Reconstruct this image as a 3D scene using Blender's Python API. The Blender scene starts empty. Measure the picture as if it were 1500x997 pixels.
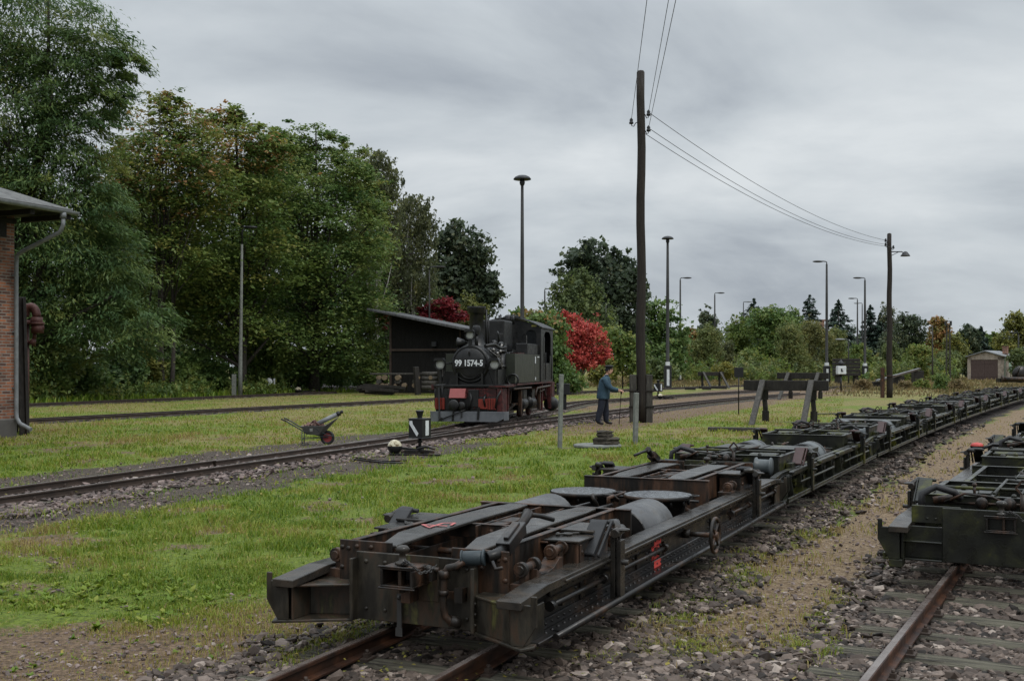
import bpy, math, random
import numpy as np
from mathutils import Vector, Matrix, Euler

random.seed(7)
RNG = np.random.default_rng(11)
SC = bpy.context.scene
COL = SC.collection
R = math.radians

# ---------------------------------------------------------------- camera, sky, sun, exposure
F = 1620.0            # focal length in photograph pixels (1500 wide)
HZ = 537.0            # horizon row in the photograph
CAMH = 1.75
cam_d = bpy.data.cameras.new('camera')
cam = bpy.data.objects.new('camera', cam_d)
COL.objects.link(cam)
cam.location = (0, 0, CAMH)
cam.rotation_euler = (R(90), 0, 0)
cam_d.sensor_width = 36.0
cam_d.lens = F / 1500 * 36.0
cam_d.shift_y = (HZ - 498.5) / 1500
cam_d.clip_start = 0.05
cam_d.clip_end = 5000
SC.camera = cam

world = bpy.data.worlds.new('World')
SC.world = world
world.use_nodes = True
SUN_EL, SUN_AZ = R(52), R(140)
def build_sky():
    nt = world.node_tree
    N, L = nt.nodes, nt.links
    N.clear()
    out = N.new('ShaderNodeOutputWorld')
    bg = N.new('ShaderNodeBackground')
    sky = N.new('ShaderNodeTexSky')
    sky.sky_type = 'NISHITA'
    sky.sun_disc = False
    sky.sun_elevation = SUN_EL
    sky.sun_rotation = SUN_AZ
    sky.air_density = 1.0
    sky.dust_density = 3.0
    tc = N.new('ShaderNodeTexCoord')
    sep = N.new('ShaderNodeSeparateXYZ')
    L.new(tc.outputs['Generated'], sep.inputs[0])
    zc = N.new('ShaderNodeMath'); zc.operation = 'MAXIMUM'; zc.inputs[1].default_value = 0.0
    L.new(sep.outputs['Z'], zc.inputs[0])
    za = N.new('ShaderNodeMath'); za.operation = 'ADD'; za.inputs[1].default_value = 0.40
    L.new(zc.outputs[0], za.inputs[0])
    dx = N.new('ShaderNodeMath'); dx.operation = 'DIVIDE'
    dy = N.new('ShaderNodeMath'); dy.operation = 'DIVIDE'
    L.new(sep.outputs['X'], dx.inputs[0]); L.new(za.outputs[0], dx.inputs[1])
    L.new(sep.outputs['Y'], dy.inputs[0]); L.new(za.outputs[0], dy.inputs[1])
    cb = N.new('ShaderNodeCombineXYZ')
    L.new(dx.outputs[0], cb.inputs[0]); L.new(dy.outputs[0], cb.inputs[1])
    mp = N.new('ShaderNodeMapping')
    mp.inputs['Location'].default_value = (3.1, 1.3, 0)
    mp.inputs['Rotation'].default_value = (0, 0, R(25))
    mp.inputs['Scale'].default_value = (0.75, 1.15, 1)
    L.new(cb.outputs[0], mp.inputs[0])
    n1 = N.new('ShaderNodeTexNoise')
    n1.inputs['Scale'].default_value = 1.8
    n1.inputs['Detail'].default_value = 7
    n1.inputs['Roughness'].default_value = 0.54
    n1.inputs['Distortion'].default_value = 0.35
    L.new(mp.outputs[0], n1.inputs['Vector'])
    cr = N.new('ShaderNodeValToRGB')
    e = cr.color_ramp
    e.elements[0].position = 0.34; e.elements[0].color = (0.365, 0.405, 0.455, 1)
    e.elements[1].position = 0.65; e.elements[1].color = (0.72, 0.76, 0.785, 1)
    m = e.elements.new(0.5); m.color = (0.560, 0.607, 0.645, 1)
    L.new(n1.outputs['Fac'], cr.inputs[0])
    # an overcast sky is brighter towards the zenith
    zr = N.new('ShaderNodeMapRange')
    zr.inputs['From Min'].default_value = 0.30; zr.inputs['From Max'].default_value = 0.95
    zr.inputs['To Min'].default_value = 1.0; zr.inputs['To Max'].default_value = 3.5
    L.new(sep.outputs['Z'], zr.inputs['Value'])
    mul = N.new('ShaderNodeVectorMath'); mul.operation = 'SCALE'
    L.new(cr.outputs[0], mul.inputs[0]); L.new(zr.outputs[0], mul.inputs['Scale'])
    up = N.new('ShaderNodeVectorMath'); up.operation = 'SCALE'; up.inputs['Scale'].default_value = 10.0
    L.new(mul.outputs[0], up.inputs[0])
    mx = N.new('ShaderNodeMixRGB'); mx.inputs[0].default_value = 0.96
    L.new(sky.outputs[0], mx.inputs[1]); L.new(up.outputs[0], mx.inputs[2])
    L.new(mx.outputs[0], bg.inputs[0])
    bg.inputs[1].default_value = 0.1
    L.new(bg.outputs[0], out.inputs[0])
build_sky()

sun_d = bpy.data.lights.new('sun', 'SUN')
sun = bpy.data.objects.new('sun', sun_d)
COL.objects.link(sun)
sun_d.energy = 1.2
sun_d.angle = R(25)
sun_d.color = (1.0, 0.97, 0.92)
sun.location = (0, 0, 60)
# sun_rotation in the Sky Texture turns clockwise from +Y
sd = Vector((math.sin(SUN_AZ) * math.cos(SUN_EL), math.cos(SUN_AZ) * math.cos(SUN_EL), math.sin(SUN_EL)))
sun.rotation_euler = (-sd).to_track_quat('-Z', 'Y').to_euler()

SC.view_settings.view_transform = 'Standard'
SC.view_settings.look = 'None'
SC.view_settings.gamma = 1.0
SC.view_settings.exposure = 0.0
SC.view_settings.use_curve_mapping = False
SC.render.engine = 'CYCLES'
SC.cycles.max_bounces = 6
SC.cycles.diffuse_bounces = 3
SC.cycles.glossy_bounces = 3
SC.cycles.transmission_bounces = 2
SC.cycles.transparent_max_bounces = 6
SC.cycles.use_denoising = True

# ---------------------------------------------------------------- helpers
def at(px, py, z=0.0):
    """world point at height z seen at a photograph pixel"""
    d = F * (CAMH - z) / (py - HZ)
    return Vector(((px - 750) / F * d, d, z))
def atd(px, d, z=0.0):
    return Vector(((px - 750) / F * d, d, z))
def hgt(py, d):
    return CAMH + (HZ - py) / F * d

class MB:
    def __init__(s):
        s.v = []; s.f = []; s.mi = []; s.sm = []
    def add(s, vs, fs, mi=0, smooth=False):
        o = len(s.v)
        s.v.extend([tuple(p) for p in vs])
        for f in fs:
            s.f.append(tuple(i + o for i in f)); s.mi.append(mi); s.sm.append(smooth)
        return s
    def box(s, x0, x1, y0, y1, z0, z1, mi=0):
        if x0 > x1: x0, x1 = x1, x0
        if y0 > y1: y0, y1 = y1, y0
        if z0 > z1: z0, z1 = z1, z0
        vs = [(x0,y0,z0),(x1,y0,z0),(x1,y1,z0),(x0,y1,z0),(x0,y0,z1),(x1,y0,z1),(x1,y1,z1),(x0,y1,z1)]
        return s.add(vs, [(0,3,2,1),(4,5,6,7),(0,1,5,4),(1,2,6,5),(2,3,7,6),(3,0,4,7)], mi)
    def obox(s, c, size, rot=(0,0,0), mi=0):
        M = Matrix.Translation(Vector(c)) @ (rot if isinstance(rot, Matrix) else Euler(rot).to_matrix()).to_4x4()
        hx, hy, hz = size[0]/2, size[1]/2, size[2]/2
        vs = [M @ Vector(p) for p in [(-hx,-hy,-hz),(hx,-hy,-hz),(hx,hy,-hz),(-hx,hy,-hz),(-hx,-hy,hz),(hx,-hy,hz),(hx,hy,hz),(-hx,hy,hz)]]
        return s.add(vs, [(0,3,2,1),(4,5,6,7),(0,1,5,4),(1,2,6,5),(2,3,7,6),(3,0,4,7)], mi)
    def bar(s, p0, p1, w, h, mi=0, up=(0,0,1)):
        """a squared timber or flat bar from p0 to p1"""
        p0, p1 = Vector(p0), Vector(p1)
        d = (p1 - p0); L = d.length; d = d.normalized()
        u = Vector(up)
        x = d.cross(u)
        if x.length < 1e-4: x = d.cross(Vector((1,0,0)))
        x.normalize(); z = x.cross(d).normalized()
        M = Matrix((x, d, z)).transposed()
        return s.obox((p0 + p1)/2, (w, L, h), M, mi)
    def prism(s, poly, axis, a0, a1, mi=0):
        n = len(poly)
        def P(q, a):
            return {'x': (a, q[0], q[1]), 'y': (q[0], a, q[1]), 'z': (q[0], q[1], a)}[axis]
        vs = [P(q, a0) for q in poly] + [P(q, a1) for q in poly]
        area = sum(poly[i][0]*poly[(i+1)%n][1] - poly[(i+1)%n][0]*poly[i][1] for i in range(n))
        flip = (area > 0) ^ (a1 < a0) ^ (axis == 'y')
        fs = [tuple(range(n-1, -1, -1)), tuple(range(n, 2*n))] + [(i, (i+1)%n, n+(i+1)%n, n+i) for i in range(n)]
        if not flip: fs = [f[::-1] for f in fs]
        return s.add(vs, fs, mi)
    def tube(s, pts, r, n=8, mi=0, closed=False, cap=True, smooth=True):
        pts = [Vector(p) for p in pts]
        m = len(pts)
        rs = list(r) if isinstance(r, (list, tuple)) else [r]*m
        tang = []
        for i in range(m):
            a = pts[(i-1) % m] if (closed or i > 0) else pts[0]
            b = pts[(i+1) % m] if (closed or i < m-1) else pts[-1]
            t = (b - a)
            tang.append(t.normalized() if t.length > 1e-9 else Vector((0,0,1)))
        ref = Vector((0,0,1)) if abs(tang[0].z) < 0.9 else Vector((1,0,0))
        x = tang[0].cross(ref).normalized()
        vs = []
        for i in range(m):
            t = tang[i]
            x = (x - t * x.dot(t))
            if x.length < 1e-6: x = t.orthogonal()
            x.normalize(); y = t.cross(x)
            for k in range(n):
                a = 2*math.pi*k/n
                vs.append(pts[i] + (x*math.cos(a) + y*math.sin(a))*rs[i])
        fs = []
        for i in range(m if closed else m-1):
            j = (i+1) % m
            for k in range(n):
                k2 = (k+1) % n
                fs.append((i*n+k, i*n+k2, j*n+k2, j*n+k))
        s.add(vs, fs, mi, smooth)
        if cap and not closed:
            o = len(s.v) - len(vs)
            s.f.append(tuple(o+k for k in range(n-1,-1,-1))); s.mi.append(mi); s.sm.append(False)
            s.f.append(tuple(o+(m-1)*n+k for k in range(n))); s.mi.append(mi); s.sm.append(False)
        return s
    def cyl(s, p0, p1, r, r1=None, n=16, mi=0):
        return s.tube([p0, p1], [r, r if r1 is None else r1], n, mi)
    def lathe(s, prof, c, axis='z', n=20, mi=0, sweep=2*math.pi, smooth=True):
        """prof: (radius, position along axis)"""
        c = Vector(c)
        full = abs(sweep - 2*math.pi) < 1e-6
        cols = n if full else n+1
        vs = []
        for (r, h) in prof:
            for k in range(cols):
                a = sweep*k/n
                p = (r*math.cos(a), r*math.sin(a), h)
                if axis == 'y': p = (p[0], p[2], -p[1])
                if axis == 'x': p = (p[2], p[1], -p[0])
                vs.append(c + Vector(p))
        fs = []
        for i in range(len(prof)-1):
            for k in range(n):
                k2 = (k+1) % cols
                fs.append((i*cols+k, i*cols+k2, (i+1)*cols+k2, (i+1)*cols+k))
        return s.add(vs, fs, mi, smooth)
    def ball(s, c, r, n=12, mi=0, sc=(1,1,1)):
        prof = [(max(1e-4, math.sin(math.pi*i/(n//2+1)))*1.0, -math.cos(math.pi*i/(n//2+1))) for i in range(n//2+2)]
        vs = []
        for (rr, h) in prof:
            for k in range(n):
                a = 2*math.pi*k/n
                vs.append((c[0]+rr*math.cos(a)*r*sc[0], c[1]+rr*math.sin(a)*r*sc[1], c[2]+h*r*sc[2]))
        fs = []
        for i in range(len(prof)-1):
            for k in range(n):
                k2 = (k+1) % n
                fs.append((i*n+k, i*n+k2, (i+1)*n+k2, (i+1)*n+k))
        return s.add(vs, fs, mi, True)
    def rivet(s, p, nrm, r=0.011, mi=0):
        p = Vector(p); nrm = Vector(nrm).normalized()
        x = nrm.orthogonal().normalized(); y = nrm.cross(x)
        vs = []
        for (rr, h) in ((1.0, -0.1), (0.85, 0.45), (0.4, 0.75)):
            for k in range(6):
                a = math.pi*k/3
                vs.append(p + (x*math.cos(a) + y*math.sin(a))*r*rr + nrm*(h*r))
        fs = [(i*6+k, i*6+(k+1)%6, (i+1)*6+(k+1)%6, (i+1)*6+k) for i in range(2) for k in range(6)]
        fs.append(tuple(12+k for k in range(6)))
        return s.add(vs, fs, mi, True)
    def torus(s, c, Rr, r, axis='x', n=24, m=8, mi=0):
        pts = []
        for k in range(n):
            a = 2*math.pi*k/n
            q = (Rr*math.cos(a), Rr*math.sin(a))
            pts.append({'x': (c[0], c[1]+q[0], c[2]+q[1]), 'y': (c[0]+q[0], c[1], c[2]+q[1]), 'z': (c[0]+q[0], c[1]+q[1], c[2])}[axis])
        return s.tube(pts, r, m, mi, closed=True)
    def build(s, name, mats, parent=None, bevel=0.0, seg=1, loc=None):
        me = bpy.data.meshes.new(name)
        me.from_pydata(s.v, [], s.f)
        if not isinstance(mats, (list, tuple)): mats = [mats]
        for m in mats: me.materials.append(m)
        me.polygons.foreach_set('material_index', s.mi)
        me.polygons.foreach_set('use_smooth', s.sm)
        me.update()
        o = bpy.data.objects.new(name, me)
        COL.objects.link(o)
        if parent is not None: o.parent = parent
        if loc is not None: o.location = loc
        if bevel > 0:
            b = o.modifiers.new('edge', 'BEVEL')
            b.width = bevel; b.segments = seg; b.limit_method = 'ANGLE'; b.angle_limit = R(40)
        return o

def tag(o, label=None, cat=None, group=None, kind=None):
    if label: o['label'] = label
    if cat: o['category'] = cat
    if group: o['group'] = group
    if kind: o['kind'] = kind
    return o
def thing(name, loc, label, cat, group=None, rz=0.0, kind=None):
    o = bpy.data.objects.new(name, None)
    COL.objects.link(o)
    o.empty_display_size = 0.3
    o.location = loc; o.rotation_euler = (0, 0, rz)
    return tag(o, label, cat, group, kind)
def kids(o):
    return [c for c in bpy.data.objects if c.parent == o]
def copy_tree(o, parent=None, cache=None):
    c = o.copy(); COL.objects.link(c)
    if parent is not None:
        c.parent = parent
    for ch in kids(o): copy_tree(ch, c)
    return c
def np_mesh(name, verts, faces_flat, nper, mats, attr=None, mat_index=None, smooth=False, parent=None):
    """verts (n,3) array, faces as flat index array with nper corners each"""
    me = bpy.data.meshes.new(name)
    nv = len(verts); nl = len(faces_flat); nf = nl // nper
    me.vertices.add(nv); me.loops.add(nl); me.polygons.add(nf)
    me.vertices.foreach_set('co', np.ascontiguousarray(verts, dtype=np.float32).ravel())
    me.loops.foreach_set('vertex_index', np.ascontiguousarray(faces_flat, dtype=np.int32))
    me.polygons.foreach_set('loop_start', np.arange(0, nl, nper, dtype=np.int32))
    if mat_index is not None: me.polygons.foreach_set('material_index', np.ascontiguousarray(mat_index, dtype=np.int32))
    me.polygons.foreach_set('use_smooth', np.full(nf, smooth, dtype=bool))
    for m in (mats if isinstance(mats, (list, tuple)) else [mats]): me.materials.append(m)
    if attr:
        for k, a in attr.items():
            if a.ndim == 1:
                at_ = me.attributes.new(k, 'FLOAT', 'POINT'); at_.data.foreach_set('value', np.ascontiguousarray(a, dtype=np.float32))
            else:
                at_ = me.attributes.new(k, 'FLOAT_COLOR', 'POINT'); at_.data.foreach_set('color', np.ascontiguousarray(a, dtype=np.float32).ravel())
    me.update(calc_edges=True)
    me.validate()
    o = bpy.data.objects.new(name, me)
    COL.objects.link(o)
    if parent is not None: o.parent = parent
    return o

# ---------------------------------------------------------------- materials
def new_mat(name):
    m = bpy.data.materials.new(name); m.use_nodes = True
    nt = m.node_tree
    return m, nt, nt.nodes['Principled BSDF']
def ramp(nt, fac, stops):
    cr = nt.nodes.new('ShaderNodeValToRGB')
    el = cr.color_ramp.elements
    el[0].position, el[0].color = stops[0][0], (*stops[0][1], 1)
    el[1].position, el[1].color = stops[-1][0], (*stops[-1][1], 1)
    for p, c in stops[1:-1]:
        x = el.new(p); x.color = (*c, 1)
    nt.links.new(fac, cr.inputs[0])
    return cr
def noise(nt, scale, detail=4, rough=0.55, vec=None, dist=0.0):
    n = nt.nodes.new('ShaderNodeTexNoise')
    n.inputs['Scale'].default_value = scale
    n.inputs['Detail'].default_value = detail
    n.inputs['Roughness'].default_value = rough
    n.inputs['Distortion'].default_value = dist
    if vec is not None: nt.links.new(vec, n.inputs['Vector'])
    return n
def ocoord(nt, scale=(1,1,1), kind='Object'):
    tc = nt.nodes.new('ShaderNodeTexCoord')
    mp = nt.nodes.new('ShaderNodeMapping')
    mp.inputs['Scale'].default_value = scale
    nt.links.new(tc.outputs[kind], mp.inputs[0])
    return mp.outputs[0]
def bump(nt, bsdf, h, strength=0.3, dist=0.02):
    b = nt.nodes.new('ShaderNodeBump')
    b.inputs['Strength'].default_value = strength
    b.inputs['Distance'].default_value = dist
    nt.links.new(h, b.inputs['Height'])
    nt.links.new(b.outputs[0], bsdf.inputs['Normal'])
def mat_noise(name, stops, scale=6, rough=(0.4, 0.7), stretch=(1,1,1), bstr=0.15, bdist=0.01, spec=0.32, metallic=0.0, detail=5, fine=60):
    m, nt, b = new_mat(name)
    v = ocoord(nt, stretch)
    n = noise(nt, scale, detail, 0.62, v, 0.3)
    cr = ramp(nt, n.outputs['Fac'], stops)
    nt.links.new(cr.outputs[0], b.inputs['Base Color'])
    n2 = noise(nt, scale*2.3, 4, 0.6, v)
    mr = nt.nodes.new('ShaderNodeMapRange')
    mr.inputs['From Min'].default_value = 0.3; mr.inputs['From Max'].default_value = 0.7
    mr.inputs['To Min'].default_value = rough[0]; mr.inputs['To Max'].default_value = rough[1]
    nt.links.new(n2.outputs['Fac'], mr.inputs['Value'])
    nt.links.new(mr.outputs[0], b.inputs['Roughness'])
    b.inputs['Specular IOR Level'].default_value = spec
    b.inputs['Metallic'].default_value = metallic
    n3 = noise(nt, fine, 3, 0.6, v)
    bump(nt, b, n3.outputs['Fac'], bstr, bdist)
    return m
def mat_plain(name, c, rough=0.6, metallic=0.0, spec=0.35):
    lo = tuple(x*0.82 for x in c); hi = tuple(min(1, x*1.15) for x in c)
    return mat_noise(name, [(0.3, lo), (0.7, hi)], 4, (rough*0.85, min(1, rough*1.1)), bstr=0.05, spec=spec, metallic=metallic)

M = {}
M['steel'] = mat_noise('wet_dark_steel', [(0.30, (0.0045,0.0042,0.004)), (0.50, (0.0085,0.0075,0.007)), (0.58, (0.017,0.0115,0.0085)), (0.68, (0.046,0.026,0.016))], 3.5, (0.20, 0.46), bstr=0.12, bdist=0.006)
M['beam'] = mat_noise('grimy_end_beam', [(0.30, (0.007,0.006,0.0045)), (0.42, (0.016,0.0135,0.010)), (0.51, (0.034,0.029,0.021)), (0.57, (0.050,0.031,0.020)), (0.63, (0.026,0.022,0.014)), (0.70, (0.075,0.070,0.024))], 4, (0.28, 0.60), stretch=(1.5,1.5,0.55), bstr=0.2, bdist=0.005)
M['plate'] = mat_noise('wet_grey_plate', [(0.30, (0.011,0.010,0.009)), (0.50, (0.024,0.0215,0.0185)), (0.66, (0.042,0.033,0.025))], 5, (0.17, 0.42), bstr=0.10, bdist=0.004)
M['steel_rust'] = mat_noise('rust_brown_steel', [(0.30, (0.0055,0.0045,0.0035)), (0.43, (0.011,0.0085,0.0065)), (0.50, (0.026,0.0155,0.010)), (0.57, (0.048,0.025,0.015)), (0.68, (0.085,0.044,0.025))], 5, (0.30, 0.62), stretch=(1.8,1.8,0.4), bstr=0.2, bdist=0.006)
M['steel_moss'] = mat_noise('mossy_dark_steel', [(0.30, (0.0055,0.0055,0.0045)), (0.46, (0.011,0.0115,0.0085)), (0.56, (0.021,0.022,0.012)), (0.63, (0.050,0.052,0.012)), (0.72, (0.095,0.095,0.016))], 3.2, (0.20, 0.5), bstr=0.2, bdist=0.006)
M['tank'] = mat_noise('wet_grey_tank', [(0.3, (0.036,0.036,0.037)), (0.55, (0.072,0.073,0.075)), (0.72, (0.05,0.043,0.035))], 6, (0.25, 0.45), bstr=0.10, bdist=0.003)
M['lid'] = mat_noise('rain_spotted_lid', [(0.40, (0.018,0.019,0.021)), (0.52, (0.055,0.060,0.066)), (0.60, (0.13,0.14,0.15))], 26, (0.12, 0.5), bstr=0.1, bdist=0.003)
M['rubber'] = mat_plain('black_rubber', (0.014,0.014,0.015), 0.55)
M['bluegrey'] = mat_plain('blue_grey_paint', (0.028,0.038,0.043), 0.5)
M['red_mark'] = mat_plain('red_chalk_paint', (0.52,0.060,0.048), 0.85)
M['pink_mark'] = mat_plain('pink_chalk_paint', (0.42,0.13,0.125), 0.85)
M['rail_rust'] = mat_noise('rusty_rail', [(0.32, (0.014,0.009,0.007)), (0.50, (0.034,0.016,0.010)), (0.68, (0.085,0.036,0.018))], 5, (0.35, 0.6), stretch=(1,1,1), bstr=0.15, bdist=0.004)
M['rail_top'] = mat_noise('worn_rail_head', [(0.30, (0.10,0.072,0.060)), (0.70, (0.26,0.22,0.20))], 4, (0.18, 0.36), stretch=(1,1,1), bstr=0.05, metallic=0.5)
M['rail_brown'] = mat_noise('brown_rail', [(0.3, (0.026,0.019,0.015)), (0.7, (0.062,0.042,0.032))], 3, (0.5, 0.75), bstr=0.15)
M['rail_head2'] = mat_noise('grey_rail_head', [(0.3, (0.12,0.105,0.095)), (0.7, (0.21,0.19,0.18))], 3, (0.3, 0.5), bstr=0.05, metallic=0.4)
M['sleeper'] = mat_noise('weathered_sleeper', [(0.34, (0.018,0.015,0.011)), (0.44, (0.060,0.053,0.038)), (0.56, (0.115,0.105,0.076)), (0.70, (0.175,0.163,0.120))], 5, (0.7, 0.95), stretch=(0.45,7,7), bstr=0.9, bdist=0.03, fine=22)
M['wood_dark'] = mat_noise('dark_wet_timber', [(0.3, (0.007,0.006,0.0055)), (0.55, (0.016,0.0135,0.011)), (0.75, (0.034,0.028,0.023))], 5, (0.55, 0.85), stretch=(3,3,0.7), bstr=0.5, bdist=0.01, fine=40)
M['wood_grey'] = mat_noise('grey_timber', [(0.3, (0.020,0.018,0.015)), (0.55, (0.044,0.040,0.034)), (0.75, (0.085,0.078,0.066))], 5, (0.6, 0.9), stretch=(3,3,0.6), bstr=0.5, bdist=0.01, fine=40)
M['pole'] = mat_noise('brown_pole', [(0.3, (0.010,0.0075,0.006)), (0.55, (0.020,0.0145,0.011)), (0.8, (0.034,0.030,0.018))], 6, (0.6, 0.9), stretch=(4,4,0.25), bstr=0.6, bdist=0.012, fine=30)
M['concrete'] = mat_noise('weathered_concrete', [(0.3, (0.10,0.105,0.095)), (0.6, (0.17,0.175,0.16)), (0.8, (0.24,0.24,0.22))], 9, (0.7, 0.95), bstr=0.3)
M['lampgrey'] = mat_plain('lamp_post_grey', (0.030,0.030,0.029), 0.75, spec=0.3)
M['lampdark'] = mat_plain('lamp_head_dark', (0.014,0.015,0.017), 0.5, spec=0.4)
M['white'] = mat_plain('white_enamel', (0.55,0.57,0.58), 0.5)
M['black'] = mat_plain('black_enamel', (0.012,0.012,0.013), 0.4)
M['loco_black'] = mat_noise('loco_black', [(0.32, (0.0025,0.0025,0.0026)), (0.52, (0.006,0.006,0.006)), (0.66, (0.013,0.012,0.011))], 4, (0.25, 0.6), bstr=0.05, spec=0.4)
M['smokebox'] = mat_noise('smokebox_grey', [(0.32, (0.005,0.005,0.0052)), (0.52, (0.010,0.010,0.0105)), (0.68, (0.019,0.018,0.017))], 4, (0.35, 0.7), bstr=0.08, spec=0.35)
M['loco_tank'] = mat_noise('dark_green_tank', [(0.3, (0.017,0.019,0.014)), (0.7, (0.030,0.034,0.024))], 2.5, (0.3, 0.45), bstr=0.05)
M['loco_red'] = mat_noise('loco_red', [(0.34, (0.010,0.003,0.003)), (0.47, (0.032,0.007,0.0065)), (0.57, (0.075,0.013,0.012)), (0.68, (0.028,0.012,0.010))], 5, (0.45, 0.7), bstr=0.08)
M['loco_pink'] = mat_plain('faded_red', (0.22,0.055,0.052), 0.6)
M['loco_orange'] = mat_plain('bright_red_lead', (0.15,0.017,0.009), 0.6)
M['plow'] = mat_noise('plough_grey', [(0.3, (0.075,0.080,0.088)), (0.7, (0.125,0.132,0.142))], 4, (0.4, 0.6), bstr=0.08)
M['glass'] = mat_plain('lamp_glass', (0.42,0.43,0.41), 0.12)
M['window_dark'] = mat_plain('dark_window', (0.010,0.011,0.012), 0.15)
M['pale_metal'] = mat_plain('bright_pipe', (0.20,0.19,0.18), 0.35, 0.6)
M['galv'] = mat_noise('galvanised', [(0.3, (0.12,0.125,0.13)), (0.7, (0.21,0.22,0.23))], 6, (0.4, 0.6), bstr=0.05)
M['yellow'] = mat_plain('dull_yellow', (0.28,0.25,0.05), 0.5)
M['crane'] = mat_noise('red_brown_crane', [(0.3, (0.040,0.014,0.012)), (0.6, (0.075,0.027,0.022)), (0.8, (0.10,0.050,0.038))], 5, (0.5, 0.75), bstr=0.2)
M['tyre_red'] = mat_plain('red_wheel_rim', (0.20,0.03,0.03), 0.6)
M['barrow'] = mat_noise('grey_barrow', [(0.3, (0.075,0.075,0.072)), (0.7, (0.14,0.14,0.13))], 5, (0.4, 0.65), bstr=0.1)
M['soil'] = mat_noise('dark_clod', [(0.3, (0.020,0.016,0.012)), (0.7, (0.065,0.055,0.042))], 9, (0.8, 1), bstr=0.8, bdist=0.03, fine=20)
M['rubble'] = mat_noise('brick_rubble', [(0.3, (0.07,0.05,0.045)), (0.6, (0.20,0.12,0.10)), (0.8, (0.30,0.27,0.25))], 14, (0.8, 1), bstr=0.5)
M['bark'] = mat_noise('bark', [(0.3, (0.020,0.017,0.014)), (0.7, (0.060,0.052,0.043))], 6, (0.8, 1), stretch=(3,3,0.6), bstr=0.5, bdist=0.02)
M['birchbark'] = mat_noise('birch_bark', [(0.3, (0.06,0.055,0.05)), (0.55, (0.30,0.29,0.27)), (0.8, (0.38,0.37,0.35))], 4, (0.7, 1), stretch=(1,1,3), bstr=0.2)
M['skin'] = mat_plain('skin', (0.50,0.29,0.21), 0.55)
M['jacket'] = mat_noise('blue_work_jacket', [(0.3, (0.016,0.038,0.058)), (0.7, (0.038,0.074,0.102))], 8, (0.75, 0.95), bstr=0.5, bdist=0.02, fine=18)
M['trousers'] = mat_noise('navy_trousers', [(0.3, (0.010,0.012,0.020)), (0.7, (0.020,0.023,0.035))], 8, (0.8, 0.95), bstr=0.4, bdist=0.02, fine=18)
M['cap'] = mat_plain('dark_cap', (0.014,0.014,0.018), 0.7)
M['shoe'] = mat_plain('black_shoe', (0.012,0.011,0.010), 0.4)
M['red_lens'] = mat_plain('red_cap', (0.42,0.05,0.04), 0.4)

def mat_brick(name, rx, c1, c2, mortar, scale=1.0):
    m, nt, b = new_mat(name)
    tc = nt.nodes.new('ShaderNodeTexCoord')
    sep = nt.nodes.new('ShaderNodeSeparateXYZ'); nt.links.new(tc.outputs['Object'], sep.inputs[0])
    sm = nt.nodes.new('ShaderNodeMath'); sm.operation = 'ADD'
    nt.links.new(sep.outputs['X'], sm.inputs[0]); nt.links.new(sep.outputs['Y'], sm.inputs[1])
    cb = nt.nodes.new('ShaderNodeCombineXYZ')
    nt.links.new(sm.outputs[0], cb.inputs[0]); nt.links.new(sep.outputs['Z'], cb.inputs[1])
    bt = nt.nodes.new('ShaderNodeTexBrick')
    bt.inputs['Scale'].default_value = scale
    bt.inputs['Brick Width'].default_value = 0.25; bt.inputs['Row Height'].default_value = 0.077
    bt.inputs['Mortar Size'].default_value = 0.012; bt.inputs['Mortar Smooth'].default_value = 0.2
    bt.inputs['Color1'].default_value = (*c1, 1); bt.inputs['Color2'].default_value = (*c2, 1); bt.inputs['Mortar'].default_value = (*mortar, 1)
    bt.inputs['Bias'].default_value = 0.1
    nt.links.new(cb.outputs[0], bt.inputs['Vector'])
    n = noise(nt, 1.7, 5, 0.6, tc.outputs['Object'])
    cr = ramp(nt, n.outputs['Fac'], [(0.35, (0.45,0.42,0.40)), (0.65, (1.15,1.1,1.05))])
    mx = nt.nodes.new('ShaderNodeMixRGB'); mx.blend_type = 'MULTIPLY'; mx.inputs[0].default_value = 0.8
    nt.links.new(bt.outputs['Color'], mx.inputs[1]); nt.links.new(cr.outputs[0], mx.inputs[2])
    nt.links.new(mx.outputs[0], b.inputs['Base Color'])
    b.inputs['Roughness'].default_value = 0.9
    inv = nt.nodes.new('ShaderNodeMath'); inv.operation = 'SUBTRACT'; inv.inputs[0].default_value = 1.0
    nt.links.new(bt.outputs['Fac'], inv.inputs[1])
    bump(nt, b, inv.outputs[0], 0.6, 0.01)
    return m
M['brick'] = mat_brick('brick_wall', 0, (0.40,0.15,0.075), (0.11,0.055,0.045), (0.26,0.235,0.21))
M['brick_pale'] = mat_brick('pale_brick', 0, (0.36,0.31,0.27), (0.30,0.24,0.20), (0.36,0.34,0.31))
M['roof_felt'] = mat_noise('grey_roof_felt', [(0.3, (0.06,0.06,0.058)), (0.6, (0.11,0.11,0.105)), (0.8, (0.16,0.16,0.155))], 5, (0.6, 0.9), bstr=0.2)
def mat_tarpaper():
    return mat_noise('shed_roofing', [(0.35, (0.030,0.031,0.033)), (0.65, (0.085,0.085,0.088))], 1.2, (0.45, 0.7), stretch=(7,0.5,1), bstr=0.3, bdist=0.02)
M['shed_roof'] = mat_tarpaper()
M['shed_wall'] = mat_noise('black_boards', [(0.3, (0.0035,0.0033,0.003)), (0.7, (0.009,0.008,0.007))], 2, (0.8, 1), stretch=(9,9,0.4), bstr=0.6, bdist=0.02, fine=12)

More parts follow.
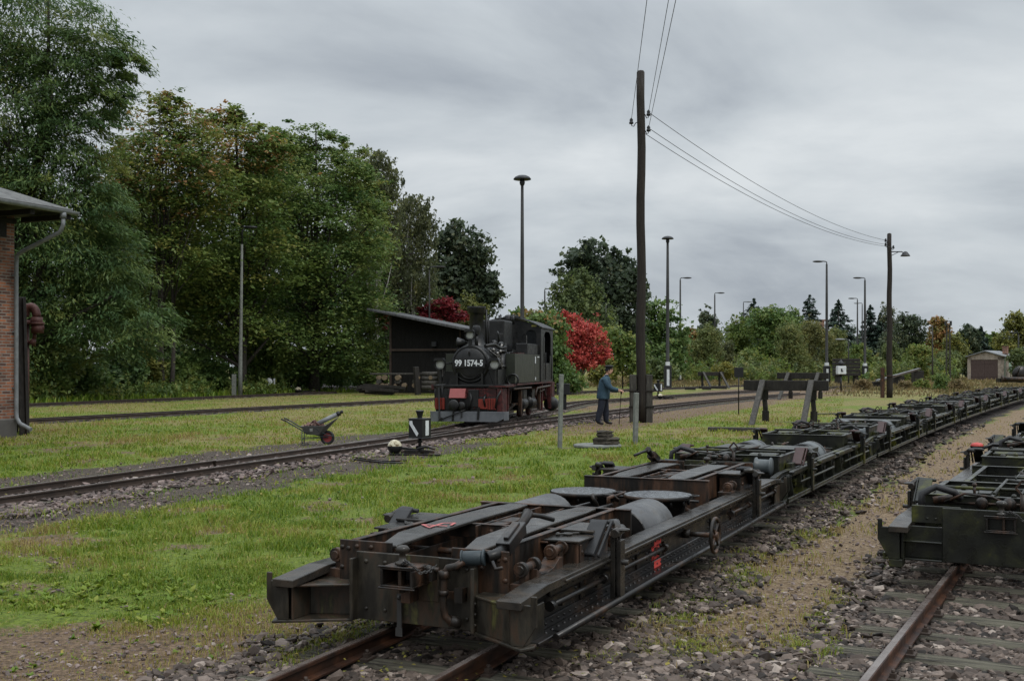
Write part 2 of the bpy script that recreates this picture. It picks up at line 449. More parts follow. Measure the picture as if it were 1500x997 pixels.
def mat_leaf(name, stops, trans=0.42):
    m, nt, b = new_mat(name)
    a = nt.nodes.new('ShaderNodeAttribute'); a.attribute_name = 't'
    n = len(stops)
    cr = ramp(nt, a.outputs['Fac'], [(i/(n-1), c) for i, c in enumerate(stops)])
    nt.links.new(cr.outputs[0], b.inputs['Base Color'])
    b.inputs['Roughness'].default_value = 0.55
    b.inputs['Specular IOR Level'].default_value = 0.35
    tr = nt.nodes.new('ShaderNodeBsdfTranslucent')
    nt.links.new(cr.outputs[0], tr.inputs['Color'])
    mx = nt.nodes.new('ShaderNodeMixShader'); mx.inputs[0].default_value = trans
    nt.links.new(b.outputs[0], mx.inputs[1]); nt.links.new(tr.outputs[0], mx.inputs[2])
    nt.links.new(mx.outputs[0], nt.nodes['Material Output'].inputs['Surface'])
    return m
LEAF = {
    'locust': mat_leaf('locust_leaf', [(0.046,0.092,0.032), (0.084,0.144,0.046), (0.134,0.190,0.054), (0.20,0.22,0.054)]),
    'autumn': mat_leaf('autumn_leaf', [(0.100,0.135,0.040), (0.16,0.165,0.042), (0.24,0.165,0.048), (0.32,0.16,0.06), (0.40,0.24,0.13)]),
    'maple': mat_leaf('maple_leaf', [(0.062,0.112,0.028), (0.110,0.168,0.039), (0.168,0.212,0.049), (0.245,0.232,0.056)]),
    'mapledark': mat_leaf('dark_maple_leaf', [(0.054,0.108,0.032), (0.096,0.162,0.044), (0.145,0.205,0.054), (0.20,0.225,0.060)]),
    'birch': mat_leaf('birch_leaf', [(0.074,0.089,0.043), (0.115,0.130,0.057), (0.162,0.169,0.061), (0.230,0.203,0.054)]),
    'oak': mat_leaf('oak_leaf', [(0.032,0.051,0.030), (0.054,0.078,0.043), (0.084,0.108,0.054), (0.128,0.128,0.061)]),
    'willow': mat_leaf('willow_leaf', [(0.074,0.105,0.041), (0.115,0.151,0.051), (0.169,0.196,0.061), (0.216,0.209,0.068)]),
    'conifer': mat_leaf('conifer_needle', [(0.016,0.032,0.024), (0.027,0.049,0.034), (0.043,0.068,0.043)], 0.1),
    'red': mat_leaf('red_leaf', [(0.20,0.030,0.026), (0.46,0.070,0.058), (0.66,0.130,0.110), (0.62,0.20,0.14)]),
    'darkred': mat_leaf('dark_red_leaf', [(0.095,0.016,0.022), (0.203,0.024,0.032), (0.324,0.047,0.041)]),
    'yellow': mat_leaf('yellow_leaf', [(0.115,0.135,0.038), (0.216,0.209,0.046), (0.351,0.284,0.054)]),
    'dry': mat_leaf('dry_grass_leaf', [(0.085,0.080,0.032), (0.16,0.125,0.052), (0.23,0.165,0.075), (0.26,0.20,0.10)]),
    'grass': mat_leaf('grass_blade', [(0.052,0.108,0.008), (0.110,0.183,0.013), (0.180,0.243,0.022), (0.27,0.272,0.046), (0.27,0.195,0.078)], 0.35),
}

# ---------------------------------------------------------------- track alignments (centre lines on the ground)
RT = 0.12             # height of the rail head
def arc_line(p0, hd, s0, s1, step=0.25):
    """integrate a heading function hd(s) in degrees; s=0 at p0"""
    fw, bw = [], []
    for (a, b, st, dst) in ((0, s1, step, fw), (0, s0, -step, bw)):
        x, y, s = p0[0], p0[1], 0.0
        while abs(s) < abs(b) - 1e-6:
            h = R(hd(s + st/2)); x += math.sin(h)*st; y += math.cos(h)*st; s += st
            dst.append((x, y))
    return np.array(bw[::-1] + [p0] + fw)
def hd1(s): return 23.9 + 0.2*min(max(s, 0), 11) + 0.12*min(max(s - 11, 0), 18) + 0.06*max(0, s - 29)
def hd2(s): return 28.5 + 0.02*max(0, s)
P1, P2 = (-0.673, 6.18), (3.65, 8.27)
T1 = arc_line(P1, hd1, -9, 75)
T2 = arc_line(P2, hd2, -12, 60)
nr = np.array([(-6.36,13.73),(-5.19,17.15),(-4.24,19.96),(-3.28,22.1),(-2.03,25.3),(-.33,29.9),(1.44,34.2),(2.95,37.9),(5.75,44.4),(8.18,49.8),(12.7,59.2),(15.2,63.2)])
c3 = np.polyfit(nr[:,1], nr[:,0], 3)
def curve_x(c, y0, y1, step=0.25):
    ys = np.arange(y0, y1, step); return np.stack([np.polyval(c, ys), ys], 1)
def norms(P):
    t = np.gradient(P, axis=0); t /= np.linalg.norm(t, axis=1)[:,None]
    return np.stack([t[:,1], -t[:,0]], 1)      # to the right of travel
def offset(P, o): return P + norms(P)*o
T3 = offset(curve_x(c3, 5, 70), -0.41)
def poly(pts, step=0.5):
    pts = np.array(pts, float); n = len(pts); out = []
    for i in range(n-1):
        p0 = pts[max(i-1,0)]; p1 = pts[i]; p2 = pts[i+1]; p3 = pts[min(i+2,n-1)]
        k = max(2, int(np.linalg.norm(p2-p1)/step))
        for j in range(k):
            u = j/k
            out.append(0.5*((2*p1)+(-p0+p2)*u+(2*p0-5*p1+4*p2-p3)*u*u+(-p0+3*p1-3*p2+p3)*u**3))
    out.append(pts[-1]); return np.array(out)
LOCO0 = np.array((-1.22, 31.4)); LOCOH = 12.5
_l = np.array((math.sin(R(LOCOH)), math.cos(R(LOCOH))))
i20 = int((20.5-5)/0.25)
TB = poly([T3[i20], T3[i20+8], T3[i20+16] + (-0.10,0.03), LOCO0 - _l*2.6 + (0.02,0), LOCO0, LOCO0+_l*4, LOCO0+_l*8.0, LOCO0+_l*12, (3.3,52), (7.0,59.2), (11.5,67.7), (19,80), (30,96)], 0.4)
T4 = offset(poly([(-22,20),(-18.2,27.4),(-14.9,34.1),(-11.9,40.4),(-8.5,47.5),(-3.9,57),(1.5,67),(6,75),(13,87),(24,103)], 0.5), -0.4)
T5 = offset(poly([(-30,30),(-25.5,39),(-21.4,48),(-17.2,58),(-11.6,73)], 0.5), -0.4)
TRACKS = [T1, T2, T3, TB, T4, T5]

def near_offset(P, X, Y):
    """signed offset (right +) and arc index of each point to a polyline"""
    Q = P[::2]; nn = norms(P)[::2]
    o = np.empty(len(X)); idx = np.empty(len(X), int); dd = np.empty(len(X))
    for a in range(0, len(X), 20000):
        dx = X[a:a+20000,None]-Q[None,:,0]; dy = Y[a:a+20000,None]-Q[None,:,1]
        d2 = dx*dx+dy*dy; k = d2.argmin(1); r = np.arange(len(k))
        o[a:a+20000] = dx[r,k]*nn[k,0]+dy[r,k]*nn[k,1]; dd[a:a+20000] = np.sqrt(d2[r,k]); idx[a:a+20000] = k
    o = np.where(dd > np.abs(o)+0.6, np.sign(o)*dd, o)
    return o
_g = np.random.default_rng(5)
_lat = _g.random((64,64))
def vnoise(x, y):
    xi = np.floor(x).astype(int); yi = np.floor(y).astype(int); fx = x-xi; fy = y-yi
    fx = fx*fx*(3-2*fx); fy = fy*fy*(3-2*fy)
    a = _lat[xi%64, yi%64]; b = _lat[(xi+1)%64, yi%64]; c = _lat[xi%64, (yi+1)%64]; d = _lat[(xi+1)%64, (yi+1)%64]
    return (a*(1-fx)+b*fx)*(1-fy)+(c*(1-fx)+d*fx)*fy
def fbm(x, y, o=4):
    s = 0; a = 0.5; t = 0
    for k in range(o):
        s = s+a*vnoise(x*2**k+17*k, y*2**k+31*k); t += a; a *= 0.55
    return s/t
def band(o, a, b, soft):
    return np.clip((o-a)/soft+0.5, 0, 1)*np.clip((b-o)/soft+0.5, 0, 1)
def zones(X, Y):
    """weights of ballast, sand path, cinder, earth / dry turf at ground points"""
    w = (fbm(X*0.9, Y*0.9)-0.5)*1.3+(fbm(X*3.1+5, Y*3.1)-0.5)*0.7
    o1 = near_offset(T1, X, Y)+w*0.55; o2 = near_offset(T2, X, Y)+w*0.55; o3 = near_offset(T3, X, Y); ob = near_offset(TB, X, Y)
    o4 = near_offset(T4, X, Y); o5 = near_offset(T5, X, Y)
    o3w = o3+w*0.35; obw = ob+w*0.35
    near_ = np.clip((7.3-Y+w*1.2)/0.9, 0, 1)
    bal = np.maximum(np.maximum(band(o1, -1.0, 1.12, 0.7), band(o1, -1.0, 4, 0.5)*near_), band(o2, -1.0, 6, 0.5))
    bal = np.maximum(bal, band(o3w, -0.95, 1.15, 0.4)*np.clip((70-Y)/10, 0, 1))
    bal = np.maximum(bal, band(obw, -0.8, 0.8, 0.4))
    bal = np.maximum(bal, 0.85*band(o4+w*0.3, -0.75, 0.85, 0.3)); bal = np.maximum(bal, 0.85*band(o5+w*0.3, -0.8, 0.8, 0.4))
    sand = np.clip((o1-0.85)/0.6, 0, 1)*np.clip((-0.65-o2)/0.6, 0, 1)*(1-bal*0.9)
    o3c = o3+w*0.75
    cin = np.maximum(band(o3c, 0.7, 2.35, 0.7)*np.clip((29-Y)/6, 0, 1), band(o3c, -2.5, -0.6, 0.8)*np.clip((33-Y)/5, 0, 1))
    wood = np.clip((-4.8-o5)/1.5, 0, 1)*np.clip((Y-44)/4, 0, 1)*np.clip((-5-X)/3, 0, 1)*np.clip((130-Y)/20, 0, 1)
    bal = np.maximum(bal, wood)
    cin = np.maximum(cin*(1-bal), 0)
    # trodden earth: left of the first wagons near the camera, and the bare yard among the far tracks
    ea = np.clip((7.9+w*1.1-Y-(X+1.6)*0.1)/1.0, 0, 1)*np.clip((-0.7-o1)/0.5, 0, 1)
    ea = np.maximum(ea, band(o1, -2.3, -0.9, 0.7)*0.75*np.clip((13-Y)/6, 0, 1))
    yard = np.clip((X-(-1.5+(Y-34)*0.30))/3, 0, 1)*np.clip((Y-31)/5, 0, 1)*np.clip((3.0-o3-w)/1.2, 0, 1)*np.clip((92-Y)/10, 0, 1)*np.clip((o4+2.5)/3, 0, 1)
    yard = yard*np.clip(0.95+w*0.8, 0, 1)
    ea = np.maximum(ea, yard)
    ea = np.maximum(ea, np.clip((fbm(X*1.25+70, Y*1.25)-0.585)*9, 0, 1)*0.62)
    ea = np.maximum(ea, band(o3w, 1.0, 3.4, 1.2)*np.clip((Y-26)/6, 0, 1)*np.clip((60-Y)/8, 0, 1)*0.85)
    ea = np.maximum(ea, band(obw, -2.2, 2.2, 1)*np.clip((Y-41)/6, 0, 1)*0.8)
    dry = np.clip((fbm(X*0.35+3, Y*0.35)-0.42)*5, 0, 1)*0.55+np.clip((Y-24)/22, 0, 1)*0.35+np.clip((fbm(X*1.7, Y*1.7+9)-0.55)*6, 0, 1)*0.3
    dry = np.maximum(dry, np.clip((Y-62)/14, 0, 1)*np.clip((X-14)/5, 0, 1))
    dry = np.maximum(dry, np.clip((-0.9-o1)/0.3, 0, 1)*np.clip((2.2+o1)/0.6, 0, 1)*0.6)
    return bal, sand, cin, np.clip(ea, 0, 1), np.clip(dry, 0, 1)

def build_ground():
    def axis(parts):
        out = []
        for a, b, s in parts: out.append(np.arange(a, b, s))
        return np.concatenate(out+[np.array([parts[-1][1]])])
    xs = axis([(-1500,-300,300),(-300,-90,30),(-90,-40,5),(-40,-14,0.8),(-14,10,0.14),(10,34,0.5),(34,90,3),(90,300,30),(300,1500,300)])
    ys = axis([(-60,-6,6),(-6,4,0.8),(4,26,0.14),(26,45,0.3),(45,100,0.9),(100,300,10),(300,2000,170)])
    X, Y = np.meshgrid(xs, ys); nx, ny = len(xs), len(ys)
    X = X.ravel(); Y = Y.ravel()
    bal, sand, cin, ea, dry = zones(X, Y)
    near = np.clip((60-np.hypot(X, Y))/30, 0, 1)
    Z = near*((fbm(X*1.3, Y*1.3)-0.5)*0.07*(1-np.maximum(bal, 0.6*sand))+(fbm(X*4, Y*4)-0.5)*0.02) - 0.012
    V = np.stack([X, Y, Z], 1)
    i = np.arange(nx-1)[None,:]+nx*np.arange(ny-1)[:,None]
    Fc = np.stack([i, i+1, i+nx+1, i+nx], -1).reshape(-1)
    col = np.stack([bal, sand, cin, ea], 1)
    m, nt, b = new_mat('yard_ground')
    L = nt.links
    v = ocoord(nt)
    a1 = nt.nodes.new('ShaderNodeAttribute'); a1.attribute_name = 'zone'
    a2 = nt.nodes.new('ShaderNodeAttribute'); a2.attribute_name = 'dry'
    ear = nt.nodes.new('ShaderNodeAttribute'); ear.attribute_name = 'earth'
    sep = nt.nodes.new('ShaderNodeSeparateColor'); L.new(a1.outputs['Color'], sep.inputs[0])
    ng = noise(nt, 2.2, 8, 0.7, v); nf = noise(nt, 22, 6, 0.7, v); nb = noise(nt, 55, 4, 0.7, v)
    g1 = ramp(nt, nf.outputs['Fac'], [(0.32, (0.045,0.060,0.010)), (0.5, (0.108,0.150,0.017)), (0.68, (0.180,0.228,0.030))])
    g2 = ramp(nt, nf.outputs['Fac'], [(0.32, (0.075,0.060,0.026)), (0.5, (0.175,0.155,0.050)), (0.68, (0.27,0.235,0.085))])
    def mixn(fac, c1, c2):
        x = nt.nodes.new('ShaderNodeMixRGB'); L.new(fac, x.inputs[0]); L.new(c1, x.inputs[1]); L.new(c2, x.inputs[2]); return x.outputs[0]
    def edged(w, n, k=0.9):
        """zone weight broken up by noise"""
        s = nt.nodes.new('ShaderNodeMath'); s.operation = 'MULTIPLY_ADD'; L.new(n, s.inputs[0]); s.inputs[1].default_value = k; s.inputs[2].default_value = -k/2
        a = nt.nodes.new('ShaderNodeMath'); a.operation = 'ADD'; L.new(w, a.inputs[0]); L.new(s.outputs[0], a.inputs[1])
        r = nt.nodes.new('ShaderNodeMapRange'); r.inputs['From Min'].default_value = 0.35; r.inputs['From Max'].default_value = 0.65; r.interpolation_type = 'SMOOTHSTEP'
        L.new(a.outputs[0], r.inputs['Value']); return r.outputs[0]
    c = mixn(edged(a2.outputs['Fac'], ng.outputs['Fac'], 1.3), g1.outputs[0], g2.outputs[0])
    earth = ramp(nt, nf.outputs['Fac'], [(0.32, (0.050,0.034,0.022)), (0.46, (0.110,0.074,0.045)), (0.58, (0.185,0.125,0.078)), (0.72, (0.26,0.195,0.13))])
    c = mixn(edged(ear.outputs['Fac'], nf.outputs['Fac'], 1.3), c, earth.outputs[0])
    cind = ramp(nt, nb.outputs['Fac'], [(0.36, (0.014,0.011,0.008)), (0.47, (0.044,0.035,0.027)), (0.56, (0.095,0.074,0.058)), (0.66, (0.17,0.135,0.105))])
    c = mixn(edged(sep.outputs[2], nf.outputs['Fac'], 0.8), c, cind.outputs[0])
    sandc = ramp(nt, nf.outputs['Fac'], [(0.32, (0.085,0.052,0.028)), (0.44, (0.145,0.098,0.056)), (0.56, (0.222,0.160,0.098)), (0.70, (0.31,0.24,0.165))])
    c = mixn(edged(sep.outputs[1], nf.outputs['Fac'], 0.9), c, sandc.outputs[0])
    vo = nt.nodes.new('ShaderNodeTexVoronoi'); vo.inputs['Scale'].default_value = 17; L.new(v, vo.inputs['Vector'])
    sepv = nt.nodes.new('ShaderNodeSeparateColor'); L.new(vo.outputs['Color'], sepv.inputs[0])
    bal_c = ramp(nt, sepv.outputs[0], [(0.0, (0.012,0.010,0.009)), (0.5, (0.030,0.024,0.021)), (0.85, (0.070,0.056,0.049)), (1.0, (0.11,0.085,0.073))])  # ground colour lowered to stand in for shade in the gaps between stones
    c = mixn(edged(sep.outputs[0], nf.outputs['Fac'], 0.8), c, bal_c.outputs[0])
    L.new(c, b.inputs['Base Color'])
    b.inputs['Roughness'].default_value = 0.85
    b.inputs['Specular IOR Level'].default_value = 0.25
    add = nt.nodes.new('ShaderNodeMath'); add.operation = 'MULTIPLY_ADD'; L.new(vo.outputs['Distance'], add.inputs[0]); add.inputs[1].default_value = -0.9; L.new(nf.outputs['Fac'], add.inputs[2])
    bump(nt, b, add.outputs[0], 0.8, 0.05)
    o = np_mesh('ground', V, Fc, 4, m, {'zone': np.stack([bal, sand, cin, np.ones_like(bal)], 1), 'dry': dry, 'earth': ea}, smooth=True)
    tag(o, 'flat railway yard ground of grass, ballast, cinders and sandy earth', 'ground', kind='structure')
build_ground()

# ---------------------------------------------------------------- rails and sleepers
def rail_mesh(P, o, parent, head, side, ztop=RT, hgt_=0.10, hw=0.026):
    """one rail: swept profile along the centre line offset by o"""
    Q = offset(P, o); N = norms(P)
    zb = ztop-hgt_
    prof = [(-0.046,zb),(-0.046,zb+0.011),(-0.008,zb+0.020),(-0.008,ztop-0.032),(-hw,ztop-0.022),(-hw,ztop-0.005),(-hw+0.006,ztop),
            (hw-0.006,ztop),(hw,ztop-0.005),(hw,ztop-0.022),(0.008,ztop-0.032),(0.008,zb+0.020),(0.046,zb+0.011),(0.046,zb)]
    k = len(prof); n = len(Q)
    pr = np.array(prof)
    V = np.empty((n,k,3)); V[:,:,0] = Q[:,None,0]+N[:,None,0]*pr[None,:,0]; V[:,:,1] = Q[:,None,1]+N[:,None,1]*pr[None,:,0]; V[:,:,2] = pr[None,:,1]
    f = []; mi = []
    for j in range(k-1):
        a = np.arange(n-1)*k+j
        f.append(np.stack([a, a+k, a+k+1, a+1], 1)); mi.append(np.full(n-1, 1 if j == 6 else 0))
    return np_mesh('rail', V.reshape(-1,3), np.concatenate(f).reshape(-1), 4, [side, head], None, np.concatenate(mi), parent=parent)
def track(P, label, y0, y1, step, half, head, side, sl_w=0.2, ztop=RT, gauge=0.4, far_stuff=None):
    t = thing('railway_track', (P[0][0], P[0][1], 0), label, 'railway track', kind='structure')
    t.location = (0, 0, 0)
    for o in (-gauge, gauge): rail_mesh(P, o, t, head, side, ztop)
    N = norms(P); acc = 0; seg = np.linalg.norm(np.diff(P, axis=0), axis=1); cum = np.concatenate([[0], np.cumsum(seg)])
    s = 0.1; rr = random.Random(len(P)); cnt = 0
    mbs = None
    while s < cum[-1]:
        i = min(len(P)-2, np.searchsorted(cum, s)); i = max(i-1, 0)
        u = (s-cum[i])/max(seg[i], 1e-6); p = P[i]*(1-u)+P[i+1]*u; n = N[i]
        if y0 < p[1] < y1:
            a = math.atan2(-n[1], n[0])*-1 + rr.uniform(-0.02, 0.02)
            mb = MB()
            hl = half*rr.uniform(0.95, 1.05); w = sl_w/2*rr.uniform(0.9, 1.1)
            zt = ztop-0.10-0.004
            # a worn timber: slightly uneven top
            vs = []; K = 9
            for k in range(K+1):
                x = -hl+2*hl*k/K; e = 0.85 if k in (0, K) else 1.0
                for (yy, zz) in ((-w,-0.10),(-w,zt-0.018+rr.uniform(-.006,.004)),(-w*0.7,zt+rr.uniform(-.007,0)),(w*0.1,zt-rr.uniform(0.002,0.012)),(w*0.75,zt+rr.uniform(-.007,0)),(w,zt-0.018+rr.uniform(-.006,.004)),(w,-0.10)):
                    vs.append((x, yy*e, zz))
            fs = [(k*7+j, (k+1)*7+j, (k+1)*7+j+1, k*7+j+1) for k in range(K) for j in range(6)]+[tuple(range(6,-1,-1)), tuple(K*7+j for j in range(7))]
            mb.add(vs, fs, 0)
            for g in (-gauge, gauge):       # chairs and spikes that hold the rails
                mb.box(g-0.10, g+0.10, -0.055, 0.055, zt-0.004, zt+0.010, 1)
                for q in (-0.068, 0.068):
                    mb.box(g+q-0.016, g+q+0.016, -0.022, 0.022, zt+0.010, zt+0.036, 1)
                    mb.cyl((g+q, 0, zt+0.03), (g+q, 0, zt+0.055), 0.011, n=6, mi=1)
            ob = mb.build('sleeper', [M['sleeper'], M['rail_brown']], t)
            ob.location = (p[0], p[1], 0); ob.rotation_euler = (0, 0, a)
            cnt += 1
        s += step*rr.uniform(0.94, 1.06)
    return t
track(T1, 'rusty narrow track under the long row of low wagons', 2, 26, 0.66, 0.78, M['rail_top'], M['rail_rust'])
track(T2, 'rusty narrow track with bare sleepers at the right edge', 2, 24, 0.62, 0.80, M['rail_top'], M['rail_rust'])
track(T3, 'narrow track running straight past the locomotive', 7, 62, 0.70, 0.75, M['rail_head2'], M['rail_brown'])
track(TB[6:], 'narrow track branching off under the steam locomotive', 24, 70, 0.72, 0.75, M['rail_head2'], M['rail_brown'])
track(T4, 'narrow track between the two grass strips behind the wheelbarrow', 24, 80, 0.9, 0.75, M['rail_head2'], M['rail_brown'])
track(T5, 'farthest track along the foot of the wood', 34, 80, 0.9, 0.75, M['rail_head2'], M['rail_brown'])
# check rails / fishplates at the turnout
def turnout_bits():
    t = thing('turnout_blades', (T3[i20][0], T3[i20][1], 0), 'switch blades lying against the rails beside the wheelbarrow', 'track switch', kind='structure')
    t.location = (0, 0, 0)
    seg = T3[i20-6:i20+22]
    rail_mesh(seg, 0.33, t, M['rail_head2'], M['rail_brown'], RT-0.004, 0.095, 0.02)
    rail_mesh(seg, -0.34, t, M['rail_head2'], M['rail_brown'], RT-0.004, 0.095, 0.02)
turnout_bits()

# ---------------------------------------------------------------- ballast stones
def ico():
    ph = (1+5**0.5)/2
    v = np.array([(-1,ph,0),(1,ph,0),(-1,-ph,0),(1,-ph,0),(0,-1,ph),(0,1,ph),(0,-1,-ph),(0,1,-ph),(ph,0,-1),(ph,0,1),(-ph,0,-1),(-ph,0,1)])/math.sqrt(1+ph*ph)
    f = np.array([(0,11,5),(0,5,1),(0,1,7),(0,7,10),(0,10,11),(1,5,9),(5,11,4),(11,10,2),(10,7,6),(7,1,8),(3,9,4),(3,4,2),(3,2,6),(3,6,8),(3,8,9),(4,9,5),(2,4,11),(6,2,10),(8,6,7),(9,8,1)])
    return v, f
def rand_rot(n, g, flat=None):
    """random rotation matrices; flat limits the tilt"""
    yaw = g.uniform(0, 2*np.pi, n); ax = g.uniform(0, 2*np.pi, n); tl = g.uniform(0, flat if flat else np.pi, n)
    c, s = np.cos(yaw), np.sin(yaw); Z = np.zeros((n,3,3)); Z[:,0,0]=c; Z[:,0,1]=-s; Z[:,1,0]=s; Z[:,1,1]=c; Z[:,2,2]=1
    k = np.stack([np.cos(ax), np.sin(ax), np.zeros(n)], 1); K = np.zeros((n,3,3))
    K[:,0,1]=-k[:,2]; K[:,0,2]=k[:,1]; K[:,1,0]=k[:,2]; K[:,1,2]=-k[:,0]; K[:,2,0]=-k[:,1]; K[:,2,1]=k[:,0]
    I = np.eye(3)[None]; st = np.sin(tl)[:,None,None]; ct = (1-np.cos(tl))[:,None,None]
    return np.einsum('nij,njk->nik', I+st*K+ct*np.einsum('nij,njk->nik', K, K), Z)
def stones(name, pos, size, tint, mat, label, g):
    v, f = ico(); n = len(pos)
    J = 1+g.uniform(-0.32, 0.32, (n,12,1))
    S = np.stack([g.uniform(0.75,1.35,n), g.uniform(0.50,0.95,n), g.uniform(0.26,0.58,n)], 1)
    P = v[None]*J*S[:,None,:]*size[:,None,None]
    # flatten some faces: clamp extremes so that the stones read as split rock
    cl = (g.uniform(0.45, 0.85, n)*size)[:,None]
    P[:,:,0] = np.clip(P[:,:,0], -cl*1.2, cl*1.3); P[:,:,1] = np.clip(P[:,:,1], -cl, cl*0.9); P[:,:,2] = np.clip(P[:,:,2], -cl, cl*0.6)
    P = np.einsum('nij,nkj->nki', rand_rot(n, g, 0.75), P)+pos[:,None,:]
    Fc = (f[None]+(np.arange(n)*12)[:,None,None]).reshape(-1)
    o = np_mesh(name, P.reshape(-1,3), Fc, 3, mat, {'t': np.repeat(tint, 12)})
    tag(o, label, 'ballast', kind='stuff'); return o
def mat_stone(name, stops):
    m, nt, b = new_mat(name)
    a = nt.nodes.new('ShaderNodeAttribute'); a.attribute_name = 't'
    cr = ramp(nt, a.outputs['Fac'], stops)
    v = ocoord(nt); n = noise(nt, 45, 3, 0.6, v)
    c2 = ramp(nt, n.outputs['Fac'], [(0.3, (0.72,0.72,0.72)), (0.7, (1.2,1.2,1.2))])
    mx = nt.nodes.new('ShaderNodeMixRGB'); mx.blend_type = 'MULTIPLY'; mx.inputs[0].default_value = 0.9
    nt.links.new(cr.outputs[0], mx.inputs[1]); nt.links.new(c2.outputs[0], mx.inputs[2])
    nt.links.new(mx.outputs[0], b.inputs['Base Color'])
    b.inputs['Roughness'].default_value = 0.7; b.inputs['Specular IOR Level'].default_value = 0.25
    return m
M['stone'] = mat_stone('wet_ballast', [(0, (0.017,0.0135,0.011)), (0.4, (0.062,0.046,0.037)), (0.75, (0.128,0.097,0.079)), (0.94, (0.195,0.153,0.128)), (1, (0.28,0.23,0.195))])
M['stone_red'] = mat_stone('reddish_ballast', [(0, (0.045,0.036,0.033)), (0.4, (0.105,0.080,0.072)), (0.8, (0.185,0.135,0.12)), (1, (0.28,0.23,0.205))])
def scatter(g, n, x0, x1, y0, y1, power):
    """points whose density falls off with distance, as seen from the yard's near corner"""
    u = g.random(n); Y = (y0**(1-power)+u*(y1**(1-power)-y0**(1-power)))**(1/(1-power)) if power != 1 else y0*(y1/y0)**u
    X = np.interp(g.random(n), [0,1], [0,1]); X = x0+(x1-x0)*X
    return X, Y
def wedge(g, n, y0, y1, power, l, r):
    u = g.random(n); Y = (y0**(1-power)+u*(y1**(1-power)-y0**(1-power)))**(1/(1-power))
    X = (l+(r-l)*g.random(n))*Y
    return X, Y
def on_sleeper(X, Y, P, y1, step):
    return np.zeros(len(X), bool)
g = np.random.default_rng(3)
X, Y = wedge(g, 180000, 4.6, 34, 1.75, -0.52, 0.54)
bal, sand, cin, ea, dry = zones(X, Y)
o1 = near_offset(T1, X, Y); o2 = near_offset(T2, X, Y); o3 = near_offset(T3, X, Y)
rail_clear = (np.abs(np.abs(o1)-0.4) > 0.06) & (np.abs(np.abs(o2)-0.4) > 0.06)
far = (Y > 9) | (np.abs(o1) > 0.3)
keep = (g.random(len(X)) < np.clip(bal*1.2-0.1, 0, 1)) & rail_clear & ((np.abs(o3) > 1.6)) & (X > -4.5+0.0*Y)
# the sleepers of the two near tracks stay partly bare
def bare(P, X, Y):
    out = np.zeros(len(X), bool)
    for o in bpy.data.objects:
        if o.name.startswith('sleeper') and o.location.y < 26:
            c, s = math.cos(-o.rotation_euler.z), math.sin(-o.rotation_euler.z)
            dx = X-o.location.x; dy = Y-o.location.y
            lx = c*dx-s*dy; ly = s*dx+c*dy
            out |= (np.abs(ly) < 0.105) & (np.abs(lx) < 0.74)
    return out
bs = bare(None, X, Y)
keep &= ~(bs & (g.random(len(X)) < 0.965))
X, Y = X[keep], Y[keep]; n = len(X)
size = np.clip(g.lognormal(math.log(0.028), 0.38, n), 0.014, 0.075)*np.clip(Y/12, 1, 1.7)
Z = size*0.10-0.008+g.random(n)*0.022-0.022*((np.abs(near_offset(T2, X, Y)) < 0.85)|(np.abs(near_offset(T1, X, Y)) < 0.85))
stones('ballast_stones', np.stack([X, Y, Z], 1), size, np.clip(g.normal(0.48, 0.30, n), 0, 1), M['stone'], 'grey brown crushed stone ballast around the wagon tracks', g)
# reddish ballast of the locomotive track
X, Y = wedge(g, 60000, 9, 44, 1.6, -0.52, 0.16)
o3 = near_offset(T3, X, Y); ob = near_offset(TB, X, Y)
w = (fbm(X*1.5, Y*1.5)-0.5)*0.8
keep = ((o3+w > -0.9) & (o3+w < 1.25) | ((np.abs(ob) < 0.8) & (Y > 24))) & (np.abs(np.abs(o3)-0.4) > 0.055) & (np.abs(np.abs(ob)-0.4) > 0.05)
keep &= ~(bare(None, X, Y) & (g.random(len(X)) < 0.5))
X, Y = X[keep], Y[keep]; n = len(X)
size = np.clip(g.lognormal(math.log(0.036), 0.35, n), 0.018, 0.07)*np.clip(Y/16, 1, 1.6)
stones('reddish_ballast', np.stack([X, Y, size*0.12+g.random(n)*0.015], 1), size, np.clip(g.normal(0.45, 0.26, n), 0, 1), M['stone_red'], 'reddish crushed stone along the locomotive track', g)
# scattered pebbles on the sandy path and the bare earth
X, Y = wedge(g, 52000, 4.8, 26, 1.7, -0.52, 0.5)
bal, sand, cin, ea, dry = zones(X, Y)
keep = (g.random(len(X)) < np.clip(sand*0.62+ea*0.40+cin*0.75, 0, 1)) & (bal < 0.6)
X, Y = X[keep], Y[keep]; n = len(X)
size = np.clip(g.lognormal(math.log(0.010), 0.6, n), 0.004, 0.026)*np.clip(Y/9, 1, 1.6)
stones('pebbles', np.stack([X, Y, size*0.1], 1), size, np.clip(g.normal(0.6, 0.28, n), 0, 1), M['stone_red'], 'loose pebbles lying on the sandy path and bare earth', g)

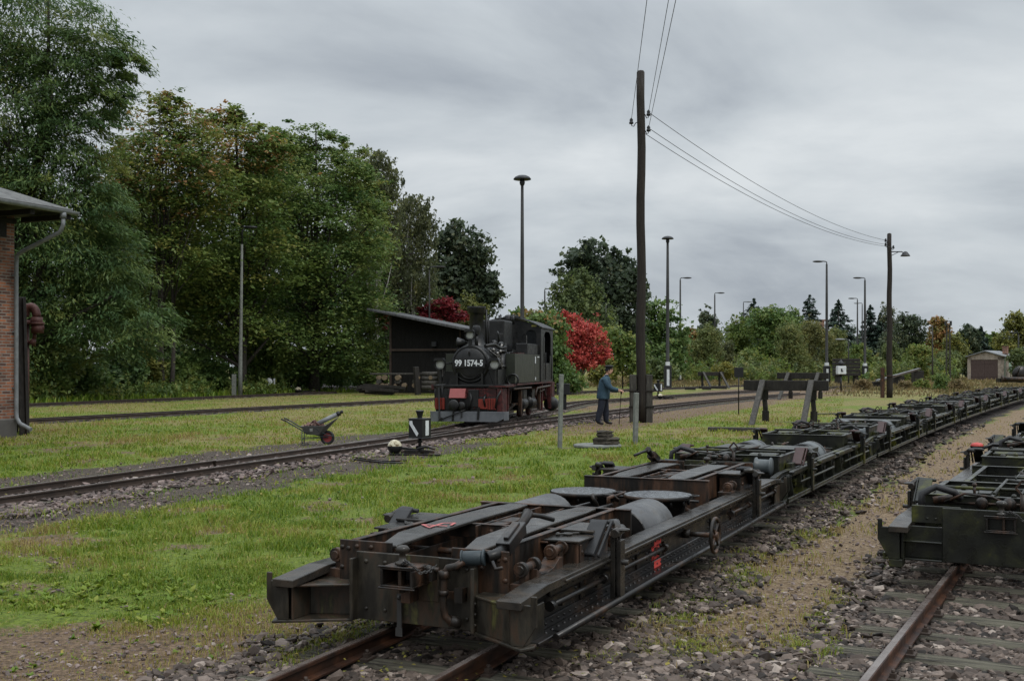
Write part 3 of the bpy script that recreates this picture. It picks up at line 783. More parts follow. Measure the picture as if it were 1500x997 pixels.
# ---------------------------------------------------------------- grass
def blades(name, X, Y, h, wd, tint, label, g, mat, kind='stuff', bend=0.5):
    n = len(X); a = g.uniform(0, 2*np.pi, n); la = g.uniform(0, 2*np.pi, n); ln = g.uniform(0.1, 1.0, n)*h*bend*2
    dx, dy = np.cos(a)*wd/2, np.sin(a)*wd/2; tx, ty = np.cos(la)*ln, np.sin(la)*ln
    z0 = np.full(n, -0.02)
    V = np.empty((n,5,3))
    V[:,0] = np.stack([X-dx, Y-dy, z0], 1); V[:,1] = np.stack([X+dx, Y+dy, z0], 1)
    V[:,2] = np.stack([X+dx*0.8+tx*0.35, Y+dy*0.8+ty*0.35, h*0.62], 1); V[:,3] = np.stack([X-dx*0.8+tx*0.35, Y-dy*0.8+ty*0.35, h*0.62], 1)
    V[:,4] = np.stack([X+tx, Y+ty, h*0.95-ln*0.15], 1)
    b = (np.arange(n)*5)[:,None]
    q = np.concatenate([b+np.array([[0,1,2]]), b+np.array([[0,2,3]]), b+np.array([[3,2,4]])], 1).reshape(-1)
    o = np_mesh(name, V.reshape(-1,3), q, 3, mat, {'t': np.repeat(tint, 5)}, smooth=True)
    tag(o, label, 'grass', kind=kind); return o
g = np.random.default_rng(21)
X, Y = wedge(g, 640000, 5.2, 72, 1.75, -0.50, 0.30)
bal, sand, cin, ea, dry = zones(X, Y)
cl = fbm(X*2.3+1, Y*2.3); cl2 = fbm(X*0.6, Y*0.6+40)
p = (0.25+0.75*np.clip((fbm(X*3.3+50, Y*3.3)-0.30)*6, 0, 1))*(1-np.maximum(np.maximum(bal*1.1, sand*0.98), np.maximum(cin*0.93, ea*0.88)))*np.clip(0.35+(cl-0.38)*3.2, 0.12, 1)
keep = g.random(len(X)) < p
X, Y, dry, cl, cl2, bal, ea, sand = (q[keep] for q in (X, Y, dry, cl, cl2, bal, ea, sand)); n = len(X)
sc_ = np.clip(Y/9, 0.9, 3.2)
h = (0.024+0.066*np.clip((cl-0.3)*2.2, 0, 1)*np.clip((cl2-0.25)*2.5, 0.25, 1.2))*g.uniform(0.5, 1.3, n)*np.clip(sc_, 0.9, 1.5)*(1-0.45*np.clip(ea+sand, 0, 1))
wd = 0.0055*g.uniform(0.6, 1.5, n)*sc_
pt = fbm(X*1.1+20, Y*1.1+3)
t = np.clip(g.normal(0.33, 0.21, n)+dry*0.38+(cl2-0.5)*0.35+np.clip((pt-0.55)*5, 0, 1)*0.45+np.clip(ea+sand, 0, 1)*0.4+(g.random(n) < 0.05)*0.4, 0, 1)
blades('grass', X, Y, h, wd, t, 'short wet green grass between the tracks', g, LEAF['grass'], bend=0.85)
# broad-leaved weeds in the nearest grass, and tufts on the sandy path
def rosettes(name, C, label, g, mat, per=(10,20), ln=(0.028,0.068), tl=(0.2,0.75)):
    V = []; Fq = []; T = []
    for (cx, cy, sc, t0) in C:
        k = g.integers(*per)
        for j in range(k):
            a = g.uniform(0, 2*np.pi); L = g.uniform(*ln)*sc; w = L*g.uniform(0.16, 0.26); el = g.uniform(0.35, 1.15)
            d = np.array([math.cos(a)*math.cos(el), math.sin(a)*math.cos(el), math.sin(el)]); s = np.array([-math.sin(a), math.cos(a), 0])
            p0 = np.array([cx, cy, -0.01]); pm = p0+d*L*0.55; pt = p0+d*L*0.95+np.array([math.cos(a), math.sin(a), -0.5])*L*0.25
            b = len(V); V += [p0-s*w*0.25, p0+s*w*0.25, pm+s*w, pm-s*w, pt+s*w*0.1, pt-s*w*0.1]
            Fq += [(b,b+1,b+2,b+3), (b+3,b+2,b+4,b+5)]; T += [t0+g.uniform(-0.12, 0.12)]*6
    o = np_mesh(name, np.array(V), np.array(Fq).reshape(-1), 4, mat, {'t': np.clip(np.array(T), 0, 1)}, smooth=True)
    tag(o, label, 'weeds', kind='stuff')
C = []
for k in range(150):
    cx, cy = g.normal(-3.0, 0.60), g.normal(8.4, 0.42)
    C.append((cx, cy, g.uniform(0.6, 1.35), g.uniform(0.30, 0.62)))
for k in range(620):
    y = 6.6*(30/6.6)**g.random(); x = g.uniform(-0.48, 0.02)*y
    b_ = zones(np.array([x]), np.array([y]))
    if max(b_[0][0], b_[1][0], b_[2][0], b_[3][0]*0.8) < 0.35 and k % 3: C.append((x, y, g.uniform(0.4, 1.0)*min(1.6, max(1, y/11)), g.uniform(0.1, 0.5)))
for k in range(60):
    y = g.uniform(5.6, 7.2); x = g.uniform(-0.47, -0.2)*y
    C.append((x, y, g.uniform(0.3, 0.8), g.uniform(0.05, 0.45)))
rosettes('weeds', C, 'bright broad leaved weeds growing in the grass', g, LEAF['grass'])
X, Y = wedge(g, 60000, 5.5, 40, 1.6, -0.2, 0.52)
bal, sand, cin, ea, dry = zones(X, Y)
cl = fbm(X*1.6+8, Y*1.6)
keep = g.random(len(X)) < np.clip(sand, 0, 1)*np.clip((cl-0.47)*6, 0, 1)*(0.55+0.45*np.clip(Y/18, 0, 1))
X, Y, cl = X[keep], Y[keep], cl[keep]; n = len(X)
blades('path_grass', X, Y, 0.045*g.uniform(0.4, 1.4, n)*np.clip(Y/10, 1, 1.5), 0.006*np.clip(Y/8, 1, 3)*g.uniform(0.6, 1.4, n), np.clip(g.normal(0.93, 0.10, n)-(g.random(n) < 0.08)*0.5, 0, 1), 'thin dry grass on the sandy path between the wagon rows', g, LEAF['grass'], bend=0.9)
# fallen leaves
X, Y = wedge(g, 2600, 5.5, 34, 1.5, -0.5, 0.3)
n = len(X); Rm = rand_rot(n, g, 0.6)
q = np.array([(-0.5,-0.3,0),(0.5,-0.25,0.05),(0.55,0.3,0),(-0.4,0.35,0.08)])*0.03
P = np.einsum('nij,kj->nki', Rm, q)*np.clip(Y/10, 0.8, 2)[:,None,None]*g.uniform(0.5, 1.2, n)[:,None,None]+np.stack([X, Y, 0.01+0.05*g.random(n)], 1)[:,None,:]
o = np_mesh('fallen_leaves', P.reshape(-1,3), np.arange(n*4), 4, LEAF['yellow'], {'t': np.repeat(g.random(n), 4)})
tag(o, 'small yellow fallen leaves strewn over the grass', 'fallen leaves', kind='stuff')
# rough tall grass and dead stalks where the yard runs wild
X, Y = wedge(g, 90000, 40, 190, 1.3, 0.0, 0.50)
o4 = near_offset(T4, X, Y); o3 = near_offset(T3, X, Y)
cl = fbm(X*0.22, Y*0.22); cl2 = fbm(X*0.9, Y*0.9)
wild = np.clip((X-18-0.12*(Y-60))/6, 0, 1)*np.clip((Y-62)/5, 0, 1)+np.clip((Y-92)/8, 0, 1)
wild = np.clip(wild, 0, 1)
keep = (g.random(len(X)) < wild*np.clip((cl-0.28)*3.5, 0.1, 1)) & (np.abs(o4) > 1.3)
X, Y, cl, cl2 = X[keep], Y[keep], cl[keep], cl2[keep]; n = len(X)
blades('tall_dry_grass', X, Y, (0.12+0.38*np.clip((cl-0.35)*3, 0, 1)*np.clip((cl2-0.3)*3,0.1,1.2))*g.uniform(0.3, 1.25, n), 0.06*g.uniform(0.5, 1.5, n)*np.clip(Y/70, 1, 2), np.clip(g.normal(0.30, 0.24, n)+(cl2-0.5)*1.1, 0, 1), 'tall yellow brown dry grass in front of the far trees', g, LEAF['dry'], bend=0.35)
X, Y = wedge(g, 60000, 34, 92, 1.3, -0.50, 0.02)
o5 = near_offset(T5, X, Y)
keep = (o5 < -1.6) & (o5 > -7) & (g.random(len(X)) < 0.9)
X, Y = X[keep], Y[keep]; n = len(X)
blades('verge_grass', X, Y, (0.15+0.5*fbm(X*0.5, Y*0.5))*g.uniform(0.3, 1.2, n), 0.06*g.uniform(0.5, 1.5, n), np.clip(g.normal(0.28, 0.2, n), 0, 1), 'rank green grass at the foot of the wood', g, LEAF['grass'], bend=0.4)

# ---------------------------------------------------------------- transporter wagons (local axes: x right, y away from the nearer end, z up)
WL = 7.0
def side_frame(s, kind):
    mb = MB()
    if kind == 'A':
        mb.prism([(0.06,.27),(6.94,.27),(6.94,.47),(6.6,.505),(.4,.505),(.06,.465)], 'x', s*.712, s*.735)
        mb.box(s*.735, s*.752, .5, 6.5, .435, .50)              # riveted angle under the running strip
        mb.box(s*.735, s*.845, .12, 6.88, .252, .268)           # bottom flange
        mb.box(s*.735, s*.752, .12, 6.88, .268, .325)
        y = .3
        while y < 6.75:
            mb.rivet((s*.752, y, .468), (s,0,0), .010); mb.rivet((s*.790, y+.04, .268), (0,0,1), .012)
            mb.rivet((s*.752, y+.04, .297), (s,0,0), .010)
            y += .092
        for y in (1.0, 2.1, 2.75, 4.15, 4.9, 6.2):
            mb.box(s*.735, s*.747, y, y+.05, .325, .435)
            mb.rivet((s*.735, y-.06, .36), (s,0,0), .012); mb.rivet((s*.735, y-.06, .41), (s,0,0), .012)
        for y in (2.35, 2.45, 2.62, 4.4, 4.5):
            mb.rivet((s*.735, y, .36), (s,0,0), .013); mb.rivet((s*.735, y, .40), (s,0,0), .013)
    else:
        mb.prism([(0.06,.25),(6.94,.25),(6.94,.46),(6.6,.50),(.4,.50),(.06,.46)], 'x', s*.70, s*.722)
        mb.box(s*.722, s*.86, .08, 6.92, .232, .25)
        mb.box(s*.835, s*.86, .08, 6.92, .25, .285)
        mb.box(s*.722, s*.80, .5, 6.5, .485, .50)
        for y in (.5, 1.05, 1.7, 2.4, 3.1, 3.8, 4.5, 5.2, 5.9, 6.4):
            mb.prism([(.722,.25),(.83,.25),(.79,.485),(.722,.485)] if s > 0 else [(-.722,.25),(-.722,.485),(-.79,.485),(-.83,.25)], 'y', y, y+.014)
        for y in (.8, 1.3, 2.0, 2.7, 3.4, 4.1, 4.8, 5.5, 6.2):
            mb.rivet((s*.722, y, .36), (s,0,0), .022); mb.box(s*.722, s*.75, y+.12, y+.25, .33, .42)
    return mb
def running_strip(s, kind):
    mb = MB()
    if kind != 'B':
        mb.prism([(-.02,.462),(.35,.49),(6.65,.49),(7.02,.462),(7.02,.508),(6.65,.540),(.35,.540),(-.02,.508)], 'x', s*.655, s*.800)
        mb.box(s*.80, s*.815, .6, 6.4, .505, .522)
    else:
        mb.prism([(-.02,.475),(.35,.505),(6.65,.505),(7.02,.475),(7.02,.515),(6.65,.545),(.35,.545),(-.02,.515)], 'x', s*.665, s*.725)
        for (a, b) in ((.55, 2.0), (2.25, 3.35), (3.6, 4.75), (5.0, 6.4)):
            mb.prism([(a,.505),(b,.505),(b,.535),(b-.05,.548),(a+.05,.548),(a,.535)], 'x', s*.757, s*.815)
    return mb
def guard_rod(s, kind):
    mb = MB()
    if kind == 'A':
        for (a, b) in ((.42,1.30),(1.52,2.62),(4.72,5.44),(5.74,6.66)):
            mb.tube([(s*.790,a,.405),(s*.790,b,.405)], .017, 8)
            for y in (a, b): mb.cyl((s*.790,y-.025,.405),(s*.790,y+.025,.405), .030, n=10)
            for y in (a+.15, b-.15): mb.box(s*.735, s*.80, y, y+.03, .375, .392)
        mb.tube([(s*.868,.3,.262),(s*.868,6.85,.262)], .021, 10)
        for y in (.4, 1.6, 2.8, 4.0, 5.2, 6.5): mb.box(s*.80, s*.868, y, y+.03, .25, .268)
    else:
        mb.tube([(s*.84,.8,.40),(s*.84,3.0,.40)], .014, 8); mb.tube([(s*.84,3.9,.40),(s*.84,6.2,.40)], .014, 8)
        for y in (.9, 1.9, 2.9, 4.0, 5.0, 6.1): mb.box(s*.722, s*.85, y, y+.025, .385, .397)
    return mb
def end_beam(kind):
    mb = MB()
    if kind != 'C':
        mb.box(-.40, .40, .262, .284, .255, .655)
        for x in (-.41, .39): mb.box(x, x+.022, .20, .262, .255, .62)
        for s in (-1, 1):
            def q(pts): return [(s*a, b) for a, b in (pts if s > 0 else pts[::-1])]
            mb.prism(q([(.405,.335),(.775,.200),(.775,.222),(.405,.360)] if s < 0 else [(.405,.235),(.775,.020),(.775,.044),(.405,.262)]), 'z', .262, .452)
            mb.prism(q([(.405,.225),(.79,-.005),(.79,.12),(.665,.50),(.405,.50)]), 'z', .452, .466)
            mb.prism(q([(.405,.215),(.80,-.025),(.84,.06),(.80,.30),(.405,.44)]), 'z', .246, .262)
            mb.prism(q([(.72,.262),(.795,.262),(.872,.375),(.872,.535),(.838,.535),(.838,.487),(.72,.487)]), 'y', .020, .038)
            mb.box(s*.70, s*.715, .045, .30, .262, .452)
            mb.box(s*.782, s*.80, .038, .30, .262, .452)
            for z in (.30, .36, .42):
                mb.rivet((s*.41, .22, z), (0,-1,0), .012)
        for x in (-.33,-.2,.28,.34):
            mb.rivet((x, .262, .60), (0,-1,0), .016); mb.rivet((x, .262, .32), (0,-1,0), .014)
        mb.box(-.05, .16, .255, .262, .40, .66)
    else:
        mb.box(-.42, .42, .10, .122, .24, .66)
        for s in (-1, 1):
            mb.box(s*.42, s*.74, .16, .18, .25, .50)
            mb.box(s*.42, s*.76, .10, .16, .375, .39)
            mb.box(s*.42, s*.78, .10, .30, .235, .25)
            mb.box(s*.735, s*.755, .02, .5, .25, .505)
            q = [(.72,.25),(.80,.25),(.885,.40),(.885,.56),(.85,.56),(.85,.50),(.72,.50)]
            mb.prism([(s*a, b) for a, b in (q if s > 0 else q[::-1])], 'y', .0, .02)
            mb.box(s*.70, s*.80, .0, .16, .19, .25)
            mb.prism([(s*a, b) for a, b in ([(.20,.50),(.66,.50),(.66,.63),(.30,.63)] if s > 0 else [(-.20,.50),(-.30,.63),(-.66,.63),(-.66,.50)][::-1])] if False else [(s*.22,.52),(s*.66,.52),(s*.66,.66),(s*.30,.66)], 'y', .19, .21)
            for k in range(5): mb.rivet((s*(.30+.06*k), .19, .56), (0,-1,0), .012)
    return mb
def coupling_box():
    mb = MB(); y0 = .045
    mb.box(-.105, .105, y0, .262, .505, .519); mb.box(-.105, .105, y0, .262, .605, .619)
    mb.box(-.105, -.088, y0, .262, .519, .605); mb.box(.088, .105, y0, .262, .519, .605)
    mb.box(-.118, .118, y0-.004, y0+.014, .497, .507); mb.box(-.118, .118, y0-.004, y0+.014, .617, .627)
    mb.box(-.088, .088, .20, .262, .519, .605, 1)  # black back puts the shade inside the hollow box into the colour
    mb.box(.01, .03, y0+.004, .10, .519, .605)
    mb.box(-.03, .03, .15, .255, .40, .505)
    return mb
def coupling_pin():
    mb = MB()
    mb.lathe([(.0,.47),(.02,.47),(.02,.625),(.045,.628),(.042,.642),(.022,.65),(.018,.69),(.038,.702),(.042,.718),(.028,.734),(0,.738)], (0,.12,0), 'z', 14)
    return mb
def pin_chain():
    mb = MB(); rr = random.Random(2)
    p = [Vector((.03,.07,.64)), Vector((.07,.04,.665)), Vector((.12,.03,.64)), Vector((.15,.06,.600)), Vector((.17,.14,.60)), Vector((.16,.24,.62))]
    for k in range(len(p)-1):
        for j in range(4):
            c = p[k].lerp(p[k+1], j/4); d = (p[k+1]-p[k]).normalized()
            a = d.orthogonal().normalized() if j % 2 else d.cross(d.orthogonal()).normalized()
            mb.tube([c+(d*math.cos(t)*.013+a*math.sin(t)*.008) for t in [2*math.pi*i/8 for i in range(8)]], .003, 5, closed=True)
    return mb
def brake_pipe():
    mb = MB()
    mb.tube([(.34,.24,.655),(.30,.20,.625),(.255,.19,.615),(.235,.185,.58),(.232,.18,.50),(.232,.18,.40),(.240,.18,.345),(.265,.195,.315),(.30,.22,.305)], .022, 10)
    mb.cyl((.235,.185,.555),(.233,.182,.60), .032, n=12); mb.cyl((.232,.18,.46),(.232,.18,.49), .030, n=12)
    mb.cyl((.265,.195,.318),(.31,.235,.298), .032, n=12)
    mb.box(.20, .34, .24, .262, .43, .47); mb.box(.29,.34,.20,.262,.42,.50)
    mb.cyl((.09,.18,.60),(.20,.19,.60), .014, n=8); mb.ball((.135,.185,.60), .026, 8); mb.box(.155,.175,.15,.21,.54,.61)
    return mb
def hose_coupling():
    mb = MB()
    mb.cyl((.32,.25,.665),(.43,.275,.672), .042, n=16, mi=1)
    mb.cyl((.31,.247,.664),(.32,.25,.665), .047, n=16, mi=1); mb.cyl((.43,.275,.672),(.445,.279,.673), .047, n=16, mi=1)
    mb.tube([(.455,.285,.673),(.49,.33,.685),(.50,.42,.71)], [.034,.032,.030], 10)
    mb.bar((.50,.40,.705),(.47,.70,.79), .085, .075)
    mb.bar((.50,.44,.755),(.475,.66,.815), .03, .03)
    mb.tube([(.47,.68,.785),(.46,.80,.825),(.455,.86,.86)], [.026,.03,.034], 10)
    mb.tube([(.455,.84,.85),(.50,.94,.83),(.56,1.02,.80)], .016, 8)
    mb.tube([(.50,.26,.66),(.53,.24,.62),(.57,.25,.63)], .012, 8)
    return mb
def hanging_strap():
    mb = MB()
    mb.box(-.105, -.075, .235, .245, .19, .43); mb.box(-.112, -.068, .232, .236, .185, .235); mb.rivet((-.09,.235,.41),(0,-1,0),.016)
    return mb
def bogie_frame(kind):
    mb = MB()
    for s in (-1, 1):
        mb.box(s*.20, s*.565, .335, .352, .456, .705)
        for (x, z) in ((.30,.60),(.40,.60),(.34,.67),(.50,.655),(.545,.66),(.545,.54),(.44,.67)):
            mb.rivet((s*x, .335, z), (0,-1,0), .017)
        mb.box(s*.465, s*.480, .352, 2.37, .47, .700); mb.box(s*.45, s*.495, .36, 2.36, .700, .708)
        mb.box(s*.09, s*.102, 1.25, 2.37, .50, .695)
        mb.box(s*.24, s*.252, .36, 2.36, .45, .60)
        mb.box(s*.42, s*.465, .9, .93, .55, .69)
        for y in (.42, 1.0): mb.cyl((s*.10,y,.56),(s*.46,y,.56), .022, n=8)
    mb.box(-.61, .61, 2.37, 2.388, .40, .700); mb.box(-.61, .61, 2.345, 2.40, .700, .709)
    mb.box(-.46, .46, 1.33, 1.345, .60, .69); mb.box(-.46, .46, 1.32, 1.36, .69, .698)
    mb.box(-.13, .13, 1.55, 1.57, .60, .69); mb.box(-.13, .13, 2.0, 2.02, .60, .69)
    for y in (1.42, 1.66, 1.82, 2.1):       # links between the beams
        mb.bar((-.12,y,.66),(.12,y+.05,.665), .035, .02)
    mb.box(-.10,.02,1.44,1.80,.67,.685); mb.cyl((0,1.9,.62),(0,2.3,.62), .03, n=10)
    for x in (-.28,-.02,.22): mb.rivet((x,1.33,.65),(0,-1,0),.02)
    mb.box(-.10,.10,.36,1.3,.44,.46)
    return mb
def spring_beam(s, kind):
    mb = MB()
    c = s*.275
    secs = [(.42,.060,.676),(.50,.066,.684),(.72,.108,.706),(1.4,.112,.716),(2.05,.108,.713),(2.22,.085,.709),(2.335,.078,.708)]
    vs = []; th = .022
    for (y, hw, z) in secs:
        vs += [(c-hw,y,z-th),(c+hw,y,z-th),(c+hw,y,z),(c-hw,y,z)]
    fs = []
    for i in range(len(secs)-1):
        a, b = i*4, (i+1)*4
        fs += [(a,a+1,b+1,b),(a+1,a+2,b+2,b+1),(a+2,a+3,b+3,b+2),(a+3,a,b,b+3)]
    fs += [(3,2,1,0), tuple(len(vs)-4+k for k in range(4))]
    mb.add(vs, fs, 0)
    return mb
def axle_box(s):
    mb = MB()
    mb.box(s*.505, s*.715, 1.02, 1.58, .45, .662)
    for y in (1.08, 1.5): mb.rivet((s*.715,y,.60),(s,0,0),.02); mb.rivet((s*.715,y,.52),(s,0,0),.02)
    mb.box(s*.715, s*.725, 1.05, 1.08, .46, .65)
    mb.box(s*.36, s*.53, .985, 1.005, .655, .668)
    return mb
def box_lid(s):
    mb = MB()
    mb.box(s*.49, s*.735, 1.0, 1.33, .666, .680); mb.box(s*.50, s*.725, 1.27, 1.62, .690, .706)
    mb.box(s*.52, s*.70, 1.30, 1.58, .662, .690)
    mb.torus((s*.58,1.2,.690), .028, .007, 'z', 10, 6); mb.ball((s*.53,1.16,.688), .016, 8); mb.bar((s*.52,1.14,.69),(s*.64,1.25,.692), .014, .012)
    return mb
def screw_gear(s):
    mb = MB()
    for (y0, y1, z) in ((.36,.58,.60),(.80,1.02,.635)):
        mb.cyl((s*.62,y0,z),(s*.62,y1,z), .026, n=12)
        for y in (y0+.01, y1-.03): mb.cyl((s*.62,y,z),(s*.62,y+.035,z), .044, n=12)
        mb.cyl((s*.62,y1,z),(s*.62,y1+.05,z), .016, n=8)
    mb.tube([(s*.60,.56,.56),(s*.60,.66,.545),(s*.60,.78,.555),(s*.60,.88,.60)], .0, 4) if False else None
    pts = [(.50,.59),(.56,.555),(.66,.545),(.76,.56),(.84,.60),(.90,.60),(.90,.50),(.50,.47)]
    mb.prism(pts, 'x', s*.57, s*.67)
    mb.box(s*.56, s*.69, .36, .50, .45, .52); mb.box(s*.60, s*.64, .40, 1.90, .448, .468); mb.box(s*.60,s*.64,.40,.46,.46,.60); mb.box(s*.60,s*.64,.92,.98,.46,.63); mb.box(s*.62,s*.68,1.72,1.9,.46,.6)
    mb.cyl((s*.66,1.66,.60),(s*.66,1.90,.60), .028, n=12)
    for y in (1.67, 1.86): mb.cyl((s*.66,y,.60),(s*.66,y+.035,.60), .046, n=12)
    mb.box(s*.58, s*.70, 1.70, 1.95, .46, .56)
    return mb
def wheel_clamp(s):
    mb = MB()
    mb.box(s*.805, s*.835, 1.37, 1.46, .26, .675); mb.box(s*.85, s*.875, 1.37, 1.46, .24, .64)
    mb.box(s*.835, s*.85, 1.385, 1.40, .30, .66); mb.box(s*.835, s*.85, 1.43, 1.445, .30, .66)
    mb.cyl((s*.84,1.35,.685),(s*.84,1.50,.70), .030, n=12)
    mb.tube([(s*.84,1.42,.70),(s*.80,1.50,.735),(s*.74,1.54,.73)], [.026,.028,.02], 8)
    mb.lathe([(0,0),(.05,0),(.06,.012),(.02,.022),(0,.024)], (s*.86,1.43,.695), 'z', 10)
    mb.cyl((s*.80,1.40,.50),(s*.92,1.40,.50), .018, n=8)
    return mb
def clamp_pad(s):
    mb = MB()
    prof = [(.575,1.14),(.560,1.165),(.575,1.20),(.735,1.40),(.752,1.42),(.765,1.40),(.750,1.37),(.60,1.16),(.590,1.142)]
    mb.prism([(y, z) for z, y in prof], 'x', s*.665, s*.775)
    mb.prism([(y+.03, z-.01) for z, y in prof], 'x', s*.785, s*.80)
    mb.cyl((s*.64,1.44,.74),(s*.80,1.44,.745), .016, n=8)
    return mb
def wheelset(y):
    mb = MB()
    for s in (-1, 1):
        mb.lathe([(0,-.03),(.06,-.05),(.19,-.045),(.225,-.045),(.225,.035),(.25,.045),(.25,.06),(.17,.06),(.06,.045),(0,.045)] if s < 0 else [(0,-.045),(.06,-.045),(.17,-.06),(.25,-.06),(.25,-.045),(.225,-.035),(.225,.045),(.19,.045),(.06,.05),(0,.03)], (s*.40,y,RT+.226), 'x', 20)
    mb.cyl((-.40,y,RT+.226),(.40,y,RT+.226), .045, n=10)
    return mb
def air_tank(s, y0, y1, r, x, z, strap=False):
    mb = MB()
    mb.lathe([(0,y0-.02),(r*.5,y0-.018),(r*.94,y0-.004),(r,y0+.004)], (0,0,0), 'y', 28, 1) if False else None
    def ring(y, rr): return [(x+rr*math.cos(2*math.pi*k/32), y, z+rr*math.sin(2*math.pi*k/32)) for k in range(32)]
    vs = []; prof = [(y0-.012,r*.55),(y0,r*.97),(y0+.008,r),(y1-.008,r),(y1,r*.97),(y1+.012,r*.55)]
    for (y, rr) in prof: vs += ring(y, rr)
    o = len(mb.v); mb.v += vs
    for i in range(len(prof)-1):
        for k in range(32):
            mb.f.append((o+i*32+(k+1)%32, o+i*32+k, o+(i+1)*32+k, o+(i+1)*32+(k+1)%32)); mb.mi.append(0 if i == 2 else 1); mb.sm.append(i == 2)
    mb.f.append(tuple(o+k for k in range(31,-1,-1))[::-1]); mb.mi.append(1); mb.sm.append(False)
    mb.f.append(tuple(o+len(vs)-32+k for k in range(32))[::-1]); mb.mi.append(1); mb.sm.append(False)
    if strap:
        for y in (y0+.06, y1-.12):
            for (ya, rr) in ((y, r+.008), (y+.04, r+.008)): pass
            vs = ring(y, r+.007)+ring(y+.045, r+.007)
            mb.add(vs, [((k+1)%32, k, 32+k, 32+(k+1)%32) for k in range(32)], 1, True)
    return mb
def brake_cylinder(x, y):
    mb = MB()
    mb.lathe([(0,.30),(.22,.30),(.235,.33),(.235,.60),(.29,.612),(.298,.622),(.298,.640),(.29,.648)], (x,y,0), 'z', 36)
    mb.lathe([(.29,.648),(.15,.652),(0,.653)], (x,y,0), 'z', 36, 1)
    for k in range(12):
        a = 2*math.pi*k/12+.2; mb.cyl((x+.262*math.cos(a),y+.262*math.sin(a),.56),(x+.262*math.cos(a),y+.262*math.sin(a),.618), .012, n=6)
    mb.torus((x+.31,y+.03,.645), .045, .006, 'z', 12, 5)
    return mb
def lever_gear(kind):
    """pipes, links and levers around the middle of the wagon"""
    mb = MB(); rr = random.Random(4)
    for s in (-1, 1):
        mb.tube([(s*.10,2.45,.60),(s*.10,2.9,.61),(s*.10,3.4,.60)], .014, 8)
        mb.tube([(s*.05,3.52,.52),(s*.055,3.44,.60),(s*.07,3.40,.655),(s*.09,3.46,.665),(s*.10,3.55,.62)], .017, 8, 1)
        mb.tube([(s*.60,3.4,.40),(s*.60,4.55,.44)], .016, 8)
        mb.tube([(s*.28,4.55,.50),(s*.55,4.25,.46),(s*.62,3.9,.42)], .022, 8)
    mb.box(-.7, .7, 2.52, 2.56, .34, .40); mb.box(-.7, .7, 4.46, 4.50, .34, .40); mb.box(-.7, .7, 3.45, 3.5, .27, .36)
    mb.tube([(-.6,4.30,.55),(0,4.34,.56),(.6,4.30,.55)], .013, 8)
    mb.tube([(-.03,3.7,.60),(.03,3.72,.64),(.03,3.95,.645),(-.03,4.1,.62)], .012, 6, 1)
    mb.box(-.06,.06,3.62,3.66,.635,.655)
    mb.box(-.712,.712,2.5,4.5,.225,.24)
    return mb
def handwheel():
    mb = MB(); c = (1.0,3.3,.415)
    mb.torus(c, .135, .014, 'x', 28, 8)
    for k in range(4):
        a = math.pi/4+k*math.pi/2; mb.tube([c,(c[0],c[1]+.13*math.cos(a),c[2]+.13*math.sin(a))], .010, 6)
    mb.cyl((.97,c[1],c[2]),(1.025,c[1],c[2]), .028, n=12); mb.cyl((.73,c[1],c[2]),(.97,c[1],c[2]), .020, n=10); mb.cyl((.73,c[1],c[2]),(.80,c[1],c[2]), .036, n=12)
    return mb
def screw_drum():
    mb = MB()
    mb.lathe([(0,0),(.10,0),(.105,.015),(.082,.03),(.080,.16),(.105,.175),(.10,.19),(0,.19)], (.40,.42,.60), 'x', 22)
    mb.cyl((.30,.42,.60),(.40,.42,.60), .035, n=10); mb.bar((.35,.42,.42),(.35,.42,.62), .05, .06)
    return mb
def small_levers():
    mb = MB()
    for k in range(4):      # square link on end
        a = [(-.05,0),(0,.06),(.05,0),(0,-.06)]
        p, q = a[k], a[(k+1)%4]; mb.bar((.12+p[0],.52,.80+p[1]),(.12+q[0],.52,.80+q[1]), .016, .022, up=(0,1,0))
    mb.cyl((.12,.52,.55),(.12,.52,.75), .02, n=8)
    mb.tube([(.16,.52,.77),(.26,.56,.785),(.38,.66,.80)], .010, 6)
    mb.tube([(-.45,.5,.66),(-.3,.46,.74),(-.1,.5,.72),(0,.55,.66)], .012, 6)
    mb.tube([(-.5,.62,.64),(.2,.60,.66)], .012, 6); mb.ball((-.18,.55,.66), .05, 10); mb.ball((.02,.56,.66), .055, 10); mb.cyl((-.55,.58,.66),(-.40,.60,.69), .03, n=8)
    mb.tube([(-.62,.42,.60),(-.62,.45,.72),(-.52,.50,.78),(-.38,.52,.74),(-.34,.56,.68)], .028, 10, 1)
    mb.box(-.66,-.52,.30,.42,.58,.61); mb.cyl((-.25,.70,.70),(-.25,.70,.78), .012, n=6); mb.ball((-.25,.70,.79), .02, 8)
    return mb
def flat_cover(kind):
    mb = MB()
    for s in (-1, 1):
        mb.box(s*.03, s*.63, 2.42, 3.05, .60, .655); mb.box(s*.02, s*.64, 2.41, 3.06, .655, .664)
        mb.box(s*.06, s*.60, 2.45, 3.0, .42, .60)
    return mb
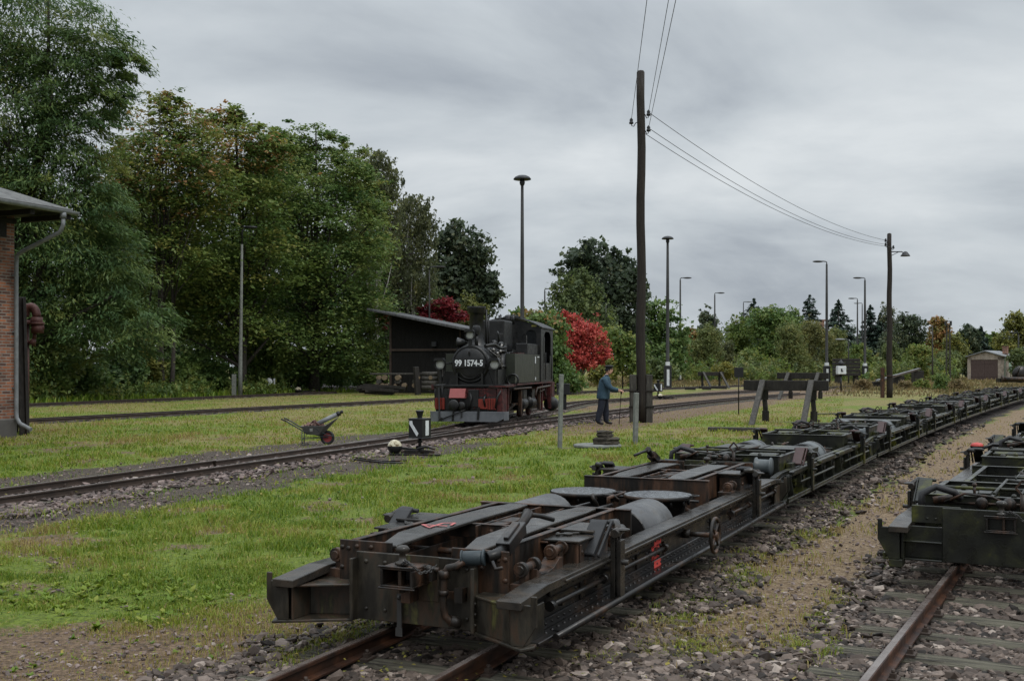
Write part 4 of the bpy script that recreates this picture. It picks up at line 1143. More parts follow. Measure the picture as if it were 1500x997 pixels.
def bogie_b():
    mb = MB()
    mb.box(-.62, .62, .62, .64, .44, .70); mb.box(-.63, .63, .60, .66, .70, .71)
    mb.box(-.62, .62, 1.9, 1.92, .44, .69); mb.box(-.63, .63, 1.88, 1.94, .69, .70)
    for s in (-1, 1):
        mb.box(s*.60, s*.62, .64, 1.9, .44, .69); mb.box(s*.585, s*.635, .64, 1.9, .69, .70)
        mb.box(s*.20, s*.58, .70, 1.05, .50, .672); mb.prism([(.70,.672),(1.05,.672),(.95,.715),(.80,.715)], 'x', s*.24, s*.56)
        mb.box(s*.15, s*.56, 1.2, 1.8, .60, .65); mb.box(s*.18, s*.40, 1.25, 1.75, .65, .67)
        mb.tube([(s*.10,.66,.73),(s*.10,1.9,.73)], .014, 6); mb.ball((s*.30,1.3,.68), .03, 8); mb.ball((s*.42,1.55,.675), .035, 8)
        mb.box(s*.64, s*.71, .95, 1.25, .42, .60); mb.box(s*.64, s*.71, 1.45, 1.7, .42, .58)
    mb.tube([(-.6,1.12,.72),(.6,1.12,.72)], .016, 8)
    for x in (-.35, .05, .4): mb.ball((x,.63,.715), .024, 8)
    return mb
def paint_mark(k):
    mb = MB()
    if k == 0:
        x = .7352
        for (y, w) in ((2.47,.06),(2.60,.06)): mb.box(x, x+.001, y, y+w, .327, .432)
        mb.box(x, x+.001, 2.47, 2.66, .412, .434); mb.box(x, x+.001, 2.47, 2.66, .327, .345)
    elif k == 1: mb.box(.7522, .7532, 2.48, 2.65, .437, .498)
    else: mb.box(.7522,.7532,2.48,2.65,.27,.322)
    return mb
def hand_mark():
    mb = MB(); z = .7245; c = -.275
    def st(a, b, w=.018): 
        mb.bar((c+a[0],a[1],.7125+(a[1]-.72)*.0147),(c+b[0],b[1],.7125+(b[1]-.72)*.0147), w, .0016)
    st((-.10,1.02),(.085,1.02)); st((.0,.92),(.0,1.12)); st((0,1.12),(.07,1.16)); st((.07,1.16),(.09,1.06)); st((-.10,1.02),(-.02,.95))
    return mb

def make_wagon(kind, mats):
    st, fr, rusty, tank = mats
    root = thing('transporter_wagon', (0,0,0), 'x', 'wagon', 'low transporter wagons')
    for s in (-1, 1):
        side_frame(s, kind).build('side_frame', fr, root, .004)
        running_strip(s, kind).build('running_rail', [st], root, .004)
        guard_rod(s, kind).build('guard_rod', [fr], root)
    # the parts at one end, then the same turned about for the other end
    ends = []
    def e(o, *ch): ends.append(o); return o
    eb = e(end_beam(kind).build('end_beam', M['beam'] if kind == 'A' else rusty, root, .005))
    cb = e(coupling_box().build('coupling_box', [M['steel_rust'] if kind != 'B' else rusty, M['black']], root, .004))
    coupling_pin().build('coupling_pin', st, cb); pin_chain().build('pin_chain', M['strap'], cb)
    if kind == 'A':
        e(brake_pipe().build('brake_pipe', rusty, root)); e(hose_coupling().build('brake_hose', [M['steel'], M['bluegrey']], root, .004))
        e(hanging_strap().build('hanging_strap', M['strap'], root))
        e(bogie_frame(kind).build('bogie_frame', rusty, root, .003))
        for s in (-1, 1): e(spring_beam(s, kind).build('spring_beam', M['plate'], root, .005))
        for y in (.78, 1.95): e(wheelset(y).build('wheelset', M['steel_rust'], root))
        for s in (-1, 1):
            ab = e(axle_box(s).build('axle_box', rusty, root, .004)); box_lid(s).build('box_lid', M['plate'], ab, .003)
            e(screw_gear(s).build('screw_gear', rusty, root, .003))
            wc = e(wheel_clamp(s).build('wheel_clamp', st, root, .003)); clamp_pad(s).build('clamp_pad', M['rubber'] , wc, .004)
        for s in (-1, 1):
            air_tank(s, 2.62, 3.36, .225, s*.43, .45).build('air_tank', [tank, M['steel']], root)
            brake_cylinder(s*.345, 3.90).build('brake_cylinder', [M['steel'], M['lid']], root)
        lever_gear(kind).build('brake_rigging', [M['steel'], M['steel_rust']], root)
        handwheel().build('handwheel', M['steel_rust'], root)
        for k in range(3): paint_mark(k).build('paint_mark', M['red_mark'], root)
        hand_mark().build('chalk_mark', M['pink_mark'], root)
    else:
        e(bogie_b().build('bogie_frame', [fr], root, .004)); e(small_levers().build('hand_levers', [M['steel_rust'], M['rubber']], root))
        e(screw_drum().build('screw_drum', M['pale_metal'] if kind == 'C' else M['tankdull'], root))
        for y in (.85, 1.75): e(wheelset(y).build('wheelset', M['steel_rust'], root))
        for s in (-1, 1):
            wc = e(wheel_clamp(s).build('wheel_clamp', st, root, .003)); clamp_pad(s).build('clamp_pad', M['steel_moss'] if kind == 'C' else M['clampbrown'], wc, .004)
        if kind == 'B':
            for s in (-1, 1): air_tank(s, 3.10, 3.72, .235, s*.40, .455, True).build('air_tank', [tank, M['steel']], root)
            flat_cover(kind).build('flat_cover', fr, root, .004)
        else:
            brake_cylinder(.1, 3.0).build('brake_cylinder', [fr, fr], root)
            bogie_frame('C').build('middle_frame', fr, root, .003).location = (0, 1.6, -.03)
        lever_gear(kind).build('brake_rigging', [fr, M['steel_rust']], root)
    for o in ends:
        c = copy_tree(o, root)
        c.location = (-o.location.x, WL-o.location.y, o.location.z); c.rotation_euler = (0, 0, math.pi)
    return root
M['strap'] = mat_plain('dull_strap', (0.040,0.038,0.036), 0.6)
M['tankdull'] = mat_plain('dull_grey_tank', (0.075,0.085,0.088), 0.4)
M['clampbrown'] = mat_plain('brown_clamp', (0.045,0.022,0.020), 0.5)
WA = make_wagon('A', (M['plate'], M['steel'], M['steel_rust'], M['tank']))
WB = make_wagon('B', (M['steel_moss'], M['steel_moss'], M['steel_moss'], M['tankdull']))
WC = make_wagon('C', (M['plate'], M['steel_moss'], M['steel_moss'], M['tankdull']))
def put(o, P, p0, s, label, turned=False):
    seg = np.linalg.norm(np.diff(P, axis=0), axis=1); cum = np.concatenate([[0], np.cumsum(seg)])
    i0 = np.hypot(P[:,0]-p0[0], P[:,1]-p0[1]).argmin()
    a = np.array([np.interp(cum[i0]+s, cum, P[:,0]), np.interp(cum[i0]+s, cum, P[:,1])]); b = np.array([np.interp(cum[i0]+s+WL, cum, P[:,0]), np.interp(cum[i0]+s+WL, cum, P[:,1])])
    d = (b-a)/np.linalg.norm(b-a); h = math.atan2(d[0], d[1])
    o.location = (a[0], a[1], 0); o.rotation_euler = (0, 0, -h)
    if turned: o.location = (b[0], b[1], 0); o.rotation_euler = (0, 0, math.pi-h)
    o['label'] = label
ordn = ['second', 'third', 'fourth', 'fifth', 'sixth', 'seventh', 'eighth']
put(WA, T1, P1, 0.0, 'nearest low wagon with two round lids, grey tanks and red paint marks')
for k in range(7):
    o = WB if k == 0 else copy_tree(WB)
    put(o, T1, P1, (k+1)*7.09, '%s low wagon from the camera in the long dark row on the left track' % ordn[k], turned=(k % 2 == 1))
put(WC, T2, P2, 0.0, 'mossy low wagon nearest the camera on the right track')
for k in range(2):
    o = copy_tree(WC if k == 0 else WB)
    put(o, T2, P2, (k+1)*7.09, ['second low wagon on the right track beside the red capped lamp', 'third low wagon on the right track, mostly cut off by the edge'][k])
# red capped marker standing on a bracket of the right row
def marker():
    p = at(1431, 657, .60)
    t = thing('marker_lamp', p, 'small round red cap sticking out beside the wagons on the right track', 'marker lamp'); t.scale = (.82,.82,.82)
    mb = MB(); mb.lathe([(0,.0),(.10,.0),(.105,.02),(.105,.05)], (0,0,0), 'z', 18); mb.tube([(0.08,0.02,.0),(.32,.14,.06),(.62,.22,.03)], .03, 8)
    mb.cyl((.0,0,-.03),(0,0,0), .04); mb.build('lamp_body', M['steel'], t)
    mb = MB(); mb.lathe([(.105,.05),(.102,.075),(.07,.10),(0,.112)], (0,0,0), 'z', 18); mb.build('red_cap', M['red_lens'], t)
marker()
# rusty rollers lying at the far end of the long row
def roller():
    p = at(1484, 556, .75)
    t = thing('rusty_wheelset', (p.x, p.y, 0), 'rusty brown roller and dark gear lying beyond the end of the long wagon row', 'wheelset')
    mb = MB(); mb.cyl((-.7,.3,.80),(1.4,-.2,.80), .17, n=16); mb.cyl((-.75,.31,.80),(-.6,.28,.80), .26, n=18); mb.build('axle', M['steel_rust'], t)
    mb = MB(); mb.lathe([(0,-.1),(.62,-.1),(.66,.0),(.62,.1),(0,.1)], (.9,.7,1.15), 'y', 20); mb.box(-.8,1.6,.4,1.2,.55,.85); mb.tube([(.4,.6,.9),(.8,.7,1.75),(1.3,.8,1.5)], .12, 8); mb.build('gear', M['steel'], t)
roller()

# ---------------------------------------------------------------- steam locomotive (x right, y back from the front, z above the rail head)
def text_mesh(body, size, mat, parent, loc, rot, name='lettering', ext=0.004, sx=1.0):
    cu = bpy.data.curves.new(name, 'FONT'); cu.body = body; cu.size = size; cu.extrude = ext; cu.align_x = 'CENTER'; cu.align_y = 'CENTER'; cu.offset = 0.010*size/0.3
    tmp = bpy.data.objects.new(name+'_src', cu); COL.objects.link(tmp)
    dg = bpy.context.evaluated_depsgraph_get(); me = bpy.data.meshes.new_from_object(tmp.evaluated_get(dg))
    bpy.data.objects.remove(tmp); bpy.data.curves.remove(cu)
    me.materials.clear(); me.materials.append(mat)
    o = bpy.data.objects.new(name, me); COL.objects.link(o); o.parent = parent; o.location = loc; o.rotation_euler = rot; o.scale = (sx, 1, 1)
    return o
def locomotive():
    t = thing('steam_locomotive', (LOCO0[0], LOCO0[1], RT), 'black narrow gauge steam locomotive numbered 99 1574-5 with red frame', 'locomotive', rz=-R(LOCOH))
    K, G, S, RD = M['loco_black'], M['loco_tank'], M['smokebox'], M['loco_red']
    # snow plough
    mb = MB()
    mb.prism([(-1.06,.08),(.86,.08),(1.06,.17),(1.06,.37),(-1.06,.37)], 'y', -.20, -.17)
    for s in (-1, 1): mb.prism([(s*1.06,-.20),(s*1.14,-.02),(s*1.14,.10),(s*1.06,-.16)][::s], 'z', .12, .37)
    mb.build('plough', M['plow'], t, .004)
    mb = MB()
    mb.bar((-.80,-.24,.12),(-.86,-.12,1.05), .04, .05); mb.bar((-.82,-.24,.10),(-.72,-.24,.18), .09, .05)
    mb.tube([(-.7,-.23,.16),(-.3,-.24,.32),(-.05,-.22,.42)], .015, 6); mb.bar((.32,-.24,.14),(.34,-.2,.5), .05, .04); mb.bar((-.42,-.23,.10),(-.40,-.2,.4), .05, .03)
    mb.bar((-.16,-.23,.20),(-.16,-.2,.42), .04, .03)
    mb.build('plough_bracket', K, t)
    # buffer beam, front footplate
    mb = MB()
    mb.box(-.98, .98, -.04, .0, .42, .78, 2); mb.box(-.98, -.70, -.10, -.04, .42, .74, 1); mb.box(.55, .80, -.10, -.04, .42, .74, 1); mb.box(.30,.55,-.12,-.04,.44,.72,1)
    for x in (-.92,-.85,-.78,.58,.65,.72): mb.box(x, x+.012, -.115, -.10, .42, .74, 2)
    mb.box(-.75, .80, -.02, .02, .78, 1.02)
    mb.box(.82, .98, -.05, .6, .20, 1.02); mb.box(-1.0, -.9, -.02, .5, .55, 1.0, 2)
    for x in (-.3, .15, .45): mb.box(x, x+.04, -.06, .0, .44, 1.0)
    mb.box(-.98,.98,-.012,.03,.34,.44,2); mb.box(-.62,-.54,-.05,0,.44,1.0,2); mb.box(.0,.30,-.09,-.0,.50,.98,2); mb.box(-.98,-.62,-.03,.03,.76,1.02,2)
    mb.build('buffer_beam', [RD, M['loco_orange'], K], t, .006)
    mb = MB(); mb.obox((-.30,-.16,.88), (.46,.30,.02), (R(62),0,0)); mb.box(-.53,-.07,-.1,.0,.74,.86); mb.build('step_plate', M['loco_pink'], t, .004)
    mb = MB(); mb.lathe([(0,-.30),(.13,-.30),(.155,-.285),(.155,-.25),(.09,-.24),(.09,.0)], (-.38,0,.55), 'y', 20); mb.lathe([(0,-.24),(.10,-.24),(.12,-.22),(.12,-.16),(.07,-.15),(.07,0)], (-.17,0,.53), 'y', 16)
    mb.box(-.45,.55,-.05,.0,.48,.60); mb.tube([(.05,-.06,.9),(.10,-.14,.75),(.06,-.16,.55),(.0,-.08,.42)], .03, 8); mb.tube([(.5,-.06,.85),(.47,-.16,.7),(.5,-.1,.5)], .03, 8)
    mb.build('coupler', K, t)
    mb = MB(); mb.box(-1.05, 1.05, -.06, 1.2, 1.06, 1.12, 1); mb.box(-1.1, 1.1, 1.2, 7.25, 1.08, 1.13); mb.box(-1.1,-1.02,-.06,0.0,.98,1.13); mb.box(.6,1.1,-.064,1.2,1.05,1.10)
    mb.build('footplate', [RD, K], t, .006)
    mb = MB()
    for x in (-.98, -.72): mb.cyl((x,-.03,1.12),(x,-.03,1.02), .015)
    mb.tube([(-1.0,-.02,.5),(-1.0,-.02,1.12)], .016, 6); mb.tube([(-.78,-.05,.4),(-.78,-.05,1.15)], .016, 6); mb.tube([(1.02,.05,1.12),(.86,-.1,.8),(.80,-.14,.46)], .03, 8)
    mb.build('handrail', K, t)
    # smokebox, boiler
    mb = MB()
    mb.lathe([(0,.02),(.02,.02),(.30,.045),(.44,.085),(.46,.10),(.46,.13)], (0,0,1.71), 'y', 40, 1)
    mb.lathe([(.46,.12),(.50,.12),(.545,.135),(.55,.15),(.55,1.6)], (0,0,1.71), 'y', 40)
    mb.torus((0,.125,1.71), .505, .018, 'y', 40, 6)
    for k in range(14):
        a = 2*math.pi*k/14; mb.cyl((.495*math.cos(a),.10,1.71+.495*math.sin(a)),(.495*math.cos(a),.14,1.71+.495*math.sin(a)), .016, n=6)
    mb.prism([(-.66,1.12),(.66,1.12),(.52,1.5),(.50,1.72),(-.50,1.72),(-.52,1.5)], 'y', .17, 1.5)
    for s in (-1, 1): mb.box(s*.34, s*.40, .03, .16, 1.12, 1.45)
    mb.box(.50,.80,.2,1.2,1.13,1.55); mb.box(-.85,-.55,.3,1.2,1.13,1.5)
    mb.build('smokebox', [K, S], t)
    mb = MB(); mb.bar((.0,.02,1.95),(0,.0,2.06), .03, .05); mb.torus((0,.0,1.71), .04, .014, 'y', 12, 6)
    mb.torus((0,.07,1.60), .30, .012, 'y', 30, 6); mb.cyl((.44,.02,1.71),(.44,.1,1.71), .03); mb.build('door_handle', K, t)
    text_mesh('99 1574-5', .235, M['white'], t, (0.0, -.012, 1.73), (R(90), 0, 0), 'number_lettering', .006, .86)
    mb = MB(); mb.box(-.46,.46,.005,.016,1.60,1.86); mb.build('number_plate', K, t)
    mb = MB(); mb.lathe([(.50,1.6),(.50,5.1)], (0,0,1.74), 'y', 32); mb.lathe([(.515,2.2),(.515,2.24)], (0,0,1.74), 'y', 32); mb.build('boiler', K, t)
    # chimney
    mb = MB()
    mb.lathe([(.36,2.18),(.27,2.30),(.225,2.42),(.205,2.55),(.205,3.14),(.235,3.17),(.265,3.20),(.265,3.34),(.28,3.38),(.23,3.38),(.20,3.30),(.0,3.25)], (0,.85,0), 'z', 28)
    mb.cyl((.27,.95,2.2),(.27,.95,3.30), .03, n=10); mb.cyl((.33,1.0,2.2),(.33,1.0,3.1), .018, n=8)
    mb.build('chimney', K, t)
    # lamps
    for (x, y, z, r, bracket) in ((-.83,-.08,1.70,.145,True),(.76,-.08,1.70,.145,True),(0.0,.10,2.53,.13,False)):
        mb = MB(); mb.lathe([(0,.22),(r*.6,.20),(r*1.05,.10),(r*1.1,.0),(r*1.1,-.06),(r*1.02,-.06),(r*.98,.0)], (x,y,z), 'y', 22)
        mb.prism([(x-r*1.15,z+r*.7),(x+r*1.15,z+r*.7),(x+r*.8,z+r*1.25),(x-r*.8,z+r*1.25)], 'y', y-.14, y+.05)
        if bracket: mb.box(x-.03, x+.03, y+.02, y+.08, 1.13, z-r); mb.bar((x,y+.1,z),(x*.6,y+.35,z+.05), .05, .05)
        else: mb.box(x-.04, x+.04, y-.02, y+.1, z-.35, z-r*.8)
        h = mb.build('headlight', K, t)
        mb = MB(); mb.lathe([(0,-.03),(r*.5,-.025),(r*.85,-.005),(r*.98,.02)], (x,y-.005,z), 'y', 20); mb.build('lens', M['glass'], h)
    mb = MB(); mb.lathe([(.0,.30),(.03,.29),(.05,.22),(.10,.16),(.135,.04),(.15,.0),(.10,-.02),(0,-.02)], (-.40,.25,2.32), 'x', 18); mb.tube([(-.40,.25,2.42),(-.40,.3,2.3),(-.3,.3,2.15)], .02, 8)
    mb.build('bell', K, t)
    mb = MB(); mb.lathe([(.09,0),(.11,.08),(.12,.2),(.09,.26),(0,.28)], (.13,.35,2.55), 'z', 16); mb.cyl((.13,.35,2.2),(.13,.35,2.56), .05); mb.build('turbo_generator', S, t)
    # square dome casing
    mb = MB(); mb.box(-.33,.36, 2.9, 4.1, 2.1, 3.08); mb.build('sandbox', M['smokebox'], t, .05, 3)
    mb = MB(); mb.lathe([(.12,0),(.12,.12),(.07,.16),(0,.17)], (.1,4.6,3.15), 'z', 14); mb.cyl((-.15,4.5,3.0),(-.15,4.5,3.3), .05); mb.cyl((.28,4.55,3.0),(.28,4.55,3.32), .04); mb.build('safety_valve', K, t)
    # pumps and pipework along the boiler
    mb = MB()
    for s in (1,):
        mb.cyl((s*.66,1.25,1.2),(s*.66,1.25,2.05), .12, n=14); mb.cyl((s*.66,1.25,2.05),(s*.66,1.25,2.12), .15, n=14); mb.cyl((s*.66,1.25,1.6),(s*.66,1.25,1.68), .15, n=14)
        for k in range(5): mb.tube([(s*(.42+.04*k),.35+.3*k,2.16-.02*k),(s*(.56+.03*k),.5+.3*k,2.02),(s*(.60+.02*k),.9+.35*k,1.92),(s*.62,1.5+.35*k,1.98+.03*k)], .022, 8)
        mb.tube([(s*.40,.3,2.22),(s*.55,.8,2.28),(s*.60,1.3,2.18),(s*.60,2.0,2.22)], .05, 8); mb.ball((s*.52,.9,2.32), .09, 10); mb.ball((s*.56,1.6,2.28), .10, 10)
        mb.tube([(s*.35,2.2,2.3),(s*.35,2.2,2.62),(s*.30,2.2,2.70)], .03, 8); mb.cyl((s*.25,2.2,2.62),(s*.48,2.2,2.62), .018, n=6)
        mb.box(s*.45, s*.60, 1.9, 2.2, 2.15, 2.35); mb.box(s*.60,s*.66,.4,1.0,1.3,1.34)
    mb.tube([(-.45,.4,2.15),(-.6,1.0,2.1),(-.62,2.5,2.1)], .04, 8)
    mb.build('air_pump', [K], t)
    mb = MB()
    for k in range(3): mb.tube([(.46,.45+.2*k,2.12),(.64,.7+.2*k,1.95),(.72,.95+.2*k,1.70),(.78,1.0+.15*k,1.35)], .016, 6)
    mb.cyl((.60,.8,2.02),(.68,.8,2.02), .045); mb.ball((.66,1.1,2.08), .05, 8); mb.ball((.58,.55,2.12), .05, 8); mb.cyl((.55,1.5,2.12),(.62,1.5,2.3), .03)
    mb.build('steam_pipes', M['pale_metal'], t)
    # side tanks
    for s in (-1, 1):
        mb = MB(); mb.box(s*.60, s*1.05, 1.30, 5.12, 1.15, 2.02)
        mb.box(s*1.05, s*1.054, 4.2, 4.22, 1.17, 2.0); mb.box(s*1.05, s*1.056, 1.30, 5.12, 1.985, 2.02)
        o = mb.build('side_tank', G, t, .012, 2)
        mb = MB(); mb.box(s*.62, s*1.0, 3.35, 5.10, 2.02, 2.36); mb.build('tool_box', S, t, .015)
        mb = MB(); mb.box(s*.7,s*.95,2.2,3.1,2.02,2.06); mb.build('tank_lid', RD, t)
        mb = MB(); mb.box(s*1.056, s*1.062, 4.26, 4.40, 1.74, 1.96); mb.box(s*1.056, s*1.062, 4.28, 4.40, 1.21, 1.30); mb.box(s*1.056, s*1.062, 4.62, 4.95, 1.93, 1.96); mb.build('tank_sign', M['white'], t)
        mb = MB(); mb.torus((s*1.00,1.24,1.25), .16, .03, 'y', 20, 8); mb.build('hose_coil', K, t)
    # cab
    for s in (-1, 1):
        mb = MB()
        mb.box(s*1.06, s*1.09, 5.12, 5.75, 1.13, 2.0); mb.box(s*1.06, s*1.09, 6.72, 7.25, 1.13, 2.0)
        mb.box(s*1.06, s*1.09, 5.75, 6.72, 1.13, 1.75)
        mb.box(s*1.06, s*1.09, 5.12, 5.62, 2.0, 2.92); mb.box(s*1.06, s*1.09, 6.85, 7.25, 2.0, 2.92)
        mb.prism([(5.62,2.60),(5.75,2.74),(5.95,2.80),(6.55,2.80),(6.72,2.74),(6.85,2.60),(6.85,2.92),(5.62,2.92)], 'x', s*1.06, s*1.09)
        mb.box(s*1.09, s*1.10, 5.55, 5.70, 1.75, 2.62); mb.tube([(s*1.13,5.70,1.2),(s*1.13,5.70,2.1)], .018, 6); mb.tube([(s*1.13,6.78,1.2),(s*1.13,6.78,2.1)], .018, 6)
        mb.build('cab_side', [K], t, .008)
    # front wall with arched windows (real openings)
    mb = MB(); y0, y1 = 5.10, 5.13
    roofz = lambda x: 3.20-.30*(abs(x)/1.08)**2
    for s in (-1, 1):
        xi, xo, zb, zs = .58, .94, 2.36, 2.66
        arch = [(xi+(xo-xi)/2*(1-math.cos(math.pi*k/8)), zs+.18*math.sin(math.pi*k/8)) for k in range(9)]
        def pr(pts): mb.prism([(s*a, b) for a, b in (pts if s > 0 else pts[::-1])], 'y', y0, y1)
        pr([(.0,1.13),(1.08,1.13),(1.08,zb),(.0,zb)]); pr([(0,zb),(xi,zb),(xi,zs),(0,zs)]); pr([(xo,zb),(1.08,zb),(1.08,zs),(xo,zs)])
        top = [(x, roofz(x)) for x in (1.08,.95,.8,.65,.5,.3,0)]
        for k in range(8): pr([arch[k], arch[k+1], (arch[k+1][0], roofz(arch[k+1][0])), (arch[k][0], roofz(arch[k][0]))])
        pr([(0,zs),(xi,zs),(xi,roofz(xi)),(.3,roofz(.3)),(0,roofz(0))]); pr([(xo,zs),(1.08,zs),(1.08,roofz(1.08)),(xo,roofz(xo))])
    mb.build('cab_front', [K], t)
    for s in (-1, 1):
        mb = MB(); mb.box(s*.585, s*.935, 5.112, 5.118, 2.37, 2.80); w = mb.build('cab_window', M['window_dark'], t)
    mb = MB(); mb.box(.60,.62,5.09,5.10,2.37,2.66); mb.tube([(.70,5.2,2.36),(.70,5.2,2.7)], .035, 8); mb.build('window_fitting', M['pale_metal'], w)
    mb = MB(); mb.box(.78,.94,5.085,5.098,2.94,3.0); mb.build('front_plate', M['yellow'], t)
    mb = MB(); mb.box(-1.06,1.06,7.2,7.24,1.13,2.92); mb.build('cab_back', K, t)
    mb = MB()
    N = 12; vs = []
    for y in (4.98, 7.36):
        for k in range(N+1):
            x = -1.15+2.3*k/N; z = 3.23-.34*(abs(x)/1.15)**2
            vs += [(x,y,z),(x,y,z+.03)]
    W = (N+1)*2
    fs = []
    for k in range(N):
        a = k*2; fs += [(a,a+2,W+a+2,W+a),(a+1,W+a+1,W+a+3,a+3),(a,a+1,a+3,a+2),(W+a,W+a+2,W+a+3,W+a+1)]
    fs += [(0,W,W+1,1),(2*N,2*N+1,W+2*N+1,W+2*N)]
    mb.add(vs, fs, 0, False); mb.cyl((.0,6.0,3.24),(0,6.0,3.36), .14); mb.box(-.3,.3,5.6,6.4,3.22,3.30)
    mb.build('cab_roof', M['smokebox'], t)
    mb = MB(); mb.box(-.9,.9,7.26,7.75,1.13,2.5); mb.box(-1.05,1.05,7.26,7.8,.45,1.10,1); mb.build('coal_bunker', [K, RD], t, .01)
    mb = MB(); mb.lathe([(0,-.2),(.22,-.2),(.24,-.15),(.24,.2),(.2,.24),(0,.24)], (1.02,7.3,.35), 'y', 18); mb.build('brake_reservoir', S, t)
    # running gear: two four-wheeled engine units
    mb = MB()
    for (y0, y1) in ((.55, 3.2), (4.3, 7.0)):
        for s in (-1, 1):
            mb.box(s*.52, s*.56, y0, y1, .30, .95)
        mb.box(-.6,.6,y0,y0+.1,.35,.95); mb.box(-.6,.6,y1,y1+.1,.35,.95)
    for y in (5.4, 6.9): mb.prism([(.98,.2),(1.08,.2),(1.08,1.08),(.90,1.08)], 'y', y, y+.08)
    mb.prism([(.86,.12),(1.0,.12),(1.02,1.04),(.86,1.04)], 'y', .6, .68); mb.prism([(.70,.55),(1.05,.55),(1.05,1.05),(.70,1.05)], 'y', 6.2, 6.26)
    mb.build('engine_frame', RD, t, .006)
    for (yc) in (1.15, 2.55, 4.95, 6.35):
        for s in (-1, 1):
            mb = MB(); x = s*.42
            mb.lathe([(.30,-.05),(.38,-.05),(.40,-.045),(.40,-.03),(.36,.05),(.30,.05),(.30,-.05)] if s > 0 else [(.30,-.05),(.36,-.05),(.40,.03),(.40,.045),(.38,.05),(.30,.05),(.30,-.05)], (x,yc,.375), 'x', 26)
            mb.cyl((x-.05,yc,.375),(x+.05,yc,.375), .09)
            for k in range(9):
                a = 2*math.pi*k/9; mb.tube([(x,yc,.375),(x,yc+.31*math.cos(a),.375+.31*math.sin(a))], .024, 6)
            mb.prism([(yc-.16,.18),(yc+.16,.18),(yc+.2,.28),(yc-.2,.28)], 'x', x-.03, x+.03)
            mb.build('wheel', RD, t)
    for s in (-1, 1):
        for yc in (.95, 3.75):
            pass
    for s in (-1, 1):
        for yc in (3.1, 4.4):
            mb = MB(); mb.lathe([(0,-.32),(.20,-.32),(.21,-.28),(.21,.28),(.20,.32),(0,.32)], (s*.82,yc,.50), 'y', 18); mb.box(s*.66,s*.98,yc-.25,yc+.25,.62,.92)
            mb.build('cylinder', K, t)
    mb = MB()
    for s in (-1, 1):
        mb.bar((s*.72,1.15,.27),(s*.72,2.55,.27), .05, .09); mb.bar((s*.80,1.9,.50),(s*.80,2.8,.50), .04, .07); mb.bar((s*.78,1.2,.30),(s*.82,2.2,.50), .05, .08)
        mb.bar((s*.72,4.95,.27),(s*.72,6.35,.27), .05, .09); mb.bar((s*.80,4.7,.50),(s*.80,5.6,.50), .04, .07); mb.bar((s*.82,5.3,.5),(s*.78,6.3,.30), .05, .08)
        mb.bar((s*.86,1.5,.55),(s*.86,1.6,.92), .04, .06); mb.bar((s*.86,5.8,.55),(s*.86,5.7,.92), .04, .06)
    mb.build('coupling_rod', M['steel_rust'], t)
    mb = MB()
    mb.tube([(1.10,.9,.98),(1.10,3.4,.98),(1.10,3.5,.85)], .03, 8); mb.tube([(1.08,4.2,.7),(1.10,4.4,.95),(1.10,6.6,.99)], .035, 8); mb.tube([(1.05,5.0,.8),(1.1,5.6,.88),(1.08,6.0,.6)], .025, 8); mb.bar((1.02,2.2,.2),(1.02,2.2,.95), .1, .1); mb.bar((1.02,5.1,.25),(1.02,5.1,.9), .12, .1)
    mb.build('pipe_run', M['steel_rust'], t)
    mb = MB()
    mb.box(-.50,.50,.2,7.2,.42,1.07); mb.box(-.36,.36,.6,3.2,.22,.42); mb.box(-.36,.36,4.3,7.0,.22,.42)  # ash pan enlarged into an added dark mass that blocks light under the frames
    mb.build('ash_pan_dark_fill', K, t)
locomotive()

# ---------------------------------------------------------------- railwayman
def skin_mesh(chains, name, subdiv=2):
    """chains: list of ([(point, radius)...]); chains share joints when points coincide"""
    vs = []; es = []; rad = []; key = {}
    for ch in chains:
        prev = None
        for p, r in ch:
            k = (round(p[0], 4), round(p[1], 4), round(p[2], 4))
            if k not in key: key[k] = len(vs); vs.append(p); rad.append(r)
            i = key[k]
            if prev is not None and prev != i: es.append((prev, i))
            prev = i
    me = bpy.data.meshes.new(name); me.from_pydata(vs, es, []); 
    ob = bpy.data.objects.new(name, me); COL.objects.link(ob)
    md = ob.modifiers.new('skin', 'SKIN'); 
    if not me.skin_vertices: me.skin_vertices.new()
    for i, r in enumerate(rad):
        q = r if isinstance(r, tuple) else (r, r)
        me.skin_vertices[0].data[i].radius = q
    me.skin_vertices[0].data[0].use_root = True
    md.use_smooth_shade = True
    sb = ob.modifiers.new('sub', 'SUBSURF'); sb.levels = subdiv; sb.render_levels = subdiv
    dg = bpy.context.evaluated_depsgraph_get(); out = bpy.data.meshes.new_from_object(ob.evaluated_get(dg))
    bpy.data.objects.remove(ob); bpy.data.meshes.remove(me)
    return out
